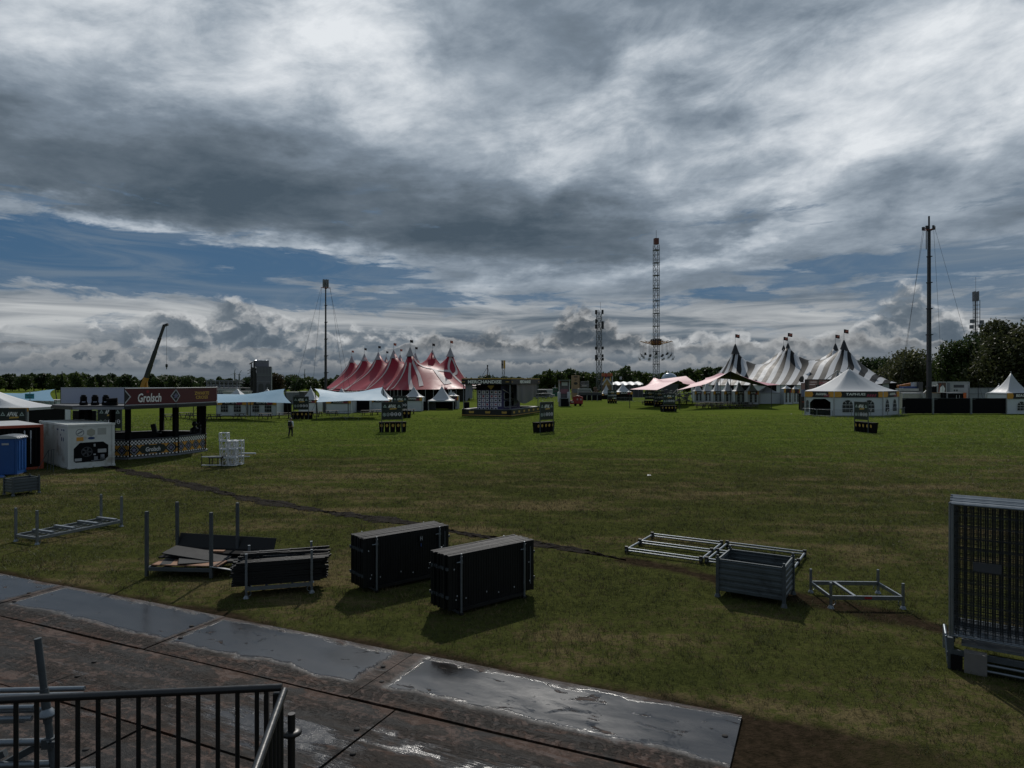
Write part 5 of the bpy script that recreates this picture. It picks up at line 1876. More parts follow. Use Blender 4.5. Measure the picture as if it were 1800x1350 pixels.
# ------------------------------------------------------------------ tent builders
def arch(w, h, n=8, gothic=False):
    r = w / 2
    if gothic:
        top = [(r * (1 - (i / n) ** 1.6), h - 0.9 * w + 0.9 * w * math.sin(i / n * math.pi / 2)) for i in range(n + 1)]
        left = [(-x, z) for x, z in reversed(top[:-1])]
        return [(-r, 0), (r, 0)] + top + left
    return [(-r, 0), (r, 0)] + [(r * math.cos(math.pi * i / n), h - r + r * math.sin(math.pi * i / n)) for i in range(n + 1)]


def window(parent, o, u, w, h, gothic=False):
    o, u = Vector(o), Vector(u).normalized()
    z = Vector((0, 0, 1))
    nrm = u.cross(z)
    win = MB().plate(arch(w, h, 8, gothic), o + nrm * 0.01, u, z, 0.008).build('window', WINM, parent)
    b = MB()
    e = o + nrm * 0.014
    ring_plate(b, arch(w, h, 8, gothic), 0.94, e + z * 0.0, u, z, 0.004)
    if not gothic:
        r = w / 2
        for f in (-1 / 6, 1 / 6):
            b.beam(e + u * f * w, e + u * f * w + z * (h - r * 0.75), 0.012, 0.04 * w)
        for f in (0.0, 0.34, 0.66):
            zz_ = (h - r) * (f * 1.5)
            b.beam(e - u * r + z * zz_, e + u * r + z * zz_, 0.012, 0.035 * w)
        for a in (50, 130):
            b.beam(e + z * (h - r) + u * r * 0.35 * math.cos(R(a)) + z * r * 0.35 * math.sin(R(a)), e + z * (h - r) + u * r * math.cos(R(a)) + z * r * math.sin(R(a)), 0.012, 0.04 * w)
    else:
        b.beam(e, e + z * h * 0.95, 0.012, 0.06 * w)
        for f in (0.3, 0.6):
            b.beam(e - u * w / 2 + z * h * f, e + u * w / 2 + z * h * f, 0.012, 0.04 * w)
    b.build('window_bars', WFRAME, win)


def roof_mesh(W, D, eave, peak, n=9, p=1.75, valance=0.22, sides=4, seg=7):
    """Concave canopy rising from a polygonal eave to a pole top."""
    mb = MB()
    if sides == 4:
        per = []
        cs = [(-W / 2, -D / 2), (W / 2, -D / 2), (W / 2, D / 2), (-W / 2, D / 2)]
    else:
        cs = [(W / 2 * math.cos(2 * math.pi * (i + 0.5) / sides - math.pi / 2 - math.pi / sides * 2), W / 2 * math.sin(2 * math.pi * (i + 0.5) / sides - math.pi / 2 - math.pi / sides * 2)) for i in range(sides)]
    per = []
    for i in range(len(cs)):
        a, b = cs[i], cs[(i + 1) % len(cs)]
        for j in range(seg):
            f = j / seg
            per.append((a[0] + (b[0] - a[0]) * f, a[1] + (b[1] - a[1]) * f, f))
    m = len(per)
    for k in range(n + 1):
        r = 1 - k / n * 0.985
        for (x, y, f) in per:
            z = eave + (peak - eave) * (1 - r) ** p - (0.05 * W * f * (1 - f) * r * (1 - r) * 2)
            mb.v.append((x * r, y * r, z))
    for k in range(n):
        for i in range(m):
            j = (i + 1) % m
            mb.f.append((k * m + i, k * m + j, (k + 1) * m + j, (k + 1) * m + i))
            mb.sm.append(True)
    mb.f.append(tuple(n * m + i for i in range(m)))
    mb.sm.append(False)
    if valance:
        vs, fs = [], []
        for i in range(m):
            x, y, f = per[i]
            vs += [(x, y, eave), (x, y, eave - valance)]
        for i in range(m):
            j = (i + 1) % m
            fs.append((2 * i, 2 * i + 1, 2 * j + 1, 2 * j))
        mb.add(vs, fs)
    return mb, cs


def banner(parent, a, b, z0, z1, words=None, split=0.22, wd=None, pink=True):
    """Printed strip: ochre ends, black middle, crimson patch."""
    a, b = Vector((a[0], a[1], 0)), Vector((b[0], b[1], 0))
    u = (b - a).normalized()
    nrm = Vector((u.y, -u.x, 0))
    L = (b - a).length
    o = MB().beam(a + nrm * 0.05 + Vector((0, 0, (z0 + z1) / 2)), b + nrm * 0.05 + Vector((0, 0, (z0 + z1) / 2)), 0.03, z1 - z0).build('banner', BANBLK, parent)
    h = z1 - z0
    mb = MB()
    p0 = a + nrm * 0.068 + Vector((0, 0, z0))
    mb.plate([(0, 0), (L * split * 0.85, 0), (L * split, h * 0.5), (L * split * 0.85, h), (0, h)], p0, u, (0, 0, 1), 0.006)
    mb.plate([(L * (1 - split * 0.6), 0), (L, 0), (L, h), (L * (1 - split * 0.6), h)], p0, u, (0, 0, 1), 0.006)
    mb.build('ochre_panel', YELLOW, o)
    if pink:
        mb = MB()
        for k in range(4):
            x = L * (0.66 + 0.05 * k)
            mb.plate([(x, h * 0.05), (x + L * 0.03, h * 0.05), (x + L * 0.055, h * 0.55), (x + L * 0.025, h * 0.55)], p0 + nrm * 0.002, u, (0, 0, 1), 0.004)
        mb.build('crimson_stripes', PINKR, o)
    if words:
        lettering(words, h * 0.46, LETTER, o, p0 + u * L * (split + 0.28) + Vector((0, 0, h * 0.55)) + nrm * 0.002, u, width=wd or L * 0.40, depth=0.01, shear=0.1, bold=0.02)
    return o


def pagoda(label, loc, rz, W, D, eave, peak, walls, words=None, group='white pagoda tents', banners=(0,), p=1.75, ban=0.5, name='pagoda_tent', roof=None):
    t = thing(name, label, 'tent', (*loc, 0), rz, group)
    mb, cs = roof_mesh(W, D, eave, peak, p=p)
    mb.build('roof', roof or WHITE, t)
    MB().lathe([(0.06, peak - 0.02), (0.07, peak + 0.12), (0.02, peak + 0.2)], 6).build('pole_cap', LGREY, t)
    for c in cs:
        MB().beam((c[0] * 0.985, c[1] * 0.985, 0), (c[0] * 0.985, c[1] * 0.985, eave), 0.09).build('leg', LGREY, t)
    for i, kind in enumerate(walls):
        a, b = Vector((*cs[i], 0)), Vector((*cs[(i + 1) % 4], 0))
        u = (b - a).normalized()
        nrm = Vector((u.y, -u.x, 0))
        L = (b - a).length
        if kind:
            zt = eave - 0.12
            mat = {'dark': BLACKM, 'grey': MGREY}.get(kind, WALLC)
            w_ = MB()
            nx = 10
            for r in (0, 1):
                for k in range(nx + 1):
                    q = a + u * (L * k / nx) - nrm * (0.06 + 0.025 * math.sin(k * 2.1 + r))
                    w_.v.append((q.x, q.y, 0.04 + (zt - 0.04) * r))
            for k in range(nx):
                w_.f.append((k, k + 1, nx + 2 + k, nx + 1 + k))
                w_.sm.append(True)
            wall = w_.build('side_wall', mat, t)
            if kind in ('win2', 'win1'):
                for f in ((0.27, 0.70) if kind == 'win2' else (0.5,)):
                    ww = L * (0.25 if kind == 'win2' else 0.3)
                    window(wall, a + u * L * f + Vector((0, 0, 0.55)) - nrm * 0.02, u, ww, min(1.5, zt - 0.75))
            if kind == 'gothic2':
                for f in (0.29, 0.71):
                    window(wall, a + u * L * f + Vector((0, 0, 0.45)) - nrm * 0.02, u, L * 0.21, zt - 0.75, True)
        if i in banners:
            banner(t, a, b, eave - ban - 0.02, eave + 0.02, words)
    return t


# ------------------------------------------------------------------ left row: white tents with arched windows
def tent_px(label, x0, x1, base, eave_row, peak, walls, rz=0.0, depth=None, words=None, banners=(0,), y=None, ban=0.55, group='white pagoda tents', p=1.75):
    """Pagoda whose front stands between two columns of the photograph, with real width from its distance."""
    yy = EYE * FOC / (base - HOR) if y is None else y
    W = (x1 - x0) / FOC * yy
    X_ = ((x0 + x1) / 2 - 900) / FOC * yy
    D = depth or W
    eave = EYE - (eave_row - HOR) / FOC * yy
    yb = yy + D / 2
    pk = EYE - (peak - HOR) / FOC * yb
    return pagoda(label, (X_, yb), rz, W, D, eave, pk, walls, words, banners=banners, ban=ban, group=group, p=p)


tent_px('white tent with two arched windows at the left end of the blue canopy', 380, 433, 731, 703, 683, ('win2', 'wall', 'wall', 'wall'), words='BAR', ban=0.7)
tent_px('white tent with two arched windows under the middle of the left blue canopy', 436, 486, 731, 703, 683, ('win2', 'wall', 'wall', 'wall'), words='BAR', ban=0.7)
tent_px('white pagoda tent with a steep pointed roof in the gap between the blue canopies', 525, 558, 726, 703, 681, ('wall', 'wall', 'wall', 'wall'), words='FOOD', ban=0.45)
tent_px('white tent with a plain wall at the left under the right blue canopy', 573, 617, 727, 704, 682, ('wall', 'wall', 'wall', 'wall'), words='DRINKS', ban=0.45)
tent_px('white tent with a black open bar front under the right blue canopy', 617, 650, 725, 702, 690, ('dark', 'wall', 'wall', 'wall'), banners=(), ban=0.45)
tent_px('white tent with a plain wall at the right end of the blue canopy', 649, 688, 724, 702, 680, ('wall', 'wall', 'wall', 'wall'), words='BAR', ban=0.45)
tent_px('white pagoda tent with a plain wall behind the pair of recycling signs', 708, 742, 723, 698, 679, ('wall', 'wall', 'wall', 'wall'), words='DRINKS', ban=0.6)
tent_px('white pagoda tent with an open black front left of the merchandise stand', 752, 797, 721, 704, 678, (None, None, 'dark', 'wall'), banners=(), ban=0.4)
tent_px('narrow white tent with two pointed windows left of the merchandise stand', 788, 806, 719, 696, 690, ('gothic2', 'wall', 'wall', 'wall'), ban=0.8)
tent_px('small white pagoda tent peeping out behind the open-fronted pagoda', 784, 800, 712, 697, 684, ('wall', 'wall', 'wall', 'wall'), banners=())
# black screens between tents, house-shaped sign boards
for (x0, x1, base, top, m, lab) in ((486, 512, 729, 705, BLACKM, 'black screen between the left blue canopy and the recycling sign'),
                                    (741, 752, 722, 706, BLACKM, 'narrow black screen beside the plain-walled pagoda'),
                                    (568, 574, 726, 712, DGREY, 'narrow dark board between two white tents under the right blue canopy'),
                                    (752, 766, 720.5, 707, DGREY, 'grey screen under the open-fronted pagoda')):
    yy = EYE * FOC / (base - HOR)
    w_, h_ = (x1 - x0) / FOC * yy, (base - top) / FOC * yy
    tt = thing('screen', lab, 'screen', (((x0 + x1) / 2 - 900) / FOC * yy, yy, 0))
    MB().box((0, 0, h_ / 2 + 0.05), (w_, 0.06, h_)).build('board', m, tt)
    for s in (-1, 1):
        MB().box((s * w_ / 2, 0.05, h_ / 2), (0.06, 0.08, h_)).box((s * w_ / 2, 0.3, 0.03), (0.06, 0.7, 0.06)).build('leg', GALV_DARK, tt)
for (px, base, w_, h_, lab) in ((501, 727, 1.0, 1.0, 'white house-shaped sign outline against the black screen'), (754, 719.5, 0.8, 0.85, 'white house-shaped sign under the open-fronted pagoda')):
    yy = EYE * FOC / (base - HOR) - 0.3
    tt = thing('house_sign', lab, 'sign', ((px - 900) / FOC * yy, yy, 0))
    mb = MB()
    ring_plate(mb, [(-w_ / 2, -h_), (w_ / 2, -h_), (w_ / 2, 0.2), (0, h_), (-w_ / 2, 0.2)], 0.78, (0, 0, h_ + 0.05), (1, 0, 0), (0, 0, 1), 0.05)
    mb.build('outline', LETTER, tt)
    MB().box((0, 0, h_ * 0.75), (w_ * 0.6, 0.04, h_ * 0.9)).build('panel', LGREY, tt)

# ------------------------------------------------------------------ light blue stretch canopies
def canopy(label, outline, masts, m, step, poles, group, sag=0.0, name='stretch_canopy', legs_to=0.0):
    n = len(outline)
    c = Vector((sum(p[0] for p in outline) / n, sum(p[1] for p in outline) / n, 0))
    loc = [(p[0] - c.x, p[1] - c.y, p[2]) for p in outline]
    ms_ = [(p[0] - c.x, p[1] - c.y, p[2]) for p in masts]
    t = thing(name, label, 'canopy', c, 0, group)
    stretch_sheet(loc, ms_, step, sag).build('fabric', m, t)
    for (p, tilt) in poles:
        q = Vector((p[0] - c.x, p[1] - c.y, p[2]))
        MB().tube((q.x + tilt[0], q.y + tilt[1], 0), (q.x, q.y, q.z + 0.05), 0.06, 6).build('pole', MAST, t)
    for p in loc:
        if p[2] < 2.9:
            d = Vector((p[0], p[1], 0)).normalized()
            MB().tube(p, (p[0] + d.x * 1.6, p[1] + d.y * 1.6, 0), 0.02, 4).build('guy_rope', MAST, t)
    return t


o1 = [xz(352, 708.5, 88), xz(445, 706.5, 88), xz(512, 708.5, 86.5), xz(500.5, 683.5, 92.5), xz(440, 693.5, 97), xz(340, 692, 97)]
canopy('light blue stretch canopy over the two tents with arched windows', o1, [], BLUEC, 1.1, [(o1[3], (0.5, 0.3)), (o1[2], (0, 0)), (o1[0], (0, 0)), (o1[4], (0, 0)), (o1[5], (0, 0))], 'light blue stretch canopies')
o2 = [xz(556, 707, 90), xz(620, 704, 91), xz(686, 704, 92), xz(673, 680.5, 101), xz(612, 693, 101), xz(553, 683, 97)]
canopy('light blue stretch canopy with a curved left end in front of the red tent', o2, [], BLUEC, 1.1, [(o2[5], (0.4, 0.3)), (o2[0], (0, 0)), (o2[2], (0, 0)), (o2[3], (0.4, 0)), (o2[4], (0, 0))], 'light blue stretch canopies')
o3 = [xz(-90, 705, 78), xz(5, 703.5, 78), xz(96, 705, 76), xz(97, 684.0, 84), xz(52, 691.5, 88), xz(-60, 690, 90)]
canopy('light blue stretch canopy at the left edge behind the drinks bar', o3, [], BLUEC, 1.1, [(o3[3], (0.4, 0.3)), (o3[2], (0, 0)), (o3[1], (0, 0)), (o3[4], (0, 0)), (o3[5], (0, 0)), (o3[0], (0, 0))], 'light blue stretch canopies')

# ------------------------------------------------------------------ red tent with ten masts
def big_top(label, outline, masts, eave, rad, name, expo=0.7):
    n = len(outline)
    c = Vector((sum(p[0] for p in outline) / n, sum(p[1] for p in outline) / n, 0))
    ol = [(p[0] - c.x, p[1] - c.y) for p in outline]
    ez = [p[2] if len(p) > 2 else eave for p in outline]
    ms_ = [(p[0] - c.x, p[1] - c.y, p[2]) for p in masts]
    t = thing(name, label, 'tent', c)

    def height(x, y):
        be, bw = 0, 0
        for i in range(n):
            w_ = 1 / (0.5 + (x - ol[i][0]) ** 2 + (y - ol[i][1]) ** 2)
            be += ez[i] * w_
            bw += w_
        ze = be / bw
        if not inside(ol, x, y):
            return ze
        ed = edge_dist(ol, x, y)
        acc = 0
        for (mx, my, mz) in ms_:
            d = math.hypot(x - mx, y - my)
            r = d / (d + ed + 1e-6)
            h = (mz - ze) * (1 - r ** expo) * max(0.0, 1 - d / rad)
            acc += max(0.0, h) ** 5
        return ze + acc ** 0.2
    return t, c, ol, ms_, height


px_row_a = [(618.3, 626, 243), (640.5, 622.5, 224), (665, 619.5, 210), (692, 615.5, 192.5), (721, 611, 177)]
px_row_b = [(679, 627, 249), (703.5, 624, 232), (730, 621, 217), (760, 616, 196), (791.5, 612, 180.5)]
rm_ = [xz(a, b, y) for a, b, y in px_row_a + px_row_b]
ra_, rb_ = rm_[:5], rm_[5:]
rowd = (Vector(ra_[4]) - Vector(ra_[0]))
rowd.z = 0
rowd.normalize()
crs = Vector((-rowd.y, rowd.x, 0)) * 1.0     # towards the gable's right side
if crs.x < 0:
    crs = -crs
A5, B5 = Vector(ra_[4]), Vector(rb_[4])
# outline: left eave, near gable, right eave, far gable
ol_ = []
for (px, py, yy) in ((561, 687, 232), (590, 687.0, 213), (620, 686.8, 198), (650, 686.5, 186), (680, 686, 176), (706, 685.5, 167), (762, 684.5, 165), (815, 683, 168), (838, 672, 190)):
    ol_.append(xz(px, py, yy))
far_r = Vector(rb_[0]) + crs * 11 - rowd * 9
ol_.append((far_r.x, far_r.y, 2.6))
far_l = Vector(ra_[0]) - rowd * 10 - crs * 6
ol_.append((far_l.x, far_l.y, 2.4))
t, c, ol2, ms2, hf = big_top('large red circus tent with white bands and ten pointed masts', ol_, rm_, 2.6, 42.0, 'red_circus_tent', 0.74)
RED_T = t


def sheet_obj(name, m, t, ol, ms, hf, step, attr=None):
    vs, fs = tri_sheet(ol, [], step)
    vs = [Vector((v.x, v.y)) for v in vs]
    for (mx, my, mz) in ms:                # snap the nearest vertex to each mast
        k = min(range(len(vs)), key=lambda i: (vs[i].x - mx) ** 2 + (vs[i].y - my) ** 2)
        vs[k] = Vector((mx, my))
    mb = MB()
    mb.v = [(v.x, v.y, hf(v.x, v.y)) for v in vs]
    for f in fs:
        a, b, c_ = (Vector(mb.v[i]) for i in f)
        f = tuple(f)
        mb.f.append(f if (b - a).cross(c_ - a).z > 0 else f[::-1])
        mb.sm.append(True)
    o = mb.build(name, m, t)
    if attr:
        at = o.data.attributes.new('stripe', 'FLOAT', 'POINT')
        at.data.foreach_set('value', [attr(v[0], v[1]) for v in mb.v])
    return o


sheet_obj('canvas', REDC, t, ol2, ms2, hf, 1.3)


def band(pts, width, t, hf, m=REDW, name='white_band', off=0.10):
    """A cloth strip laid over the canvas along plan points."""
    pts = polyline(pts, 0.7)
    mb = MB()
    for k, p in enumerate(pts):
        q = pts[min(k + 1, len(pts) - 1)] - pts[max(0, k - 1)]
        nn = Vector((-q.y, q.x)).normalized()
        for s in (-0.5, 0, 0.5):
            pp = p + nn * s * (width(k / (len(pts) - 1)) if callable(width) else width)
            mb.v.append((pp.x, pp.y, hf(pp.x, pp.y) + off))
    for k in range(len(pts) - 1):
        for s in (0, 1):
            a = k * 3 + s
            f = (a, a + 3, a + 4, a + 1)
            va = [Vector(mb.v[i]) for i in f]
            mb.f.append(f if (va[1] - va[0]).cross(va[2] - va[0]).z > 0 else f[::-1])
            mb.sm.append(True)
    return mb.build(name, m, t)


rd2 = Vector((rowd.x, rowd.y))
cr2 = Vector((crs.x, crs.y))


def bez(a, b, c_, n=8):
    return [tuple(a * (1 - f) ** 2 + b * 2 * f * (1 - f) + c_ * f * f) for f in [i / n for i in range(n + 1)]]


for i, mst in enumerate(ms2):
    p = Vector(mst[:2])
    if i < 5:
        star_p = p - cr2 * 8.0 + rd2 * 0.5
        for s in (-1, 1):
            band(bez(p - cr2 * 0.6, p - cr2 * 3.6 + rd2 * s * 4.2, star_p), 0.55, t, hf)
        e1 = p - cr2 * 12.3
        for s in (-3.6, 0.6, 3.0):
            band(bez(star_p, star_p - cr2 * 1.5 + rd2 * s * 0.3, e1 + rd2 * s), lambda f: 0.5 + 0.5 * f, t, hf)
    if i == 4:
        q = Vector(ms2[9][:2])
        k1_, k2_ = p.lerp(q, 0.48) + rd2 * 3.6, p.lerp(q, 0.88) + rd2 * 3.8
        band(bez(p + rd2 * 0.6 + cr2 * 0.5, p + cr2 * 2.4 + rd2 * 2.4, k1_), 0.6, t, hf)
        band(bez(p + rd2 * 0.3 + cr2 * 0.6, p + cr2 * 3.4 + rd2 * 0.6, p.lerp(q, 0.5) + rd2 * 0.8), 0.4, t, hf)
        band(bez(k1_, k1_.lerp(k2_, 0.5) + rd2 * 0.4, k2_), 0.8, t, hf)
        band(bez(k1_, k1_ + rd2 * 3.0 + cr2 * 0.5, k1_ + rd2 * 7.5 + cr2 * 1.2), lambda f: 0.9 + 1.3 * f, t, hf)
        for e in (-2.6, 0.4):
            band(bez(p + rd2 * 0.6, p + rd2 * 4.0 + cr2 * (e + 0.8), p + rd2 * 10.5 + cr2 * (e * 0.8 - 0.6)), lambda f: 0.5 + 0.6 * f, t, hf)
    if i == 9:
        fb = p + rd2 * 4.6 - cr2 * 0.9
        for s_ in (-2.4, 2.0):
            band(bez(p + rd2 * 0.6, p + rd2 * 2.8 + cr2 * s_, fb), 0.55, t, hf)
        band(bez(fb, fb + rd2 * 2.6 + cr2 * 1.0, p + rd2 * 9.4 + cr2 * 4.6), lambda f: 0.8 + 1.3 * f, t, hf)
        band(bez(p + cr2 * 0.7, p + cr2 * 4.0 + rd2 * 1.6, p + cr2 * 9.5 + rd2 * 3.5), 0.45, t, hf)
    if i >= 5:
        for s in (-1, 1):
            band(bez(p + cr2 * 0.6, p + cr2 * 3.6 + rd2 * s * 4.0, p + cr2 * 9.0), 0.55, t, hf)
FLAGB = M('black_flag', (0.02, 0.017, 0.02), 0.7)
FLAGP = M('pink_orange_flag', (0.42, 0.14, 0.10), 0.7)


def flag(parent, x, y, z, h, w, hh, m, emblem=None, name='flag'):
    f = MB().tube((x, y, z), (x, y, z + h), 0.035, 5).build('flag_pole', MAST, parent)
    mb = MB()
    n = 6
    for r in (0, 1):
        for k in range(n + 1):
            mb.v.append((x + w * k / n, y + 0.15 * math.sin(k * 1.3), z + h - hh * (1 - r) - 0.12 * k / n * hh + 0.06 * hh * math.sin(k * 1.2)))
    for k in range(n):
        mb.f.append((k, k + 1, n + 2 + k, n + 1 + k))
        mb.sm.append(True)
    fl = mb.build(name, m, parent)
    if emblem:
        MB().plate([(-0.3 * w, -0.25 * hh), (0.3 * w, -0.22 * hh), (0.3 * w, 0.2 * hh), (0.1 * w, 0.3 * hh), (-0.25 * w, 0.22 * hh)], (x + w * 0.5, y - 0.2, z + h - hh * 0.52), (1, 0, 0), (0, 0, 1), 0.02).build('emblem', emblem, fl)


CAPG = M('grey_mast_hood', (0.30, 0.29, 0.31), 0.55)
for i, (mx, my, mz) in enumerate(ms2):
    MB().lathe([(1.25, -2.3), (0.75, -1.45), (0.38, -0.6), (0.16, 0.05), (0.05, 0.12)], 10, (mx, my, mz)).build('mast_hood', CAPG, t)
    flag(t, mx, my, mz, 2.0, 0.75, 0.7, FLAGB if i % 3 else FLAGP)
# side poles, wall and the dark interior front
for i in range(len(ol2) - 2):
    a, b = Vector(ol2[i]), Vector(ol2[i + 1])
    for k in range(4):
        p = a.lerp(b, k / 4)
        MB().tube((p.x, p.y, 0), (p.x, p.y, hf(p.x, p.y) + 0.05), 0.06, 5).build('side_pole', LGREY, t)
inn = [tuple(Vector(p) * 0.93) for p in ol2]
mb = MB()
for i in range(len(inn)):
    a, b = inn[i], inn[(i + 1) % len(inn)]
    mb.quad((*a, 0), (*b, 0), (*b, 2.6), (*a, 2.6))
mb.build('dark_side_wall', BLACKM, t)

# ------------------------------------------------------------------ striped tent
sm_px = [(1292.5, 605.5, 194), (1385, 604, 186), (1483.5, 598.5, 178), (1377.5, 608, 198), (1468.5, 604.5, 192.6)]
st_m = [xz(a, b, y) for a, b, y in sm_px]
so = [xz(1212, 676, 208), xz(1262, 677.0, 186), xz(1330, 677, 176), xz(1400, 676.5, 168), xz(1470, 676.5, 162), xz(1530, 675, 158), xz(1577, 672.8, 163), xz(1572, 672, 190), xz(1500, 672, 222), xz(1390, 672, 228), xz(1255, 672, 228)]
t, c, ol3, ms3, hf3 = big_top('large black and white striped circus tent with five masts and flags', so, st_m, 4.0, 42.0, 'striped_circus_tent', 0.66)
sdir = Vector((ms3[2][0] - ms3[0][0], ms3[2][1] - ms3[0][1])).normalized()
STRIPE = M('striped_canvas', (0.43, 0.445, 0.47), 0.52, 0, 0.05, 0.6, 0.10, bscale=1.5, spec=0.07)
X.nt = STRIPE.node_tree
pb = X.nt.nodes['Principled BSDF']
at_ = X.nt.nodes.new('ShaderNodeAttribute')
at_.attribute_name = 'stripe'
fr = (X(at_.outputs['Fac']) * (1 / 2.8) + 50.28).frac()
src = pb.inputs['Base Color'].links[0].from_socket
X.nt.links.new(mix((fr - 0.5).ss(-0.012, 0.012), scale_col(src, 1.0), scale_col(src, 0.03)), pb.inputs['Base Color'])
MASTS_S = sorted((Vector(m_[:2]).dot(sdir), Vector(m_[:2])) for m_ in ms3[:3])


def stripe_coord(x, y):
    p = Vector((x, y))
    s = p.dot(sdir)
    sm0, mp = min(MASTS_S, key=lambda q: abs(q[0] - s))
    d = (p - mp).length
    k = max(0.0, 1 - d / 7.5)
    return sm0 + (s - sm0) * (1 + 1.6 * k * k)


sheet_obj('canvas', STRIPE, t, ol3, ms3, hf3, 1.0, stripe_coord)
HOODB = M('black_mast_hood', (0.015, 0.015, 0.018), 0.6)
for i, (mx, my, mz) in enumerate(ms3):
    MB().lathe([(1.15, -2.5), (0.75, -1.5), (0.40, -0.5), (0.14, 0.1), (0.0, 0.2)], 8, (mx, my, mz)).build('mast_hood', HOODB, t)
    mb = MB()
    mb.lathe([(1.32, -2.75), (1.15, -2.45)], 8, (mx, my, mz))
    mb.build('hood_fringe', HOODB, t)
    flag(t, mx, my, mz, 2.9 if i < 3 else 2.6, 1.3, 1.0, FLAGB, FLAGP)
for i in range(len(ol3)):
    a, b = Vector(ol3[i]) * 0.985, Vector(ol3[(i + 1) % len(ol3)]) * 0.985
    L = (b - a).length
    n = max(2, int(L / 2.2))
    for k in range(n):
        p, q = a.lerp(b, k / n), a.lerp(b, (k + 1) / n)
        zt = min(hf3(*(p * 1.0)), hf3(*(q * 1.0))) - 0.05
        wq = MB()
        wq.quad((p.x, p.y, 0), (q.x, q.y, 0), (q.x, q.y, zt), (p.x, p.y, zt))
        wq.build('wall_strip', BLACKM if k % 2 else WALLC, t)

# ------------------------------------------------------------------ pink stretch canopies
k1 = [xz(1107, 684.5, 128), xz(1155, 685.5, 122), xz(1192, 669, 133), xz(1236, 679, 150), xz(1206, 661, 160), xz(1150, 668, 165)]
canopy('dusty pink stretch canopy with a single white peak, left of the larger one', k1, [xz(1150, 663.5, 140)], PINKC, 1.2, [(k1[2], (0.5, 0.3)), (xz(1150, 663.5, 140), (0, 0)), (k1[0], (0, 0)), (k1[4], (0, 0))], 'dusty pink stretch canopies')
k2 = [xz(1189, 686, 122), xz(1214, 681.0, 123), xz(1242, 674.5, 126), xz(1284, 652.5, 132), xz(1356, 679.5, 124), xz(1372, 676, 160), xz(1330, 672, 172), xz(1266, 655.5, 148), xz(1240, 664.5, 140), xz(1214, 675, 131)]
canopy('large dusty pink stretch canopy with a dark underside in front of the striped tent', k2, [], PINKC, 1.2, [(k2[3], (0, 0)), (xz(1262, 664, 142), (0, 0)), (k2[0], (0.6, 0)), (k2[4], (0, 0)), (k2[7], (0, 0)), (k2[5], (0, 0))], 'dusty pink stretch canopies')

# ------------------------------------------------------------------ right: row of six small tents, marquee, big pagoda, edge pagoda
row = [(1221, 1236, 703.5), (1237, 1253, 704), (1254, 1271, 704.7), (1273, 1291, 705.3), (1292, 1313, 706), (1314.5, 1334, 706.8)]
names6 = ['leftmost of the row of six small white tents, partly behind table umbrellas', 'second from the left in the row of six small white tents', 'third from the left in the row of six small white tents',
          'fourth from the left in the row of six small white tents', 'fifth from the left in the row of six small white tents', 'rightmost of the row of six small white tents']
for (x0, x1, base), lab in zip(row, names6):
    tent_px(lab, x0, x1, base, 687.5, 670 + random.uniform(-2, 1), ('gothic2', 'wall', 'wall', 'wall'), words='BAR', ban=0.75, group='row of six small white tents', y=EYE * FOC / (base + 4 - HOR))
tent_px('low white marquee tent right of the row of six', 1336, 1372, 709, 690, 678, ('wall', 'wall', 'wall', 'wall'), banners=(), ban=0.3, y=152)
tent_px('small white tent with pointed windows between the marquee and the pizza stall', 1378, 1393, 709, 683, 677, ('gothic2', 'wall', 'wall', 'wall'), ban=0.9, y=150, banners=(0,))
tent_px('half hidden white tent behind the left edge of the pizza stall', 1394, 1406, 707, 684, 678, ('gothic2', 'wall', 'wall', 'wall'), banners=(0,), y=153, ban=0.9)
yb = 101.0
# hexagonal pagoda
hx, hy = (1497 - 900) / FOC * 107.0, 107.0
t = thing('hexagonal_pagoda', 'big white hexagonal pagoda tent with arched windows and a banner ring', 'tent', (hx, hy, 0), R(0))
front = [xz(1415, 729, 103.5), xz(1466, 731, 100.6), xz(1552, 731, 100.6), xz(1580, 728, 105.0)]
cs = [(p[0] - hx, p[1] - hy) for p in front] + [(6.4, 7.6), (-3.4, 8.2)]
eave, peak = 3.62, 7.15 + 1.05
mb = MB()
n_, seg = 10, 8
per = []
for i in range(6):
    a, b = cs[i], cs[(i + 1) % 6]
    for j in range(seg):
        f = j / seg
        per.append((a[0] + (b[0] - a[0]) * f, a[1] + (b[1] - a[1]) * f, f))
ax_, ay_ = xz(1494, 648, 105.5)[0] - hx, -1.2
peak = xz(1494, 647.5, 105.5)[2]
for k in range(n_ + 1):
    r = 1 - k / n_ * 0.985
    for (x, y, f) in per:
        mb.v.append((x * r + ax_ * (1 - r), y * r + ay_ * (1 - r), eave + (peak - eave) * (1 - r) ** 1.45))
m_ = len(per)
for k in range(n_):
    for i in range(m_):
        j = (i + 1) % m_
        mb.f.append((k * m_ + i, k * m_ + j, (k + 1) * m_ + j, (k + 1) * m_ + i))
        mb.sm.append(False if i % seg in () else True)
mb.f.append(tuple(n_ * m_ + i for i in range(m_)))
mb.sm.append(False)
mb.build('roof', WHITE, t)
MB().lathe([(0.07, -0.05), (0.08, 0.15), (0.02, 0.22)], 6, (ax_, ay_, peak)).build('pole_cap', LGREY, t)
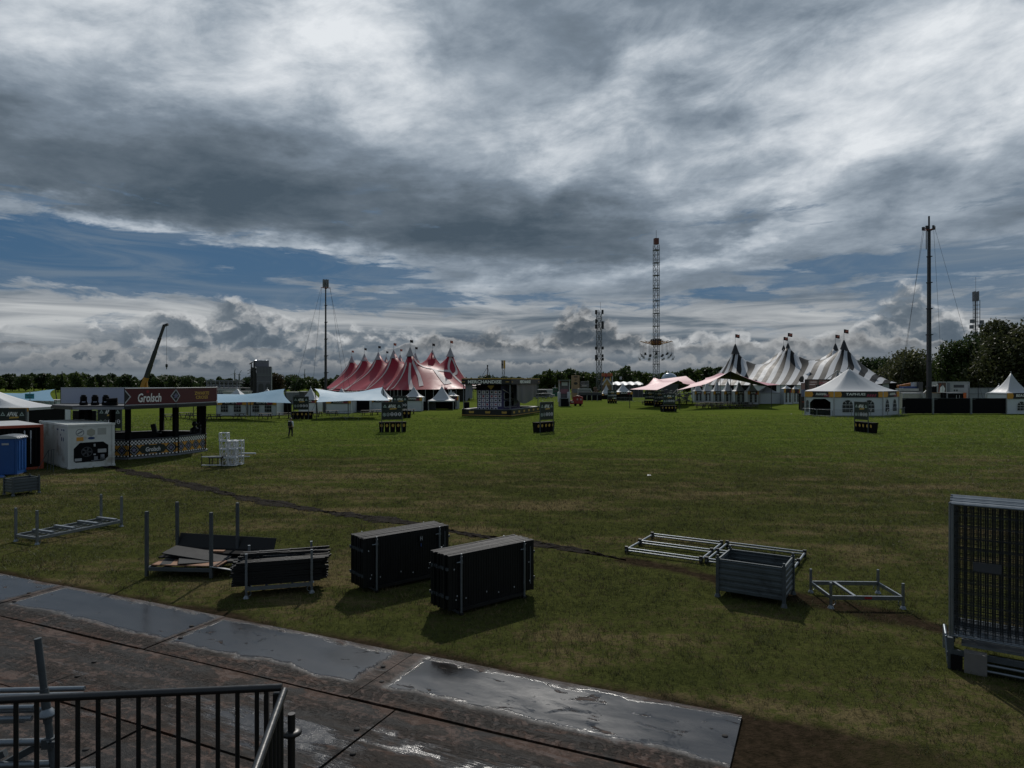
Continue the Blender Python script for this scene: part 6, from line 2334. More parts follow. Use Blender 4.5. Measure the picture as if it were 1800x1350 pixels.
for i in range(6):
    a, b = Vector((*cs[i], 0)), Vector((*cs[(i + 1) % 6], 0))
    u = (b - a).normalized()
    nrm = Vector((u.y, -u.x, 0))
    L = (b - a).length
    MB().beam((a.x, a.y, 0), (a.x, a.y, eave), 0.14).build('leg', LGREY, t)
    zt = 2.7
    nx = 12
    if i == 0:                              # open serving side with cut-away corners
        w_ = MB()
        w_.plate([(0, 0), (L * 0.17, 0), (L * 0.17, 1.9), (L * 0.3, 2.45), (L * 0.7, 2.5), (L * 0.88, 2.0), (L * 0.88, 0), (L, 0), (L, zt), (0, zt)], a - nrm * 0.06, u, (0, 0, 1), 0.02)
        wl = w_.build('side_wall', WALLC, t)
        window(wl, a + u * L * 0.085 + Vector((0, 0, 0.5)) - nrm * 0.03, u, L * 0.09, 1.9, True)
        MB().beam(a + u * L * 0.17 + Vector((0, 0, 1.0)) - nrm * 0.3, a + u * L * 0.88 + Vector((0, 0, 1.0)) - nrm * 0.3, 0.4, 0.08).build('serving_counter', DGREY, t)
        MB().beam(a + u * L * 0.10 + Vector((0, 0, 1.3)) - nrm * 2.4, a + u * L * 0.95 + Vector((0, 0, 1.3)) - nrm * 2.4, 0.1, 2.6).build('dark_backdrop', BLACKM, t)
    else:
        w_ = MB()
        for r in (0, 1):
            for k in range(nx + 1):
                q = a + u * (L * k / nx) - nrm * (0.06 + 0.03 * math.sin(k * 2.3 + r))
                w_.v.append((q.x, q.y, 0.04 + (zt - 0.04) * r))
        for k in range(nx):
            w_.f.append((k, k + 1, nx + 2 + k, nx + 1 + k))
            w_.sm.append(True)
        wl = w_.build('side_wall', WALLC, t)
        if i == 1:
            for f in (0.28, 0.72):
                window(wl, a + u * L * f + Vector((0, 0, 0.5)) - nrm * 0.02, u, 1.65, 1.95)
        elif i == 2:
            for f in (0.28, 0.75):
                window(wl, a + u * L * f + Vector((0, 0, 0.6)) - nrm * 0.02, u, L * 0.24, 1.9, True)
    if i in (0, 1, 2):
        banner(t, a, b, 2.74, 3.55, ('AAAANNN...', 'TAPHUIS', 'AANNN...')[i], wd=(L * 0.40), split=0.16 if i == 1 else 0.3)
    else:
        MB().beam((a.x, a.y, 3.15), (b.x, b.y, 3.15), 0.03, 0.8).build('banner', BANBLK, t)
tent_px('white pagoda tent with an arched window at the right edge of the photo', 1770, 1822, 728, 691, 655, ('win1', 'wall', 'wall', 'wall'), words='BEACH', ban=0.85, group='white pagoda tents', p=1.9)
tent_px('low white pagoda tent standing behind the black screen fence at the right', 1752, 1780, 722, 692, 676, (None, None, None, None), banners=(), y=112)
tent_px('white tent roof with yellow corner at the left edge', -210, 51, 774, 717, 672, ('dark', 'dark', 'dark', 'dark'), banners=(0,), y=61, ban=0.30, depth=5.0)
# far pagodas in the middle distance
tent_px('white pagoda tent under the tall lattice mast, left of two', 1057, 1077, 704, 692, 676, ('dark', 'wall', 'wall', 'wall'), words='BAR', y=190, ban=0.5)
tent_px('white pagoda tent in the middle distance, right of two by the lattice mast', 1083, 1112, 704, 689, 674, ('dark', 'dark', 'wall', 'wall'), words='BAR', y=178, ban=0.6)
tent_px('tiny white pagoda peak beside the green booth', 972, 980, 698, 688, 678, ('wall', 'wall', 'wall', 'wall'), banners=(), y=235)
# ------------------------------------------------------------------ trees
def leaf_mat(name, a, b):
    m = bpy.data.materials.new(name)
    m.use_nodes = True
    X.nt = m.node_tree
    p = X.nt.nodes['Principled BSDF']
    gn = X.nt.nodes.new('ShaderNodeNewGeometry')
    oi = X.nt.nodes.new('ShaderNodeObjectInfo')
    n = noise(gn.outputs['Position'], 0.45, 3, 0.6)
    c = mix((n - 0.5) * 1.6 + X(oi.outputs['Random']) * 0.55 + 0.2, a, b)
    X.nt.links.new(c, p.inputs['Base Color'])
    p.inputs['Roughness'].default_value = 0.55
    p.inputs['Specular IOR Level'].default_value = 0.25
    tr = X.nt.nodes.new('ShaderNodeBsdfTranslucent')
    X.nt.links.new(c, tr.inputs[0])
    ms = X.nt.nodes.new('ShaderNodeMixShader')
    ms.inputs[0].default_value = 0.38
    X.nt.links.new(p.outputs[0], ms.inputs[1])
    X.nt.links.new(tr.outputs[0], ms.inputs[2])
    X.nt.links.new(ms.outputs[0], X.nt.nodes['Material Output'].inputs[0])
    return m


LEAF = leaf_mat('dark_foliage', (0.018, 0.034, 0.012), (0.044, 0.070, 0.020))
LEAF2 = leaf_mat('mid_green_foliage', (0.026, 0.046, 0.012), (0.064, 0.090, 0.022))
LEAF3 = leaf_mat('olive_foliage', (0.036, 0.046, 0.018), (0.080, 0.086, 0.034))
LEAFB = leaf_mat('bronze_foliage', (0.030, 0.026, 0.014), (0.060, 0.048, 0.022))
BARK = M('bark', (0.040, 0.034, 0.028), 0.9, 0, 0.35, 2, 0.4, bscale=8)


def crown_mesh(name, rng, blobs, n, size, m):
    """Leaf-sized faces scattered through a set of uneven lumps."""
    co = []
    w = np.array([b[3] * b[4] for b in blobs])
    idx = rng.choice(len(blobs), n, p=w / w.sum())
    B = np.array(blobs)[idx]
    d = rng.normal(size=(n, 3))
    d /= np.linalg.norm(d, axis=1, keepdims=True)
    r = rng.uniform(0.45, 1.0, n) ** 0.5 * (1 + 0.14 * rng.normal(size=n))
    c = B[:, :3] + d * np.stack([B[:, 3], B[:, 3], B[:, 4]], 1) * r[:, None]
    nrm = d * 0.6 + rng.normal(size=(n, 3)) * 0.7
    nrm /= np.linalg.norm(nrm, axis=1, keepdims=True)
    t = np.cross(nrm, rng.normal(size=(n, 3)))
    t /= np.linalg.norm(t, axis=1, keepdims=True)
    b = np.cross(nrm, t)
    s = size * rng.uniform(0.5, 1.3, n)[:, None]
    q = np.stack([c - t * s, c + b * s * 0.55, c + t * s, c - b * s * 0.55], 1).reshape(-1, 3)
    me = bpy.data.meshes.new(name)
    nv = len(q)
    me.vertices.add(nv)
    me.vertices.foreach_set('co', q.astype(np.float32).ravel())
    me.loops.add(nv)
    me.loops.foreach_set('vertex_index', np.arange(nv, dtype=np.int32))
    me.polygons.add(nv // 4)
    me.polygons.foreach_set('loop_start', np.arange(0, nv, 4, dtype=np.int32))
    me.update(calc_edges=True)
    me.materials.append(m)
    return me


def tree_meshes(seed, h, w, n, size, m, low=0.12, nb=16, ragged=0.5):
    rng = np.random.default_rng(seed)
    blobs = []
    for k in range(nb):
        f = (k + 0.5) / nb
        z = h * (low + (1 - low) * (0.06 + 0.86 * f))
        prof = math.sin(math.pi * min(1, 0.16 + 0.84 * (0.12 + 0.80 * f))) ** 0.7
        a = rng.uniform(0, 2 * math.pi)
        rr = w * 0.5 * prof * rng.uniform(0.15, 0.85)
        br = w * rng.uniform(0.14, 0.14 + 0.16 * (1 - ragged * 0.5)) * (0.55 + 0.6 * prof)
        blobs.append((rr * math.cos(a), rr * math.sin(a), min(z, h - br * 0.8), br, br * rng.uniform(0.6, 0.95)))
    blobs.append((0, 0, h * 0.55, w * 0.30, h * 0.28))
    crown = crown_mesh('crown', rng, blobs, n, size, m)
    tk = MB()
    tk.tube((0, 0, -0.1), (0.1, 0, h * 0.35), w * 0.030, 7, w * 0.020, cap=False).tube((0.1, 0, h * 0.35), (0, 0.1, h * 0.85), w * 0.020, 6, w * 0.006, cap=False)
    for bl in blobs[:nb:2]:
        z0 = max(h * 0.2, bl[2] - h * 0.22)
        tk.tube((0.05, 0.03, z0), (bl[0], bl[1], bl[2]), w * 0.011, 5, w * 0.003, cap=False)
    return crown, tk.mesh('trunk', BARK)


def place_tree(name, meshes, loc, rz, sc, label, group):
    t = thing(name, label, 'tree', loc, rz, group)
    t.scale = sc
    for nm, me in (('crown', meshes[0]), ('trunk', meshes[1])):
        o = bpy.data.objects.new(nm, me)
        COL.objects.link(o)
        o.parent = t
    return t


far_kinds = [tree_meshes(11, 10, 9, 1500, 0.62, LEAF), tree_meshes(12, 10, 8, 1500, 0.60, LEAF2), tree_meshes(13, 10, 10.5, 1700, 0.62, LEAF, nb=20), tree_meshes(14, 10, 6.5, 1200, 0.55, LEAF2, nb=12)]
# top of the distant tree line along the photograph: (column, row)
sky_line = [(-60, 656), (0, 658), (60, 657), (110, 655), (150, 660), (190, 655), (240, 662), (300, 659), (350, 663), (390, 662), (430, 664), (470, 656), (495, 660), (530, 665), (560, 662), (600, 663), (650, 664),
            (700, 664), (760, 663), (820, 664), (880, 660), (930, 662), (960, 652), (1000, 650), (1035, 651), (1065, 655), (1090, 646), (1110, 650), (1140, 656), (1165, 656), (1185, 651), (1220, 648), (1262, 644), (1300, 648), (1360, 650), (1450, 650), (1510, 640), (1560, 634)]


def line_at(px):
    for (a, ya), (b, yb_) in zip(sky_line, sky_line[1:]):
        if a <= px <= b:
            return ya + (yb_ - ya) * (px - a) / (b - a)
    return sky_line[-1][1]


random.seed(21)
k = 0
px = -55.0
while px < 1560:
    yy = random.uniform(300, 345)
    if 940 < px < 1060 or px > 1170:
        yy = random.uniform(255, 290)
    top = EYE + (HOR - line_at(px) + random.uniform(-4.5, 2.0) + (random.random() < 0.22) * random.uniform(1, 4)) / FOC * yy
    sc = top / 10.0
    kd = random.choice(far_kinds)
    x = (px - 900) / FOC * yy
    lab = 'tree in the distant tree line' + (' at the left behind the drinks bar' if px < 380 else ' behind the blue canopies and red tent' if px < 830 else ' behind the swing ride and food stalls' if px < 1180 else ' behind the striped tent')
    place_tree('broadleaf_tree', kd, (x, yy, 0), random.uniform(0, 6.28), (sc * random.uniform(1.0, 1.25), sc * random.uniform(1.0, 1.25), sc), lab, lab.replace('tree in', 'trees in'))
    px += random.uniform(12, 19) * (0.85 if sc < 0.9 else 1.0)
# a second, lower and farther belt closes the gaps at the foot
px = -70.0
while px < 1620:
    yy = random.uniform(420, 470)
    top = EYE + (HOR - line_at(px) - random.uniform(1.0, 4.0)) / FOC * yy
    sc = max(0.5, top / 10.0)
    lab = 'low tree in the farther belt closing the horizon'
    place_tree('broadleaf_tree', random.choice(far_kinds), ((px - 900) / FOC * yy, yy, 0), random.uniform(0, 6.28), (sc * 1.5, sc * 1.5, sc), lab, 'low trees in the farther belt')
    px += 22
sp = MB()
rng = np.random.default_rng(5)
cone = [(0, 0, 1.5 + 0.62 * i, 1.5 * (1 - i / 15), 0.5) for i in range(15)]
yy = 300
hh = EYE + (HOR - 653.5) / FOC * yy
place_tree('conifer', (crown_mesh('crown', rng, cone, 900, 0.4, LEAF), MB().tube((0, 0, 0), (0, 0, 9.5), 0.2, 6, 0.05).mesh('trunk', BARK)), ((109 - 900) / FOC * yy, yy, 0), 0, (0.9, 0.9, hh / 10.5), 'narrow pointed conifer rising above the tree line at the left', None)
yy = 210
mesh_b = tree_meshes(31, 10, 9, 2600, 0.42, LEAFB)
h_ = EYE + (HOR - 657) / FOC * yy
place_tree('bronze_tree', mesh_b, ((486 - 900) / FOC * yy, yy, 0), 0, (h_ / 10 * 1.05, h_ / 10 * 1.05, h_ / 10), 'bronze-tinted round tree right behind the grey stage tower', None)
mesh_d = tree_meshes(32, 10, 8.6, 3000, 0.40, LEAF, nb=22)
yy = 230
h_ = EYE + (HOR - 646) / FOC * yy
place_tree('round_tree', mesh_d, ((1099 - 900) / FOC * yy, yy, 0), 0, (h_ / 10 * 0.95, h_ / 10 * 0.95, h_ / 10), 'taller dark round tree left of the swing ride', None)

# big trees at the right
near = [  # column, depth, top row, width m, seed, material, leaves, label
    (1528, 190, 628, 11, 41, LEAF, 6500, 'dark tree just right of the striped tent'),
    (1560, 198, 627, 13, 46, LEAF, 6500, 'dark round tree right of the striped tent, second from it'),
    (1598, 172, 613, 15, 42, LEAF3, 9000, 'broad bushy tree directly left of the tall guyed mast'),
    (1655, 205, 618, 15, 43, LEAF3, 2300, 'thin-leaved tree with sky showing through, right of the tall guyed mast'),
    (1690, 150, 598, 12, 44, LEAF2, 9000, 'mid green tree at the left foot of the big grove'),
    (1730, 150, 582, 13, 47, LEAF, 9000, 'dark green tree in the middle of the big grove'),
    (1765, 140, 560, 13, 48, LEAF3, 11000, 'tall grey-green tree near the right edge of the photo'),
    (1822, 132, 548, 15, 49, LEAF3, 11000, 'tallest tree of the grove, cut by the right edge'),
    (1700, 165, 640, 12, 50, LEAF2, 6000, 'low green bush-like tree below the grove'),
    (1850, 150, 560, 14, 51, LEAF, 6000, 'dark tree just outside the right edge'),
]
for (px, yy, row_, w, seed, m, n, lab) in near:
    h = EYE + (HOR - row_) / FOC * yy
    ms_ = tree_meshes(seed, h, w, n, 0.38, m, low=0.10, nb=26, ragged=0.8 if seed == 43 else 0.4)
    place_tree('large_tree', ms_, ((px - 900) / FOC * yy, yy, 0), 0, (1, 1, 1), lab, 'large trees of the grove at the right')
for k in range(9):
    px = 1500 + k * 40
    yy = 225 + random.uniform(-10, 20)
    place_tree('broadleaf_tree', random.choice(far_kinds), ((px - 900) / FOC * yy, yy, 0), random.uniform(0, 6), (1.1, 1.1, (0.9 if k < 5 else 1.25)), 'low tree filling the grove behind the black fence at the right', 'low trees filling the grove')


# ------------------------------------------------------------------ masts and towers
def lattice(mb, h0, h1, w, r, step, diag=True):
    q = w / 2
    c = [(-q, -q), (q, -q), (q, q), (-q, q)]
    for x, y in c:
        mb.beam((x, y, h0), (x, y, h1), r * 2)
    z = h0
    k = 0
    while z < h1 - step * 0.5:
        for i in range(4):
            a, b = c[i], c[(i + 1) % 4]
            mb.beam((*a, z), (*b, z), r * 1.3)
            if diag:
                mb.beam((*(a if k % 2 else b), z), (*(b if k % 2 else a), z + step), r * 1.1)
        z += step
        k += 1
    return mb


def guys(t, top, feet):
    for f in feet:
        MB().tube(top if len(top) == 3 else top, f, 0.035, 4).build('guy_wire', LGREY if False else MAST, t)


def mast(label, px, base_row, y, top_row, w0, w1, antenna):
    x = (px - 900) / FOC * y
    H = EYE + (HOR - top_row) / FOC * y
    t = thing('telescopic_mast', label, 'mast', (x, y, 0), 0, 'slim dark telescopic masts')
    n = 7
    m1 = H * 0.93
    for k in range(n):
        z0, z1 = m1 * k / n, m1 * (k + 1) / n
        w = w0 + (w1 - w0) * k / (n - 1)
        s_ = MB().box((0, 0, (z0 + z1) / 2), (w, w, z1 - z0)).build('section', MAST, t)
        MB().box((0, 0, z1 - 0.1), (w * 1.35, w * 1.35, 0.18)).box((w * 0.9, 0, z1 - 0.05), (w * 0.9, 0.12, 0.12)).build('collar', MAST, s_)
    mb = MB()
    for a in range(4):
        mb.beam((0, 0, m1), (0.95 * math.cos(a * 1.571 + 0.4), 0.95 * math.sin(a * 1.571 + 0.4), m1 + 0.1), 0.12)
    mb.build('head_bracket', ORANGE, t)
    mb = MB()
    if antenna == 'panels':
        mb.tube((0, 0, m1), (0, 0, H), 0.07, 6)
        for a in range(6):
            mb.box((0.5 * math.cos(a * 1.05), 0.5 * math.sin(a * 1.05), H - 0.85), (0.22, 0.22, 1.6), a * 1.05)
            mb.beam((0, 0, H - 0.8), (0.5 * math.cos(a * 1.05), 0.5 * math.sin(a * 1.05), H - 0.8), 0.05)
        mb.build('antenna', MGREY, t)
    else:
        mb.tube((0, 0, m1), (0, 0, H), 0.14, 8)
        for a in range(5):
            mb.box((0.8 * math.cos(a * 1.26), 0.8 * math.sin(a * 1.26), m1 + 0.3), (0.35, 0.3, 0.55), a)
        mb.build('antenna', MAST, t)
        MB().tube((-0.45, 0, m1 - 3.2), (-0.45, 0, m1 - 0.2), 0.08, 6).build('cable_tray', MAST, t)
    for (fx, fy, f0) in ((-0.13, 0.05, 1), (-0.24, -0.12, 1), (0.14, 0.10, 1), (0.24, -0.08, 1)):
        s = 0.9 if fx > 0 else -0.9
        MB().tube((s, 0.2 * (1 if fy > 0 else -1), m1), (fx * H * f0, fy * H, 0), 0.022, 4).build('guy_wire', MAST, t)
    MB().box((0, 0, 0.7), (2.2, 4.0, 1.4)).build('base_unit', DGREY, t)


mast('slim guyed mast with a ring of antenna panels left of the red tent', 572.5, 700, 140, 491, 0.50, 0.22, 'panels')
mast('tall thick guyed mast with a single tube on top at the right', 1633, 705, 112, 380, 0.60, 0.36, 'tube')
# lattice mast with antennas
y = 260
t = thing('lattice_mast', 'lattice radio mast with many dark antennas right of the food stalls', 'mast', ((1053 - 900) / FOC * y, y, 0), R(20))
H = EYE + (HOR - 545) / FOC * y
lattice(MB(), 0, H, 1.5, 0.09, 2.4).build('lattice', LATT, t)
MB().tube((0.6, 0, H), (0.6, 0, H + 3), 0.05, 5).build('whip', MAST, t)
mb = MB()
random.seed(5)
for z in (H - 1.0, H - 4.6, H - 6.8, H - 14.5, H - 17.2, H - 19.0):
    for s in (-1.35, 1.35):
        mb.box((s, -0.3, z + random.uniform(-0.5, 0.5)), (0.7, 0.7, 1.6 if z > H - 9 else 1.1), random.uniform(0, 1))
        mb.beam((0, 0, z), (s, -0.3, z), 0.1)
mb.build('antenna', BLACK, t)
# right radio mast in the trees
y = 170
t = thing('lattice_mast', 'grey radio mast with panel antennas rising from the trees at the right', 'mast', ((1716.5 - 900) / FOC * y, y, 0), 0)
H = EYE + (HOR - 528) / FOC * y
mb = lattice(MB(), 0, H, 1.0, 0.05, 1.0, False)
mb.tube((-0.35, 0, 0), (-0.35, 0, H), 0.14, 6)
mb.build('lattice', LATT, t)
MB().tube((-0.2, 0, H), (-0.2, 0, H + 5.8), 0.03, 5).build('whip', MAST, t)
mb = MB()
for a in range(4):
    mb.box((-0.2 + 0.6 * math.cos(a * 1.57 + 0.5), 0.6 * math.sin(a * 1.57 + 0.5), H + 1.0), (0.28, 0.28, 2.4))
mb.tube((-0.2, 0, H - 0.5), (-0.2, 0, H + 2.4), 0.09, 6)
for dz_, s in ((-6.2, -1.1), (-6.4, 1.3), (-7.6, -1.2), (-7.4, 1.0)):
    mb.box((s, 0, H + dz_ + 1), (0.75, 0.6, 0.9))
    mb.beam((0, 0, H + dz_ + 1), (s, 0, H + dz_ + 1), 0.08)
mb.build('antenna', MGREY, t)

# swing ride
y = 215
t = thing('swing_ride', 'tall lattice swing-carousel tower with hanging seats', 'fairground ride', ((1153.5 - 900) / FOC * y, y, 0), R(12))
H = EYE + (HOR - 431) / FOC * y
RIDE = M('ride_steel', (0.23, 0.235, 0.25), 0.5, 0.4)
lattice(MB(), 0, H, 1.45, 0.07, 1.6).build('tower', RIDE, t)
mb = MB()
for k in range(12):
    z = H * (k + 0.6) / 12
    mb.box((0, 0, z), (1.75, 1.75, 0.18))
mb.build('collar', LATT, t)
top_ = MB().box((0, 0, H + 1.2), (1.3, 1.3, 1.9)).build('head_box', M('rust_head_box', (0.12, 0.04, 0.03), 0.6), t)
MB().tube((0, 0, H + 2.1), (0, 0, EYE + (HOR - 405) / FOC * y), 0.06, 5).build('spike', MAST, top_)
za = EYE + (HOR - 603) / FOC * y
hub = MB().lathe([(1.4, -0.7), (1.65, -0.5), (1.65, 0.6), (1.2, 0.9)], 12, (0, 0, za)).build('carriage', M('carriage_maroon', (0.10, 0.035, 0.02), 0.5), t)
mb = MB()
for a in range(12):
    mb.box((1.5 * math.cos(a * 0.524), 1.5 * math.sin(a * 0.524), za + 0.75), (0.3, 0.3, 0.9), a)
mb.build('figure_head', BLACK, hub)
random.seed(9)
for a in range(16):
    th = a * 2 * math.pi / 16
    c_, s_ = math.cos(th), math.sin(th)
    rr = 5.1
    arm = MB().beam((1.3 * c_, 1.3 * s_, za - 0.5), (rr * c_, rr * s_, za + 0.55), 0.13).beam((1.3 * c_, 1.3 * s_, za + 0.5), (3.2 * c_, 3.2 * s_, za + 0.35), 0.09).build('arm', CRANEY, t)
    zs = za - (4.6 if a % 2 else 5.2)
    for f in (0.86, 1.0):
        mb = MB()
        for e in (-0.22, 0.22):
            mb.tube((rr * f * c_ - e * s_, rr * f * s_ + e * c_, za + 0.5 * f), (rr * f * 1.06 * c_ - e * s_, rr * f * 1.06 * s_ + e * c_, zs + (0 if f == 1.0 else 1.1)), 0.02, 4)
        mb.build('chain', MAST, arm)
        z_ = zs + (0 if f == 1.0 else 1.1)
        MB().box((rr * f * 1.06 * c_, rr * f * 1.06 * s_, z_ - 0.1), (0.4, 0.7, 0.16), th).box((rr * f * 1.10 * c_, rr * f * 1.10 * s_, z_ + 0.2), (0.10, 0.7, 0.4), th).build('seat', LGREY if f == 1.0 else BLACK, arm)
MB().box((0, 0, 0.6), (8, 8, 1.2)).build('base', DGREY, t)

# crane
y = 185
xb, xt = (249 - 900) / FOC * y, (289 - 900) / FOC * y
t = thing('mobile_crane', 'mobile crane with a dark slanted telescopic boom and amber base', 'crane', (xb, y, 0), 0)
zt = EYE + (HOR - 570.5) / FOC * y
zb = 2.4
n = 5
for k in range(n):
    f0, f1 = k / n, (k + 1) / n
    w = 1.05 - 0.12 * k
    MB().beam(((xt - xb) * f0, 0, zb + (zt - zb) * f0), ((xt - xb) * f1, 0, zb + (zt - zb) * f1), w, w).build('boom_section', CRANEY if k == 0 else MAST, t)
MB().beam((xt - xb - 0.25, 0, zt - 0.4), (xt - xb + 1.0, 0, zt + 0.1), 0.6, 0.6).build('boom_head', MAST, t)
MB().beam((1.6, 0, 2.2), ((xt - xb) * 0.2, 0, zb + (zt - zb) * 0.16), 0.4).build('lift_ram', CRANEY, t)
zh = EYE + (HOR - 645) / FOC * y
MB().tube((xt - xb + 0.6, 0, zt), (xt - xb + 0.6, 0, zh + 0.5), 0.035, 4).build('hoist_rope', MAST, t)
MB().lathe([(0.0, 0.9), (0.3, 0.7), (0.32, 0.1), (0.14, -0.1), (0.10, -0.6), (0.0, -0.7)], 8, (xt - xb + 0.6, 0, zh)).build('hook_block', MAST, t)
cb = MB().box((0, 0, 1.3), (9.0, 2.6, 1.0)).box((-1.5, 0, 2.3), (3.4, 2.4, 1.1)).build('carrier', CRANEY, t)
MB().box((3.6, 0, 2.3), (1.8, 2.4, 1.3)).build('cab', DGREY, t)
for k in range(4):
    for s in (-1.2, 1.2):
        MB().tube((-3.4 + 2.2 * k, s - 0.15, 0.55), (-3.4 + 2.2 * k, s + 0.15, 0.55), 0.55, 12).build('wheel', BLACKM, t)

# wind turbines
for (px, py_hub, r, y, label, ph) in ((412.5, 656.5, 7.5, 700, 'wind turbine left of two above the grandstand', 0.2), (420.5, 658.5, 9.0, 640, 'wind turbine with outstretched blades, right of two above the grandstand', 0.55), (535.5, 658, 9.5, 680, 'lone wind turbine between the stage tower and the red tent', 0.1)):
    x, _, z = xz(px, py_hub, y)
    t = thing('wind_turbine', label, 'wind turbine', (x, y, 0), 0, 'wind turbines on the horizon')
    TUR = bpy.data.materials.get('turbine_grey') or M('turbine_grey', (0.16, 0.18, 0.20), 0.6)
    MB().tube((0, 0, 0), (0, 0, z), 1.0, 8, 0.6).build('tower', TUR, t)
    MB().box((0, 0.6, z), (0.9, 2.6, 0.9)).build('nacelle', TUR, t)
    L = r / FOC * y
    for k in range(3):
        a = ph + k * 2.0944
        MB().beam((0, -0.9, z), (L * math.sin(a), -0.9, z + L * math.cos(a)), 0.55, 0.2).build('blade', TUR, t)

# billboard tower, mast tripod
x, y = (885 - 900) / FOC * 250, 250
t = thing('sign_tower', 'yellow and grey panel sign tower above the merchandise stand', 'sign tower', (x, y, 0), 0)
z0, z1 = EYE + (HOR - 648) / FOC * y, EYE + (HOR - 633.5) / FOC * y
lattice(MB(), 0, z0, 0.9, 0.08, 1.6).build('lattice', LATT, t)
MB().box((-0.4, -0.5, (z0 + z1) / 2), (0.75, 0.1, z1 - z0)).build('grey_panel', MGREY, t)
MB().box((0.35, -0.5, (z0 + z1) / 2), (0.65, 0.1, z1 - z0)).build('yellow_panel', GOLD, t)
MB().plate(ngon(10, 0.35), (-0.4, -0.58, (z0 + z1) / 2), (1, 0, 0), (0, 0, 1), 0.03).build('round_mark', BLACK, t)
x, y = (857 - 900) / FOC * 190, 190
t = thing('rigging_mast', 'thin rigging mast with two slanted stays behind the merchandise stand', 'mast', (x, y, 0), 0)
H = EYE + (HOR - 643) / FOC * y
MB().tube((0, 0, 0), (0, 0, H), 0.12, 6).box((0, 0, H), (0.35, 0.35, 0.5)).build('pole', MAST, t)
MB().tube((0, 0, H - 0.3), (-2.8, 0, H - 5), 0.05, 4).build('stay', MAST, t)
MB().tube((0, 0, H - 0.3), (1.3, 0, H - 5), 0.05, 4).build('stay', MAST, t)

# ------------------------------------------------------------------ grey stage tower and grandstand at the left
y = 178
t = thing('stage_tower', 'tall grey clad stage tower with a silver top sheet left of the slim mast', 'tower', ((437 - 900) / FOC * y, y, 0), R(21))
s = y / FOC
zt = lambda r: EYE + (HOR - r) * s
GR = M('tower_cladding', (0.11, 0.11, 0.135), 0.6, 0, 0.25, 0.5)
GRL = M('tower_cladding_pale', (0.17, 0.17, 0.20), 0.6, 0, 0.25, 0.5)
MB().box(((13 + 38) / 2 * s, 2.2, zt(644) / 2), (25 * s, 4.4, zt(644))).build('lower_block', GR, t)
MB().box((22 * s, 3.5, (zt(633) + zt(644)) / 2), (24 * s, 3.2, zt(633) - zt(644))).build('upper_block', GRL, t)
mb = MB()
for k in range(5):
    mb.box(((17 + 5.2 * k) * s, -0.03, (zt(646) + zt(658)) / 2), (0.10, 0.08, zt(646) - zt(658)))
for r in (657.5, 660, 671):
    mb.box((25.5 * s, -0.03, zt(r)), (25 * s, 0.08, 0.16))
mb.build('cladding_ribs', MGREY, t)
mb = MB()
for x0 in (16.5, 28):
    mb.plate(arch(8.5 * s, zt(672) - 0.5), (x0 * s + 4 * s, -0.06, 0.2), (1, 0, 0), (0, 0, 1), 0.05)
mb.build('arched_doors', DGREY, t)
MB().beam((38.2 * s, -0.1, 0), (38.2 * s, -0.1, zt(645)), 0.22).build('edge_pole', LGREY, t)
random.seed(3)
mb = MB()
for k in range(14):
    x0 = random.uniform(2, 12) * s
    z1 = zt(random.uniform(644, 672))
    mb.box((x0, random.uniform(0, 2.5), z1 / 2), (0.45, 0.5, z1), random.uniform(-0.2, 0.2))
    mb.beam((x0 - 1.0, 0.2, z1 - 1.0), (x0 + 1.2, 0.6, z1), 0.12)
mb.build('scaffold_side', BLACK, t)
MB().beam((1.2 * s, 1, zt(640)), (7 * s, 1, zt(636)), 0.25).beam((4.5 * s, 1, 0), (4.5 * s, 1, zt(638)), 0.3).beam((10 * s, 1.2, 0), (9 * s, 1.2, zt(634)), 0.35).build('side_truss', BLACK, t)
SILV = M('silver_sheet', (0.6, 0.61, 0.63), 0.28, 0.85, 0.2, 2, 0.6, bscale=1.5)
mb = MB()
nx = 14
for r in (0, 1, 2):
    for k in range(nx + 1):
        mb.v.append(((10 + 22.5 * k / nx) * s, 1.9 + r * 1.1, zt(636.5) + [0.0, 0.65, 0.7][r] + 0.22 * math.sin(k * 2.3 + r)))
for r in (0, 1):
    for k in range(nx):
        a = r * (nx + 1) + k
        mb.f.append((a, a + 1, a + nx + 2, a + nx + 1))
        mb.sm.append(False)
mb.build('silver_top_sheet', SILV, t)

y = 235
s = y / FOC
zt = lambda r: EYE + (HOR - r) * s
t = thing('grandstand', 'grandstand hall with a dark roof and rows of white seats behind the bar', 'building', ((395 - 900) / FOC * y, y, 0), 0)
MB().add([(-33 * s, 0, zt(668.5)), (24 * s, 0, zt(668.5)), (24 * s, 6, zt(669)), (-33 * s, 6, zt(669)), (-33 * s, 0, zt(670.5)), (24 * s, 0, zt(670.5)), (24 * s, 6, zt(671)), (-33 * s, 6, zt(671))],
         [(0, 1, 2, 3), (7, 6, 5, 4), (0, 4, 5, 1), (1, 5, 6, 2), (2, 6, 7, 3), (3, 7, 4, 0)]).build('roof', MGREY, t)
MB().box((-3 * s, 9, zt(682) / 2), (62 * s, 10, zt(682))).build('body', DGREY, t)
for r, (z0, z1) in enumerate(((671.5, 674), (675.5, 678.5), (679, 682))):
    mb = MB()
    for k in range(26):
        mb.box((-30 * s + k * 2.35 * s, 1.0 - r * 1.2, (zt(z0) + zt(z1)) / 2), (1.25 * s if r else 1.6 * s, 0.2, (zt(z0) - zt(z1)) * 0.62), 0, Matrix.Rotation(0.25, 3, 'Y') if r == 0 else None)
    mb.build('seat_row', LGREY if r else WHITE, t)
    MB().box((-2 * s, 2.0 - r * 1.2, zt(z1 + 0.5)), (64 * s, 1.4, 0.3)).build('step', DGREY, t)
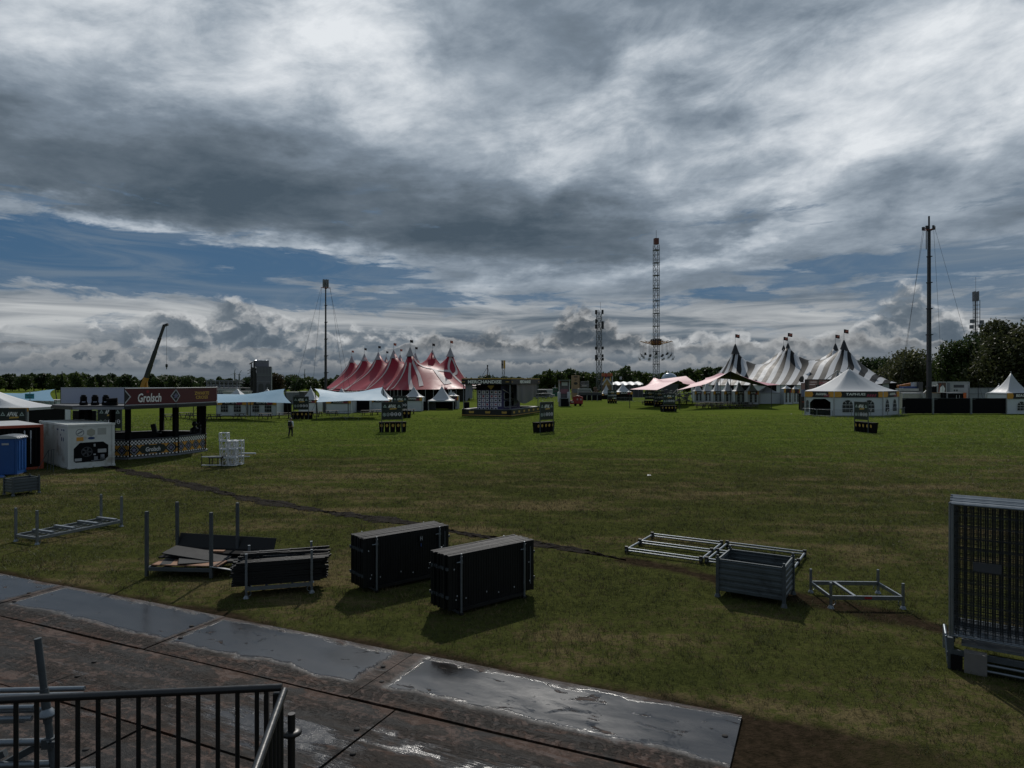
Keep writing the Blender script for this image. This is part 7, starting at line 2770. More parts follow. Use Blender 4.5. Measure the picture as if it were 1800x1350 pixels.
for k in range(8):
    MB().beam((-31 * s + k * 7.6 * s, -0.2, 0), (-31 * s + k * 7.6 * s, -0.2, zt(669)), 0.25).build('column', MGREY, t)
MB().box((0, -3, zt(684.5)), (62 * s, 3.0, 0.6)).build('canopy_edge', WHITE, t)
mb = MB()
for k in range(20):
    mb.box((-30 * s + k * 3.2 * s, -4.4, zt(688)), (2.2 * s, 0.2, 1.0))
mb.build('lower_panels', LGREY, t)
for (x0, x1, top, base, yy, lab, m) in ((392, 436, 688.5, 702, 160, 'low white cabin block in front of the grandstand', LGREY), (500, 531, 690, 706, 150, 'grey cabin with a flat pale roof between the two blue canopies', MGREY), (526, 535, 689, 706, 149, 'dark grey box right of the cabin between the blue canopies', DGREY),
                                     (605, 636, 690, 702, 130, 'white cabin roof showing above the right blue canopy', LGREY), (50, 100, 705, 722, 78, 'long white cabin wall under the left blue canopy', WALLC)):
    w_ = (x1 - x0) / FOC * yy
    zz0, zz1 = 0, EYE - (top - HOR) / FOC * yy
    t = thing('site_cabin', lab, 'cabin', (((x0 + x1) / 2 - 900) / FOC * yy, yy, 0))
    MB().box((0, 1.2, zz1 / 2), (w_, 2.4, zz1)).build('body', m, t)
    MB().box((0, 1.2, zz1 + 0.06), (w_ + 0.2, 2.6, 0.14)).build('roof', LGREY, t)
    MB().box((w_ * 0.2, -0.03, 1.0), (0.9, 0.06, 2.0)).build('door', DGREY, t)
# ------------------------------------------------------------------ right-hand fence, containers and vehicles
def wpx(px, y):
    return (px - 900) / FOC * y


def zpx(row, y):
    return EYE - (row - HOR) / FOC * y


y = 106.0
for (x0, x1, lab) in ((1586, 1638, 'black screen fence between the hexagonal pagoda and the first grey post'), (1642, 1705, 'middle black screen fence between two grey posts at the right'), (1709, 1768, 'black screen fence left of the pagoda at the right edge')):
    t = thing('screen_fence', lab, 'fence', (wpx((x0 + x1) / 2, y), y, 0), 0, 'black screen fences at the right')
    w, h = (x1 - x0) / FOC * y, 2.45
    mb = MB()
    n = 20
    for r in range(5):
        for k in range(n + 1):
            mb.v.append((w * (k / n - 0.5), 0.02 * math.sin(k * 1.7 + r * 1.1), 0.12 + (h - 0.12) * r / 4))
    for r in range(4):
        for k in range(n):
            a = r * (n + 1) + k
            mb.f.append((a, a + 1, a + n + 2, a + n + 1))
            mb.sm.append(True)
    mb.build('black_mesh', BLACKM, t)
    MB().tube((-w / 2, 0.03, h), (w / 2, 0.03, h), 0.03, 6).build('top_rail', GALV_DARK, t)
    MB().tube((-w / 2, 0.03, 0.1), (w / 2, 0.03, 0.1), 0.03, 6).build('bottom_rail', GALV_DARK, t)
    MB().box((w / 2 + 0.17, 0, 1.25), (0.24, 0.2, 2.5)).build('post', GALV, t)
    MB().box((-w / 2 + 0.25, -0.03, h - 0.16), (0.5, 0.01, 0.09)).build('maker_strip', DGREY, t)


def cargo_box(label, x0, x1, top, y, m, name='container', ribs=True, depth=2.5, cat='container', rz=0.0):
    w, h = (x1 - x0) / FOC * y, zpx(top, y)
    t = thing(name, label, cat, (wpx((x0 + x1) / 2, y), y, 0), rz)
    mb = MB().box((0, depth / 2, h / 2), (w - 0.1, depth, h - 0.1))
    if ribs:
        n = int(w / 0.3)
        for k in range(n):
            mb.box((-w / 2 + 0.2 + k * (w - 0.4) / max(1, n - 1), -0.01, h / 2), (0.13, 0.06, h - 0.3))
    mb.build('body', m, t)
    f = MB()
    for x in (-w / 2, w / 2):
        f.box((x, 0.02, h / 2), (0.16, 0.14, h))
    f.box((0, 0.02, h - 0.07), (w - 0.16, 0.14, 0.14)).box((0, depth / 2, h + 0.02), (w, depth, 0.04))
    f.build('frame', LGREY if m is not BLACKM else MGREY, t)
    return t, w, h


cargo_box('long off-white container with ribs just behind the black fence', 1588, 1623, 691, 122, M('cream_container', (0.42, 0.41, 0.37), 0.6, 0, 0.15, 1))
t, w, h = cargo_box('grey-white container with a brownish roof edge behind the middle fence', 1624, 1663, 691.5, 121, M('pale_container', (0.33, 0.335, 0.32), 0.6, 0, 0.2, 1))
MB().box((0, 0.0, h + 0.08), (w, 0.3, 0.12)).build('roof_edge', BROWNY, t)
t, w, h = cargo_box('dark open container with an orange corner post behind the middle fence', 1665, 1698, 690.5, 119, BLACKM)
MB().box((w / 2 - 0.25, -0.06, h / 2), (0.5, 0.08, h)).build('orange_post', M('bright_orange', (0.50, 0.10, 0.02), 0.5), t)
for f in (-0.02, 0.14):
    MB().tube((w * f, -0.05, 0.5), (w * f, -0.05, h - 0.4), 0.05, 6).build('bar', LGREY, t)
y = 130
t = thing('booth_truck', 'white box booth with a printed cola cup graphic behind the middle fence', 'booth', (wpx(1675, y), y, 0), 0)
w, h = 56 / FOC * y, zpx(671, y)
MB().box((0, 1.5, h / 2), (w, 3.0, h)).build('body', LGREY, t)
mb = MB()
for x in (-w / 2, -w / 2 + 16 / FOC * y, w / 2):
    mb.box((x, -0.05, h / 2), (0.14, 0.12, h))
mb.box((0, -0.05, h - 0.06), (w, 0.12, 0.14))
mb.build('frame', GREYWH, t)
gp = MB().box((-w / 2 + 8 / FOC * y, -0.04, h - 1.35), (14.5 / FOC * y, 0.06, 2.3)).build('printed_panel', M('graphic_dark', (0.10, 0.06, 0.05), 0.5, 0, 0.6, 1.5), t)
random.seed(8)
for m_, pts in ((LETTER, [(-0.5, -1.0), (0.4, -1.1), (0.6, 0.1), (0.2, 0.7), (-0.4, 0.2)]), (ORANGE, [(-0.7, -0.6), (-0.45, -0.9), (-0.3, 0.6), (-0.1, 1.0), (-0.4, 0.9)]), (MINT, [(-0.15, -0.4), (0.35, -0.5), (0.4, -0.1), (-0.1, 0.05)])):
    MB().plate(pts, (-w / 2 + 8 / FOC * y, -0.075 - 0.006 * len(pts), h - 1.35), (1, 0, 0), (0, 0, 1), 0.004).build('graphic', m_, gp)
wp = MB().box((w * 0.20, -0.04, h - 1.2), (w * 0.52, 0.06, 1.6)).build('white_panel', LGREY, t)
MB().box((w * 0.18, -0.08, h - 0.85), (w * 0.33, 0.03, 0.55)).build('screen', DGREY, wp)
for f in (0.04, 0.12):
    MB().plate([(-0.14, 0.16), (-0.14, -0.05), (0, -0.2), (0.14, -0.05), (0.14, 0.16)], (w * f, -0.08, h - 1.65), (1, 0, 0), (0, 0, 1), 0.01).build('shield', BLACK, wp)
MB().box((-w / 2 + 20 / FOC * y, -0.06, h / 2), (0.5, 0.06, h - 0.4)).build('open_side', MGREY, t)
t = thing('curtain_wall', 'long pale grey tarpaulin wall left of the pagoda at the right edge', 'wall', (wpx(1737, 128), 128, 0), 0)
mb = MB()
w, h = 68 / FOC * 128, zpx(682, 128)
n = 30
for r in (0, 1):
    for k in range(n + 1):
        mb.v.append((w * (k / n - 0.5), 0.06 * math.sin(k * 2.1), h * r))
for k in range(n):
    mb.f.append((k, k + 1, n + 2 + k, n + 1 + k))
    mb.sm.append(True)
mb.build('tarpaulin', M('curtain_grey', (0.27, 0.29, 0.32), 0.6, 0, 0.15, 0.8), t)
mb = MB()
for k in range(5):
    mb.box((w * (k / 4 - 0.5), -0.06, h / 2), (0.08, 0.08, h))
for z in (h, h * 0.72):
    mb.box((0, -0.06, z), (w, 0.08, 0.09))
mb.build('frame', MGREY, t)
y = 140
t = thing('flatbed_truck', 'flatbed truck loaded with blue and white gear behind the long container', 'truck', (wpx(1597, y), y, 0), 0)
MB().box((0, 0, zpx(689, y)), (38 / FOC * y, 2.4, 0.25)).build('flatbed', MGREY, t)
MB().box((-0.3, 0, zpx(685, y)), (30 / FOC * y, 2.2, 0.5)).build('white_load', LGREY, t)
MB().box((0.3, 0.3, zpx(681.5, y)), (28 / FOC * y, 1.6, 0.55)).build('blue_load', BLUED, t)
MB().box((16 / FOC * y, 0, zpx(680, y)), (7 / FOC * y, 2.3, 2.0)).build('cab', DGREY, t)
MB().box((11 / FOC * y, 0.2, zpx(676, y)), (6 / FOC * y, 1.2, 0.9)).build('white_load', LGREY, t)
for x in (-1.6, -0.5, 1.6):
    MB().tube((x, -1.2, 0.5), (x, -0.9, 0.5), 0.5, 12).build('wheel', BLACKM, t)
MB().box((0, 0, 1.2), (38 / FOC * y, 1.0, 1.6)).build('chassis', BLACK, t)
y = 150
t = thing('lift_machine', 'orange boom lift folded behind the flatbed truck', 'boom lift', (wpx(1590, y), y, 0), 0)
MB().box((0, 0, 1.0), (3.0, 2.0, 2.0)).build('body', DGREY, t)
MB().beam((-1.6, 0, zpx(679.5, y)), (1.4, 0, zpx(675, y)), 0.5).build('arm', M('lift_orange', (0.45, 0.16, 0.05), 0.5), t)
MB().beam((-0.6, 0, 1.8), (-0.8, 0, zpx(679, y)), 0.45).build('mast', DGREY, t)
y = 126
t = thing('ramp_frame', 'pale slanted ramp bar leaning between container and booth', 'ramp', (wpx(1630, y), y, 0), 0)
MB().beam((-0.75, 0, zpx(692, y)), (0.5, 0, zpx(680, y)), 0.18).beam((0.5, 0, zpx(680, y)), (2.0, 0, zpx(677, y)), 0.16).build('bar', LGREY, t)
MB().beam((0.5, 0, 0), (0.5, 0, zpx(680, y)), 0.12).beam((2.0, 0, 0), (2.0, 0, zpx(677, y)), 0.12).build('leg', MGREY, t)
MB().quad((-0.6, 0.05, zpx(692, y)), (1.8, 0.05, zpx(692, y)), (1.8, 0.05, zpx(679, y)), (0.5, 0.05, zpx(681, y))).build('dark_sheet', BLACKM, t)

# ------------------------------------------------------------------ pizza stall
y = 119
t = thing('pizza_stall', 'pizza stall of weathered pink planks in front of the striped tent', 'stall', (wpx(1405, y), y, 0), 0)
s = y / FOC
wd, h0, h1 = 74 * s, zpx(692, y), zpx(667.5, y)
sg = MB()
for k in range(6):
    z = h0 + (h1 - h0) * (k + 0.5) / 6
    sg.box((12 * s + wd / 2, 0.0, z), (wd, 0.06, (h1 - h0) / 6 - 0.03))
sg = sg.build('sign_board', PIZZA, t)
for x in (16, 33, 52, 70):
    MB().box((x * s, -0.06, (h0 + h1) / 2), (0.22, 0.08, h1 - h0)).build('timber_upright', WOODG, sg)
MB().box((12 * s + wd / 2, -0.08, h1 + 0.02), (wd + 0.3, 0.4, 0.12)).build('roof_edge', BLACK, sg)
MB().box((41 * s, -0.08, h1 - 0.62), (14 * s, 0.06, 0.38)).build('red_plate', REDP, sg)
lettering('LA LOCA', 0.2, GREYWH, sg, (41 * s, -0.115, h1 - 0.62), (1, 0, 0), width=1.1, depth=0.01)
MB().box((45 * s, -0.08, h1 - 1.28), (31 * s, 0.06, 0.72)).build('name_plate', BLACKM, sg)
lettering('PIZZALOCA', 0.44, GREYWH, sg, (45 * s, -0.115, h1 - 1.28), (1, 0, 0), width=29 * s, depth=0.01, bold=0.03)
lettering('HOUTOVEN PIZZA', 0.20, BLACKM, sg, (42 * s, -0.045, h0 + 0.22), (1, 0, 0), width=48 * s, depth=0.01, bold=0.02)
MB().box((12 * s + wd / 2, 1.6, h0 / 2), (wd, 3.0, h0)).build('body', BLACKM, t)
MB().box((12 * s, 0, h1 / 2), (0.35, 0.4, h1)).build('post', WOODD, t)
pc = MB().box((6.5 * s, 0, 1.2), (0.75, 0.75, 2.4)).build('column', WOODD, t)
MB().box((6.5 * s, 0, (zpx(673, y) + 2.4) / 2), (0.5, 0.5, zpx(673, y) - 2.4)).build('shaft', PIZZA, pc)
MB().box((6.5 * s, -0.3, zpx(691, y)), (0.75, 0.2, 1.2)).build('poster', M('blue_grey_poster', (0.14, 0.17, 0.26), 0.6, 0, 0.7, 2.5), pc)
MB().lathe([(0.0, 1.15), (0.30, 1.0), (0.38, 0.6), (0.28, 0.25), (0.34, 0.0)], 10, (4.5 * s, 0, zpx(672, y))).box((1.5 * s, -0.2, zpx(668, y)), (0.45, 0.4, 0.5)).build('carved_head', WOODD, pc)
MB().box((7 * s, -0.4, 1.5), (0.8, 0.12, 0.14)).build('red_shelf', ORANGE, pc)
# slanted poles and little grey peak above the stall
yy = 135
t = thing('pole_peak_tent', 'small grey peaked roof held by white slanted poles above the pizza stall', 'tent', (wpx(1472, yy), yy, 0), 0)
zp = zpx(651.5, yy)
MB().lathe([(0.08, 0), (0.35, -0.7), (0.9, -1.3), (1.6, -1.75), (1.6, -1.9)], 10, (0.0, 0, zp - 0.4)).build('roof', MGREY, t)
MB().tube((0, 0, zp), (-2.3, 0, zp - 1.75), 0.09, 6).tube((0, 0, zp), (0.6, 0, zp - 2.2), 0.09, 6).tube((0, 0, zp), (1.6, 0, zp - 0.8), 0.09, 6).build('slanted_pole', LGREY, t)
for x in (-1.5, 1.5):
    MB().tube((x, 0, 0), (x, 0, zp - 2.2), 0.07, 6).build('leg', LGREY, t)


# ------------------------------------------------------------------ crowd barriers
def barrier_parts(t):
    fr = MB()
    L, H = 2.25, 1.1
    fr.tube((-L / 2, 0, 0.22), (-L / 2, 0, H - 0.1), 0.021, 6).tube((L / 2, 0, 0.22), (L / 2, 0, H - 0.1), 0.021, 6)
    fr.tube((-L / 2, 0, H - 0.1), (-L / 2 + 0.1, 0, H), 0.021, 6).tube((L / 2, 0, H - 0.1), (L / 2 - 0.1, 0, H), 0.021, 6)
    fr.tube((-L / 2 + 0.1, 0, H), (L / 2 - 0.1, 0, H), 0.021, 6).tube((-L / 2, 0, 0.22), (L / 2, 0, 0.22), 0.021, 6)
    fr.build('frame', GALV, t)
    b = MB()
    for k in range(1, 17):
        b.tube((-L / 2 + L * k / 17, 0, 0.22), (-L / 2 + L * k / 17, 0, H), 0.008, 4, cap=False)
    b.build('bars', GALV, t)
    for x in (-0.75, 0.75):
        MB().beam((x, -0.3, 0.02), (x, 0.3, 0.02), 0.05, 0.03).beam((x, 0, 0.02), (x, 0, 0.24), 0.04).build('foot', GALV, t)


bar0 = thing('crowd_barrier', 'galvanised crowd barrier', 'barrier')
barrier_parts(bar0)
blist = []
ring = [xz(1410, 731, 101.5), xz(1436, 734, 97.5), xz(1463, 735.5, 95.6), xz(1497, 735.5, 95.4), xz(1530, 735.5, 95.4), xz(1560, 735, 96.0), xz(1585, 731, 101.5), xz(1592, 727.5, 107)]
texts = ['left end of the barrier line around the hexagonal pagoda', 'second barrier from the left around the hexagonal pagoda', 'barrier in front of the left arched window of the hexagonal pagoda', 'barrier behind the sideways recycling sign at the right', 'barrier in front of the right arched window of the hexagonal pagoda',
         'barrier at the right corner of the hexagonal pagoda', 'last barrier beside the first black screen fence']
first = True
for (a, b), lab in zip(zip(ring, ring[1:]), texts):
    m = ((a[0] + b[0]) / 2, (a[1] + b[1]) / 2)
    d = Vector((b[0] - a[0], b[1] - a[1]))
    lab = 'galvanised crowd barrier, ' + lab
    blist.append((m, math.atan2(d.y, d.x), lab, 'crowd barriers around the hexagonal pagoda', d.length / 2.3))
for (px, row_, a, lab) in ((597, 737.5, 10, 'pale crowd barrier standing alone on the grass before the blue canopy, left of two'), (620, 737, 4, 'pale crowd barrier standing alone on the grass before the blue canopy, right of two')):
    blist.append((g(px, row_), R(a), lab, 'crowd barriers before the blue canopy', 1.0))
for k in range(5):
    blist.append((g(1322 + k * 11, 708.3 - 0.05 * k), R(3), 'crowd barrier in the short line beside the low marquee', 'crowd barriers beside the low marquee', 0.95))
for k in range(6):
    blist.append((g(1090 + k * 9.6, 706.5), R(-2), 'crowd barrier in the far line between the recycling signs', 'crowd barriers in the far line', 1.0))
for k in range(6):
    blist.append((g(1196 + k * 6, 705.5 + 0.4 * (k % 2)), R(30 + 20 * (k % 3)), 'crowd barrier stored upright in the clutter left of the six tents', 'crowd barriers left of the six tents', 1.0))
for k in range(5):
    blist.append((g(930 + k * 9.8, 704.5), R(1), 'crowd barrier in the far line behind the merchandise stand', 'crowd barriers behind the merchandise stand', 1.1))
for i, (loc, a, lab, grp, sc) in enumerate(blist):
    if i == 0:
        bar0.location, bar0.rotation_euler, bar0['label'], bar0['group'] = (*loc, 0), (0, 0, a), lab, grp
        bar0.scale = (sc, 1, 1)
    else:
        dup(bar0, loc, a, lab, grp, (sc, 1, 1))


# ------------------------------------------------------------------ picnic tables
def picnic_parts(t):
    MB().box((0, 0, 0.74), (1.9, 0.72, 0.05)).build('table_top', WOODG, t)
    for s in (-1, 1):
        MB().box((0, s * 0.66, 0.45), (1.9, 0.26, 0.05)).build('bench', WOODG, t)
        f = MB()
        f.beam((s * 0.62, -0.70, 0), (s * 0.62, -0.22, 0.71), 0.09, 0.05).beam((s * 0.62, 0.70, 0), (s * 0.62, 0.22, 0.71), 0.09, 0.05)
        f.beam((s * 0.62, -0.75, 0.40), (s * 0.62, 0.75, 0.40), 0.05, 0.08)
        f.build('leg_frame', WOODD, t)


pt0 = thing('picnic_table', 'picnic table', 'picnic table')
picnic_parts(pt0)
plist = []
left = [(376, 738, 'leftmost in front of the arched tent windows'), (421, 737, 'in front of the gap between the two arched-window tents'), (466, 736.5, 'below the right half of the left blue canopy'), (499, 735.5, 'left of the recycling sign between the canopies'),
        (556, 732, 'right of the recycling sign between the canopies'), (584, 730.5, 'left of the black open bar front'), (646, 730, 'right of the black open bar front'), (664, 729, 'behind the large recycling sign'), (720, 728, 'right of the pair of recycling signs')]
for px, r, w_ in left:
    plist.append((g(px, r), random.uniform(-0.3, 0.3) + (1.2 if px in (421, 664) else 0.15), 'dark picnic table on the grass, ' + w_, 'picnic tables before the white tents'))
for px, r in ((296, 738), (322, 735), (345, 736)):
    plist.append((g(px, r), random.uniform(-0.3, 0.3), 'picnic table seen through the open drinks bar', 'picnic tables seen through the drinks bar'))
random.seed(12)
for px in range(1230, 1325, 9):
    for r in (713.5, 718.0):
        plist.append((g(px + random.uniform(-3, 3) + (3 if r > 715 else 0), r + random.uniform(-0.7, 0.7)), random.uniform(-0.5, 0.5), 'picnic table in the crowded rows under the large pink canopy', 'picnic tables under the large pink canopy'))
for px in (1190, 1200, 1212, 1150, 1135):
    plist.append((g(px, 711), random.uniform(-0.5, 0.5), 'picnic table among the recycling signs under the smaller pink canopy', 'picnic tables under the smaller pink canopy'))
for i, (loc, a, lab, grp) in enumerate(plist):
    if i == 0:
        pt0.location, pt0.rotation_euler, pt0['label'], pt0['group'] = (*loc, 0), (0, 0, a), lab, grp
    else:
        dup(pt0, loc, a, lab, grp)

# ------------------------------------------------------------------ food stalls and vehicles in the middle distance
y = 139.0
s = y / FOC
t = thing('food_stall', 'narrow food stall with a pink printed front left of the red trailer', 'stall', (wpx(983, y), y, 0), 0)
zz = lambda r: zpx(r, y)
MB().box((9 * s, 0.9, zz(669) / 2), (19 * s, 1.8, zz(669))).build('body', M('stall_collage', (0.10, 0.09, 0.10), 0.6, 0, 0.8, 1.2), t)
MB().box((9.5 * s, -0.05, (zz(672) + zz(678)) / 2), (10 * s, 0.1, zz(672) - zz(678))).build('logo_board', GREYWH, t)
MB().box((9 * s, -0.05, (zz(684) + zz(692)) / 2), (14 * s, 0.1, zz(684) - zz(692))).build('pink_print', M('pink_collage', (0.22, 0.09, 0.12), 0.6, 0, 0.7, 2.0), t)
MB().box((0.6 * s, -0.1, zz(672)), (0.35, 0.1, 0.5)).build('red_lamp_board', REDP, t)
for x in (0.2, 18):
    MB().box((x * s, -0.08, zz(669) / 2), (0.16, 0.16, zz(669))).build('post', LGREY, t)
for x in (-2.2, 14.5):
    MB().lathe([(0.32, 0), (0.35, 1.9), (0.25, 2.0), (0.0, 2.05)], 10, (x * s + 0.2, -0.6, 0.9)).build('white_column', LGREY, t)
MB().box((9 * s, -0.3, zz(668.3)), (21 * s, 1.2, 0.12)).build('roof', MGREY, t)
t = thing('waste_container', 'tall black box bin with a grey rim in front of the food stall', 'bin', (*g(992, 714.3), 0), 0)
MB().box((0, 0, 0.8), (1.5, 1.2, 1.55)).build('body', BLACKM, t)
MB().box((0, 0, 1.62), (1.65, 1.35, 0.12)).build('rim', MGREY, t)
MB().box((-0.82, 0, 0.8), (0.14, 1.2, 1.6)).build('side_panel', MGREY, t)
t = thing('red_trailer', 'small dark red catering trailer with a rounded roof', 'trailer', (*g(1014, 713.6), 0), R(-8))
MB().box((0.15, 0.7, 1.10), (2.1, 1.5, 1.35)).build('body', REDP, t)
n = 8
mb = MB()
pr = [(1.2 - 2.1 * i / n, 1.78 + 0.30 * math.sin(math.pi * i / n)) for i in range(n + 1)]
mb.add([(x, yy_, z) for yy_ in (-0.07, 1.47) for x, z in pr], [(i, i + 1, n + 2 + i, n + 1 + i) for i in range(n)] + [tuple(range(n + 1)), tuple(range(2 * n + 1, n, -1))], True)
mb.build('roof', REDP, t)
MB().box((-1.25, 0.6, 0.75), (0.9, 1.1, 0.8)).build('front_box', REDP, t)
for x in (0.12, 0.85):
    MB().box((x, -0.07, 1.35), (0.26, 0.03, 0.32)).build('window', LGREY, t)
MB().box((-0.95, -0.04, 0.82), (0.55, 0.03, 0.18)).build('white_strip', LETTER, t)
for x in (-0.3, 0.7):
    MB().tube((x, -0.05, 0.28), (x, 0.1, 0.28), 0.28, 12).build('wheel', BLACKM, t)
MB().box((0.1, 0.7, 0.42), (2.2, 1.0, 0.12)).beam((-1.1, 0.7, 0.4), (-2.2, 0.7, 0.4), 0.1).build('chassis', BLACK, t)
y = 200.0
s = y / FOC
t = thing('poster_tower', 'tall tan poster tower with dark oval prints behind the food stall', 'tower', (wpx(1012, y), y, 0), 0)
zz = lambda r: zpx(r, y)
MB().box((0, 0.8, zz(659.5) / 2), (13.5 * s, 1.6, zz(659.5))).build('body', BROWNY, t)
for r, w_, h_ in ((662.5, 8, 2.4), (668, 5, 1.6), (674, 7, 5.0)):
    MB().plate(ngon(12, w_ * s / 2, 0, h_ / w_ * 1.0), (0, -0.03, zz(r)), (1, 0, 0), (0, 0, 1), 0.03).build('oval_print', WOODD, t)
MB().box((0, -0.04, zz(687)), (12 * s, 0.06, 7 * s)).build('lower_print', M('poster_grey', (0.13, 0.13, 0.15), 0.6, 0, 0.8, 1.0), t)
t = thing('truss_gantry', 'grey gantry frame right of the poster tower', 'gantry', (wpx(1028, y + 5), y + 5, 0), 0)
mb = MB()
for k in range(7):
    mb.beam(((-7 + k * 2.3) * s, 0, 0), ((-7 + k * 2.3) * s, 0, zz(670.5)), 0.16)
for r in (671, 676, 679):
    mb.beam((-7.5 * s, 0, zz(r)), (7.5 * s, 0, zz(r)), 0.3)
mb.build('frame', MGREY, t)
MB().box((-1 * s, -0.2, zz(678.5)), (8 * s, 0.1, 0.35)).build('white_strip', WHITE, t)
y = 185.0
s = y / FOC
zz = lambda r: zpx(r, y)
t = thing('box_truck', 'white truck with a slanted windscreen behind the dark far fence', 'truck', (wpx(1029, y), y, 0), 0)
MB().box((-1.5 * s, 1.2, zz(683.5) / 2 + 0.4), (22 * s, 2.4, zz(683.5) - 0.8)).build('body', M('truck_grey', (0.20, 0.20, 0.21), 0.5, 0, 0.4, 1.0), t)
mb = MB().box((-1 * s, -0.05, zz(683.8)), (20 * s, 0.2, 0.25)).box((-2 * s, -0.05, zz(690.3)), (20 * s, 0.2, 0.3))
mb.build('white_trim', WHITE, t)
MB().beam((8.5 * s, -0.05, zz(684)), (12.5 * s, -0.05, zz(690)), 0.5, 0.2).build('windscreen_post', WHITE, t)
for x in (-8, 6):
    MB().tube((x * s, -0.1, 0.5), (x * s, 0.2, 0.5), 0.5, 12).build('wheel', BLACKM, t)
t = thing('brown_load', 'heap of brown boxes beside the white truck', 'boxes', (wpx(1048, y), y, 0), 0)
MB().box((0, 0.5, zz(685) / 2), (8 * s, 1.5, zz(685))).box((-1.5 * s, 0.5, zz(681.5) - 0.4), (5 * s, 1.2, 1.1)).build('boxes', M('brown_box', (0.11, 0.065, 0.045), 0.7, 0, 0.4, 1), t)
y = 173.0
s = y / FOC
zz = lambda r: zpx(r, y)
for k, (x0, x1) in enumerate(((1018, 1031), (1032, 1039.5), (1040.5, 1049), (1050, 1058))):
    lab = ['dark far fence panel right behind the red trailer', 'narrow dark far fence panel beside the grey post', 'dark far fence panel, third in the row right of the red trailer', 'dark far fence panel at the right end, beside the far recycling sign'][k]
    t = thing('dark_fence', lab, 'fence', (wpx((x0 + x1) / 2, y), y, 0), 0, 'dark fences behind the red trailer')
    w = (x1 - x0) * s
    MB().box((0, 0, zz(695) / 2 + 0.1), (w, 0.05, zz(695) - 0.1)).build('black_mesh', BLACKM, t)
    MB().box((-w / 2, -0.03, zz(694) / 2), (0.14, 0.12, zz(694))).build('post', GALV, t)
    MB().box((0, 0.4, zz(690.5) - 0.3), (w + 0.2, 0.4, 0.9)).build('rear_screen', DGREY, t)
    MB().box((-w / 2, 0.2, (zz(690.5) - 0.3) / 2), (0.1, 0.4, zz(690.5) - 0.3)).build('rear_post', DGREY, t)
y = 196.0
s = y / FOC
zz = lambda r: zpx(r, y)
t = thing('gabled_tower', 'orange-topped fairground facade with a yellow gable under the lattice mast', 'facade', (wpx(1067, y), y, 0), 0)
MB().box((0, 1.0, zz(657) / 2), (17 * s, 2.0, zz(657))).build('body', M('facade_navy', (0.035, 0.03, 0.06), 0.6), t)
MB().box((0, -0.1, (zz(656) + zz(661.5)) / 2), (19 * s, 0.3, zz(656) - zz(661.5))).build('orange_board', M('facade_orange', (0.35, 0.10, 0.04), 0.6, 0, 0.5, 1.5), t)
MB().box((-0.3, -0.28, (zz(657.5) + zz(662.5)) / 2), (2.6 * s, 0.1, 5 * s)).build('red_figure', REDP, t)
for x in (-5.5, 5.5):
    MB().plate([(-0.4, -0.7), (0.4, -0.7), (0.15, 0.8)], (x * s, -0.05, zz(666)), (1, 0, 0), (0, 0, 1), 0.05).build('gold_print', GOLD, t)
mb = MB()
for sgn in (-1, 1):
    mb.beam((sgn * 8.5 * s, -0.15, zz(676.5)), (0, -0.15, zz(664.5)), 0.18, 0.42)
mb.build('gable', LGREY, t)
MB().plate([(-7 * s, 0), (7 * s, 0), (0, 10.5 * s)], (0, -0.10, zz(677.5)), (1, 0, 0), (0, 0, 1), 0.05).build('yellow_gable', M('gable_yellow', (0.30, 0.20, 0.07), 0.6), t)
MB().box((0, -0.1, zz(684)), (16.5 * s, 0.1, 13 * s)).build('lower_front', M('facade_ochre', (0.14, 0.09, 0.04), 0.6, 0, 0.4, 1), t)
MB().box((9.3 * s, 0.4, zz(660) / 2), (1.6 * s, 1.2, zz(660))).build('grey_side', LGREY, t)
y = 214.0
s = y / FOC
zz = lambda r: zpx(r, y)
t = thing('long_marquee', 'long dark-walled marquee with a pale roof behind the two far pagodas', 'marquee', (wpx(1098, y), y, 0), 0)
mb = MB()
n = 24
for r, (dy_, row_) in enumerate(((0, 676.3), (2.0, 673.2), (5.0, 671.2), (8, 673.0))):
    for k in range(n + 1):
        mb.v.append(((-33 + 66 * k / n) * s + (0.6 if r == 0 and k == 0 else 0), dy_, zz(row_) + 0.15 * math.sin(k * 1.4 + r)))
for r in range(3):
    for k in range(n):
        a = r * (n + 1) + k
        mb.f.append((a, a + 1, a + n + 2, a + n + 1))
        mb.sm.append(True)
mb.build('roof', WHITE, t)
MB().box((0, 4, zz(677) / 2), (64 * s, 7.6, zz(677))).build('dark_wall', DGREY, t)
mb = MB()
for k in range(9):
    mb.beam(((-32 + 8 * k) * s, -0.05, 0), ((-32 + 8 * k) * s, -0.05, zz(677)), 0.14)
mb.build('wall_posts', MGREY, t)
t = thing('small_lit_box', 'small yellow-white box lamp on a pole before the trees right of the gabled facade', 'lamp', (wpx(1091, 225), 225, 0), 0)
MB().box((0, 0, zpx(664.5, 225)), (0.75, 0.3, 0.95)).build('box', LGREY, t)
MB().tube((0, 0, 0), (0, 0, zpx(666.5, 225)), 0.06, 5).build('pole', MAST, t)
y = 240.0
t = thing('bubble_ball', 'big transparent ball resting on a stand behind the pink canopy', 'ball', (wpx(1176.5, y), y, 0), 0)
s = y / FOC
mb = MB()
mb.lathe([(0.0, 2.4), (1.3, 2.15), (2.2, 1.5), (2.75, 0.5), (2.8, -0.2), (2.5, -0.9)], 18, (0, 0, zpx(667, y)))
mb.build('bubble', GLASSB, t)
MB().box((0, 0, zpx(671, y) / 2), (5.2, 3, zpx(671, y))).build('stand', DGREY, t)
mb = MB()
for a in (-1.4, 0.2, 1.5):
    mb.beam((a, -2.5, zpx(669, y)), (a * 0.5, -1.2, zpx(659.5, y)), 0.1)
mb.build('ribs', LGREY, t)
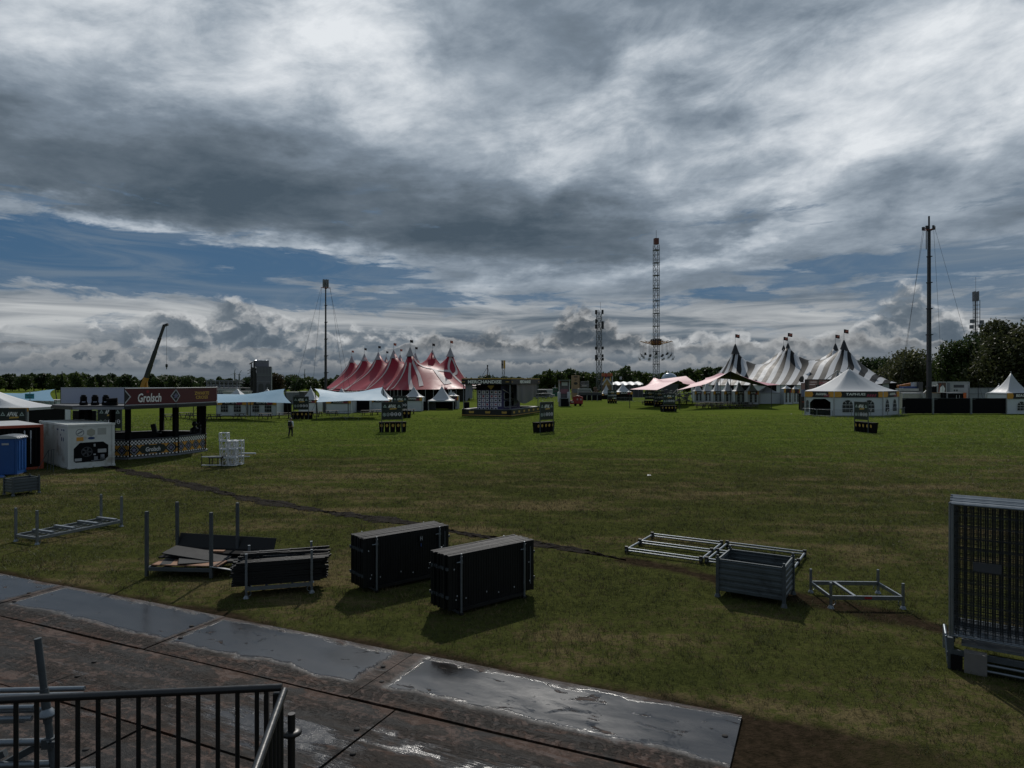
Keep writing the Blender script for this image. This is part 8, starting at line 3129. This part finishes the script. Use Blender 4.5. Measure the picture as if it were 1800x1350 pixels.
# fairground clutter under the pink canopies
random.seed(31)
y = 165.0
t = thing('fairground_machine', 'dark fairground machine with white slanted ramps under the small pink canopy', 'fairground ride', (wpx(1172, y), y, 0), 0)
mb = MB()
for k in range(22):
    a = random.uniform(-20, 16) / FOC * y
    mb.box((a, random.uniform(0, 3), random.uniform(0.6, 2.2)), (random.uniform(0.4, 1.6), 0.6, random.uniform(0.4, 1.8)), random.uniform(0, 1))
mb.build('body', DGREY, t)
for k in range(3):
    MB().beam((0.2 + 0.7 * k, -0.5, 0.9), (2.6 + 0.7 * k, -0.5, 3.2), 0.12, 0.2).build('ramp', LGREY, t)
mb = MB()
for k in range(7):
    mb.box((random.uniform(-2, 2), -0.3, random.uniform(1.4, 3)), (0.5, 0.2, 0.25))
mb.build('white_panels', LGREY, t)
y = 170.0
for k, (px, h, lab) in enumerate(((1197, 1.8, 'dark covered stack beside the barriers left of the six tents'), (1210, 2.1, 'tall dark covered stack just left of the six tents'))):
    t = thing('covered_stack', lab, 'stack', (wpx(px, y), y, 0), 0.2 * k)
    mb = MB()
    for j in range(5):
        mb.box((random.uniform(-0.8, 0.8), random.uniform(-0.3, 0.3), h * (j + 0.5) / 5), (random.uniform(0.6, 1.4), 0.8, h / 5 * 0.9), random.uniform(-0.3, 0.3))
    mb.build('goods', DGREY, t)
    MB().box((0, 0.2, h + 0.05), (1.6, 1.0, 0.1)).build('cover', MGREY, t)
# parked vehicles behind the merchandise stand
def car(label, px, row_, L, m, rz, van=False):
    t = thing('parked_van' if van else 'parked_car', label, 'van' if van else 'car', (*g(px, row_), 0), rz)
    W = 1.75
    H = 2.2 if van else 1.45
    pts = [(-L / 2, 0.35), (L / 2, 0.35), (L / 2, 0.95), (L * 0.30, 1.05), (L * 0.18, H), (-L * 0.36, H), (-L / 2, 1.0 if not van else H)]
    MB().plate(pts, (0, -W / 2, 0), (1, 0, 0), (0, 0, 1), W).build('body', m, t)
    MB().plate([(-L * 0.42, 1.02), (L * 0.24, 1.05), (L * 0.15, H - 0.12), (-L * 0.34, H - 0.12)], (0, -W / 2 - 0.01, 0), (1, 0, 0), (0, 0, 1), 0.02).build('window', WINM, t)
    for x in (-L * 0.3, L * 0.3):
        w_ = MB().tube((x, -W / 2 - 0.02, 0.33), (x, -W / 2 + 0.2, 0.33), 0.33, 14).build('wheel', BLACKM, t)
        MB().tube((x, -W / 2 - 0.03, 0.33), (x, -W / 2, 0.33), 0.19, 10).build('rim', LGREY, w_)


car('dark car parked behind the right corner of the merchandise stand', 951, 700.5, 4.4, M('car_dark', (0.03, 0.033, 0.04), 0.3), 0.1)
car('silver car parked behind the merchandise stand, left of the green booth', 962, 699.5, 4.4, M('car_silver', (0.25, 0.26, 0.28), 0.3, 0.4), -0.1)
car('white van parked before the distant trees beside the green booth', 955, 696.5, 6.0, LGREY, 0.0, True)
y = 225.0
t = thing('green_booth', 'dark green booth in the distance right of the merchandise stand', 'booth', (wpx(976, y), y, 0), 0)
MB().box((0, 0.8, zpx(683, y) / 2), (8 * y / FOC, 1.6, zpx(683, y))).build('body', BGREEN, t)
MB().box((0, 0.7, zpx(683, y) + 0.1), (8.6 * y / FOC, 1.9, 0.2)).build('roof', BGREEN, t)
MB().box((0, -0.03, zpx(688, y)), (5 * y / FOC, 0.06, 0.7)).build('window', DGREY, t)
t, w, h = cargo_box('low grey-white container far behind the merchandise stand', 944, 975, 684.5, 232, LGREY)
t, w, h = cargo_box('long dark container row far behind the bar tents at the left of the stage tower', 842, 905, 690, 215, DGREY)

# ------------------------------------------------------------------ left background: black screens, teal sign, gear
y = 82.0
for (x0, x1, lab) in ((52, 83, 'black screen fence behind the left container, nearest the teal sign'), (84, 124, 'black screen fence with a grey end post left of the drinks bar'), (128, 170, 'black screen fence seen through the left side of the drinks bar')):
    t = thing('screen_fence', lab, 'fence', (wpx((x0 + x1) / 2, y), y, 0), 0, 'black screen fences at the left')
    w, h = (x1 - x0) / FOC * y, zpx(722, y)
    MB().box((0, 0, h / 2 + 0.05), (w, 0.05, h - 0.08)).build('black_mesh', BLACKM, t)
    MB().tube((-w / 2, 0, h), (w / 2, 0, h), 0.035, 6).build('top_rail', GALV, t)
    MB().tube((w / 2, -0.05, 0), (w / 2, -0.05, h + 0.05), 0.04, 6).build('post', GALV, t)
    MB().tube((w / 2, -0.05, h), (w / 2 - 0.2, 1.4, 0.02), 0.03, 6).build('stay', GALV, t)
y = 74.0
t = thing('direction_sign', 'teal sign board with two lines of writing on a white pole at the left', 'sign', (wpx(52, y), y, 0), 0)
s = y / FOC
MB().box((0, 0, (zpx(692, y) + zpx(701, y)) / 2), (16 * s, 0.05, 9 * s)).build('board', TEAL, t)
MB().tube((0, 0.06, 0), (0, 0.06, zpx(687.5, y)), 0.045, 8).build('pole', LGREY, t)
for k, wd_ in enumerate(('CAMPING UITGANG', 'PARKEREN')):
    lettering(wd_, 0.13, DGREY, t, (0, -0.028, (zpx(695, y), zpx(698.2, y))[k]), (1, 0, 0), width=(0.78, 0.42)[k], depth=0.006)
y = 76.0
t = thing('generator', 'dark generator with a pale green cage on top behind the black fence at the left', 'generator', (wpx(84, y), y, 0), 0)
MB().box((0, 0.5, zpx(714, y) / 2), (30 / FOC * y, 1.2, zpx(714, y))).build('body', DGREY, t)
MB().box((0.0, 0.4, zpx(709, y)), (13 / FOC * y, 0.9, 0.42)).build('green_cage', M('pale_green', (0.20, 0.28, 0.25), 0.6, 0, 0.3, 3), t)
mb = MB()
for k in range(4):
    mb.beam((-0.75 + 0.5 * k, -0.1, zpx(714, y)), (-0.75 + 0.5 * k, -0.1, zpx(705.5, y)), 0.05)
mb.beam((-0.8, -0.1, zpx(706, y)), (0.9, -0.1, zpx(706, y)), 0.05)
mb.build('cage_frame', LGREY, t)
MB().box((-0.3, -0.15, zpx(719, y)), (0.45, 0.1, 0.35)).build('red_box', REDP, t)
MB().box((-0.75, -0.15, zpx(719, y)), (0.3, 0.1, 0.35)).build('white_box', LGREY, t)
t = thing('water_tank', 'white round tank beside the generator at the left', 'tank', (wpx(63.5, 75), 75, 0), 0)
MB().lathe([(0.0, 2.62), (0.3, 2.58), (0.34, 2.3), (0.34, 1.5)], 12).build('tank', LGREY, t)
MB().box((0, 0, 0.75), (0.6, 0.6, 1.5)).build('stand', DGREY, t)

# ------------------------------------------------------------------ scraps of paper on the turf
random.seed(2)
for (px, r, lab) in ((607, 816, 'white scrap of paper on the grass right of the truss cubes'), (762, 866, 'white scrap on the turf above the farther panel stack'), (1141, 837, 'tiny white scrap in the middle of the field'), (1391, 728, 'white scrap at the foot of the barrier left of the hexagonal pagoda')):
    mb = MB()
    mb.add([(-0.12, -0.05, 0.03), (0.10, -0.08, 0.05), (0.13, 0.06, 0.06), (-0.06, 0.09, 0.09), (0.0, 0.0, 0.07)], [(0, 1, 4), (1, 2, 4), (2, 3, 4), (3, 0, 4)])
    tag(mb.build('paper_scrap', LGREY, None, (*g(px, r), 0.0), random.uniform(0, 3)), lab, 'litter', 'scraps of litter on the field')
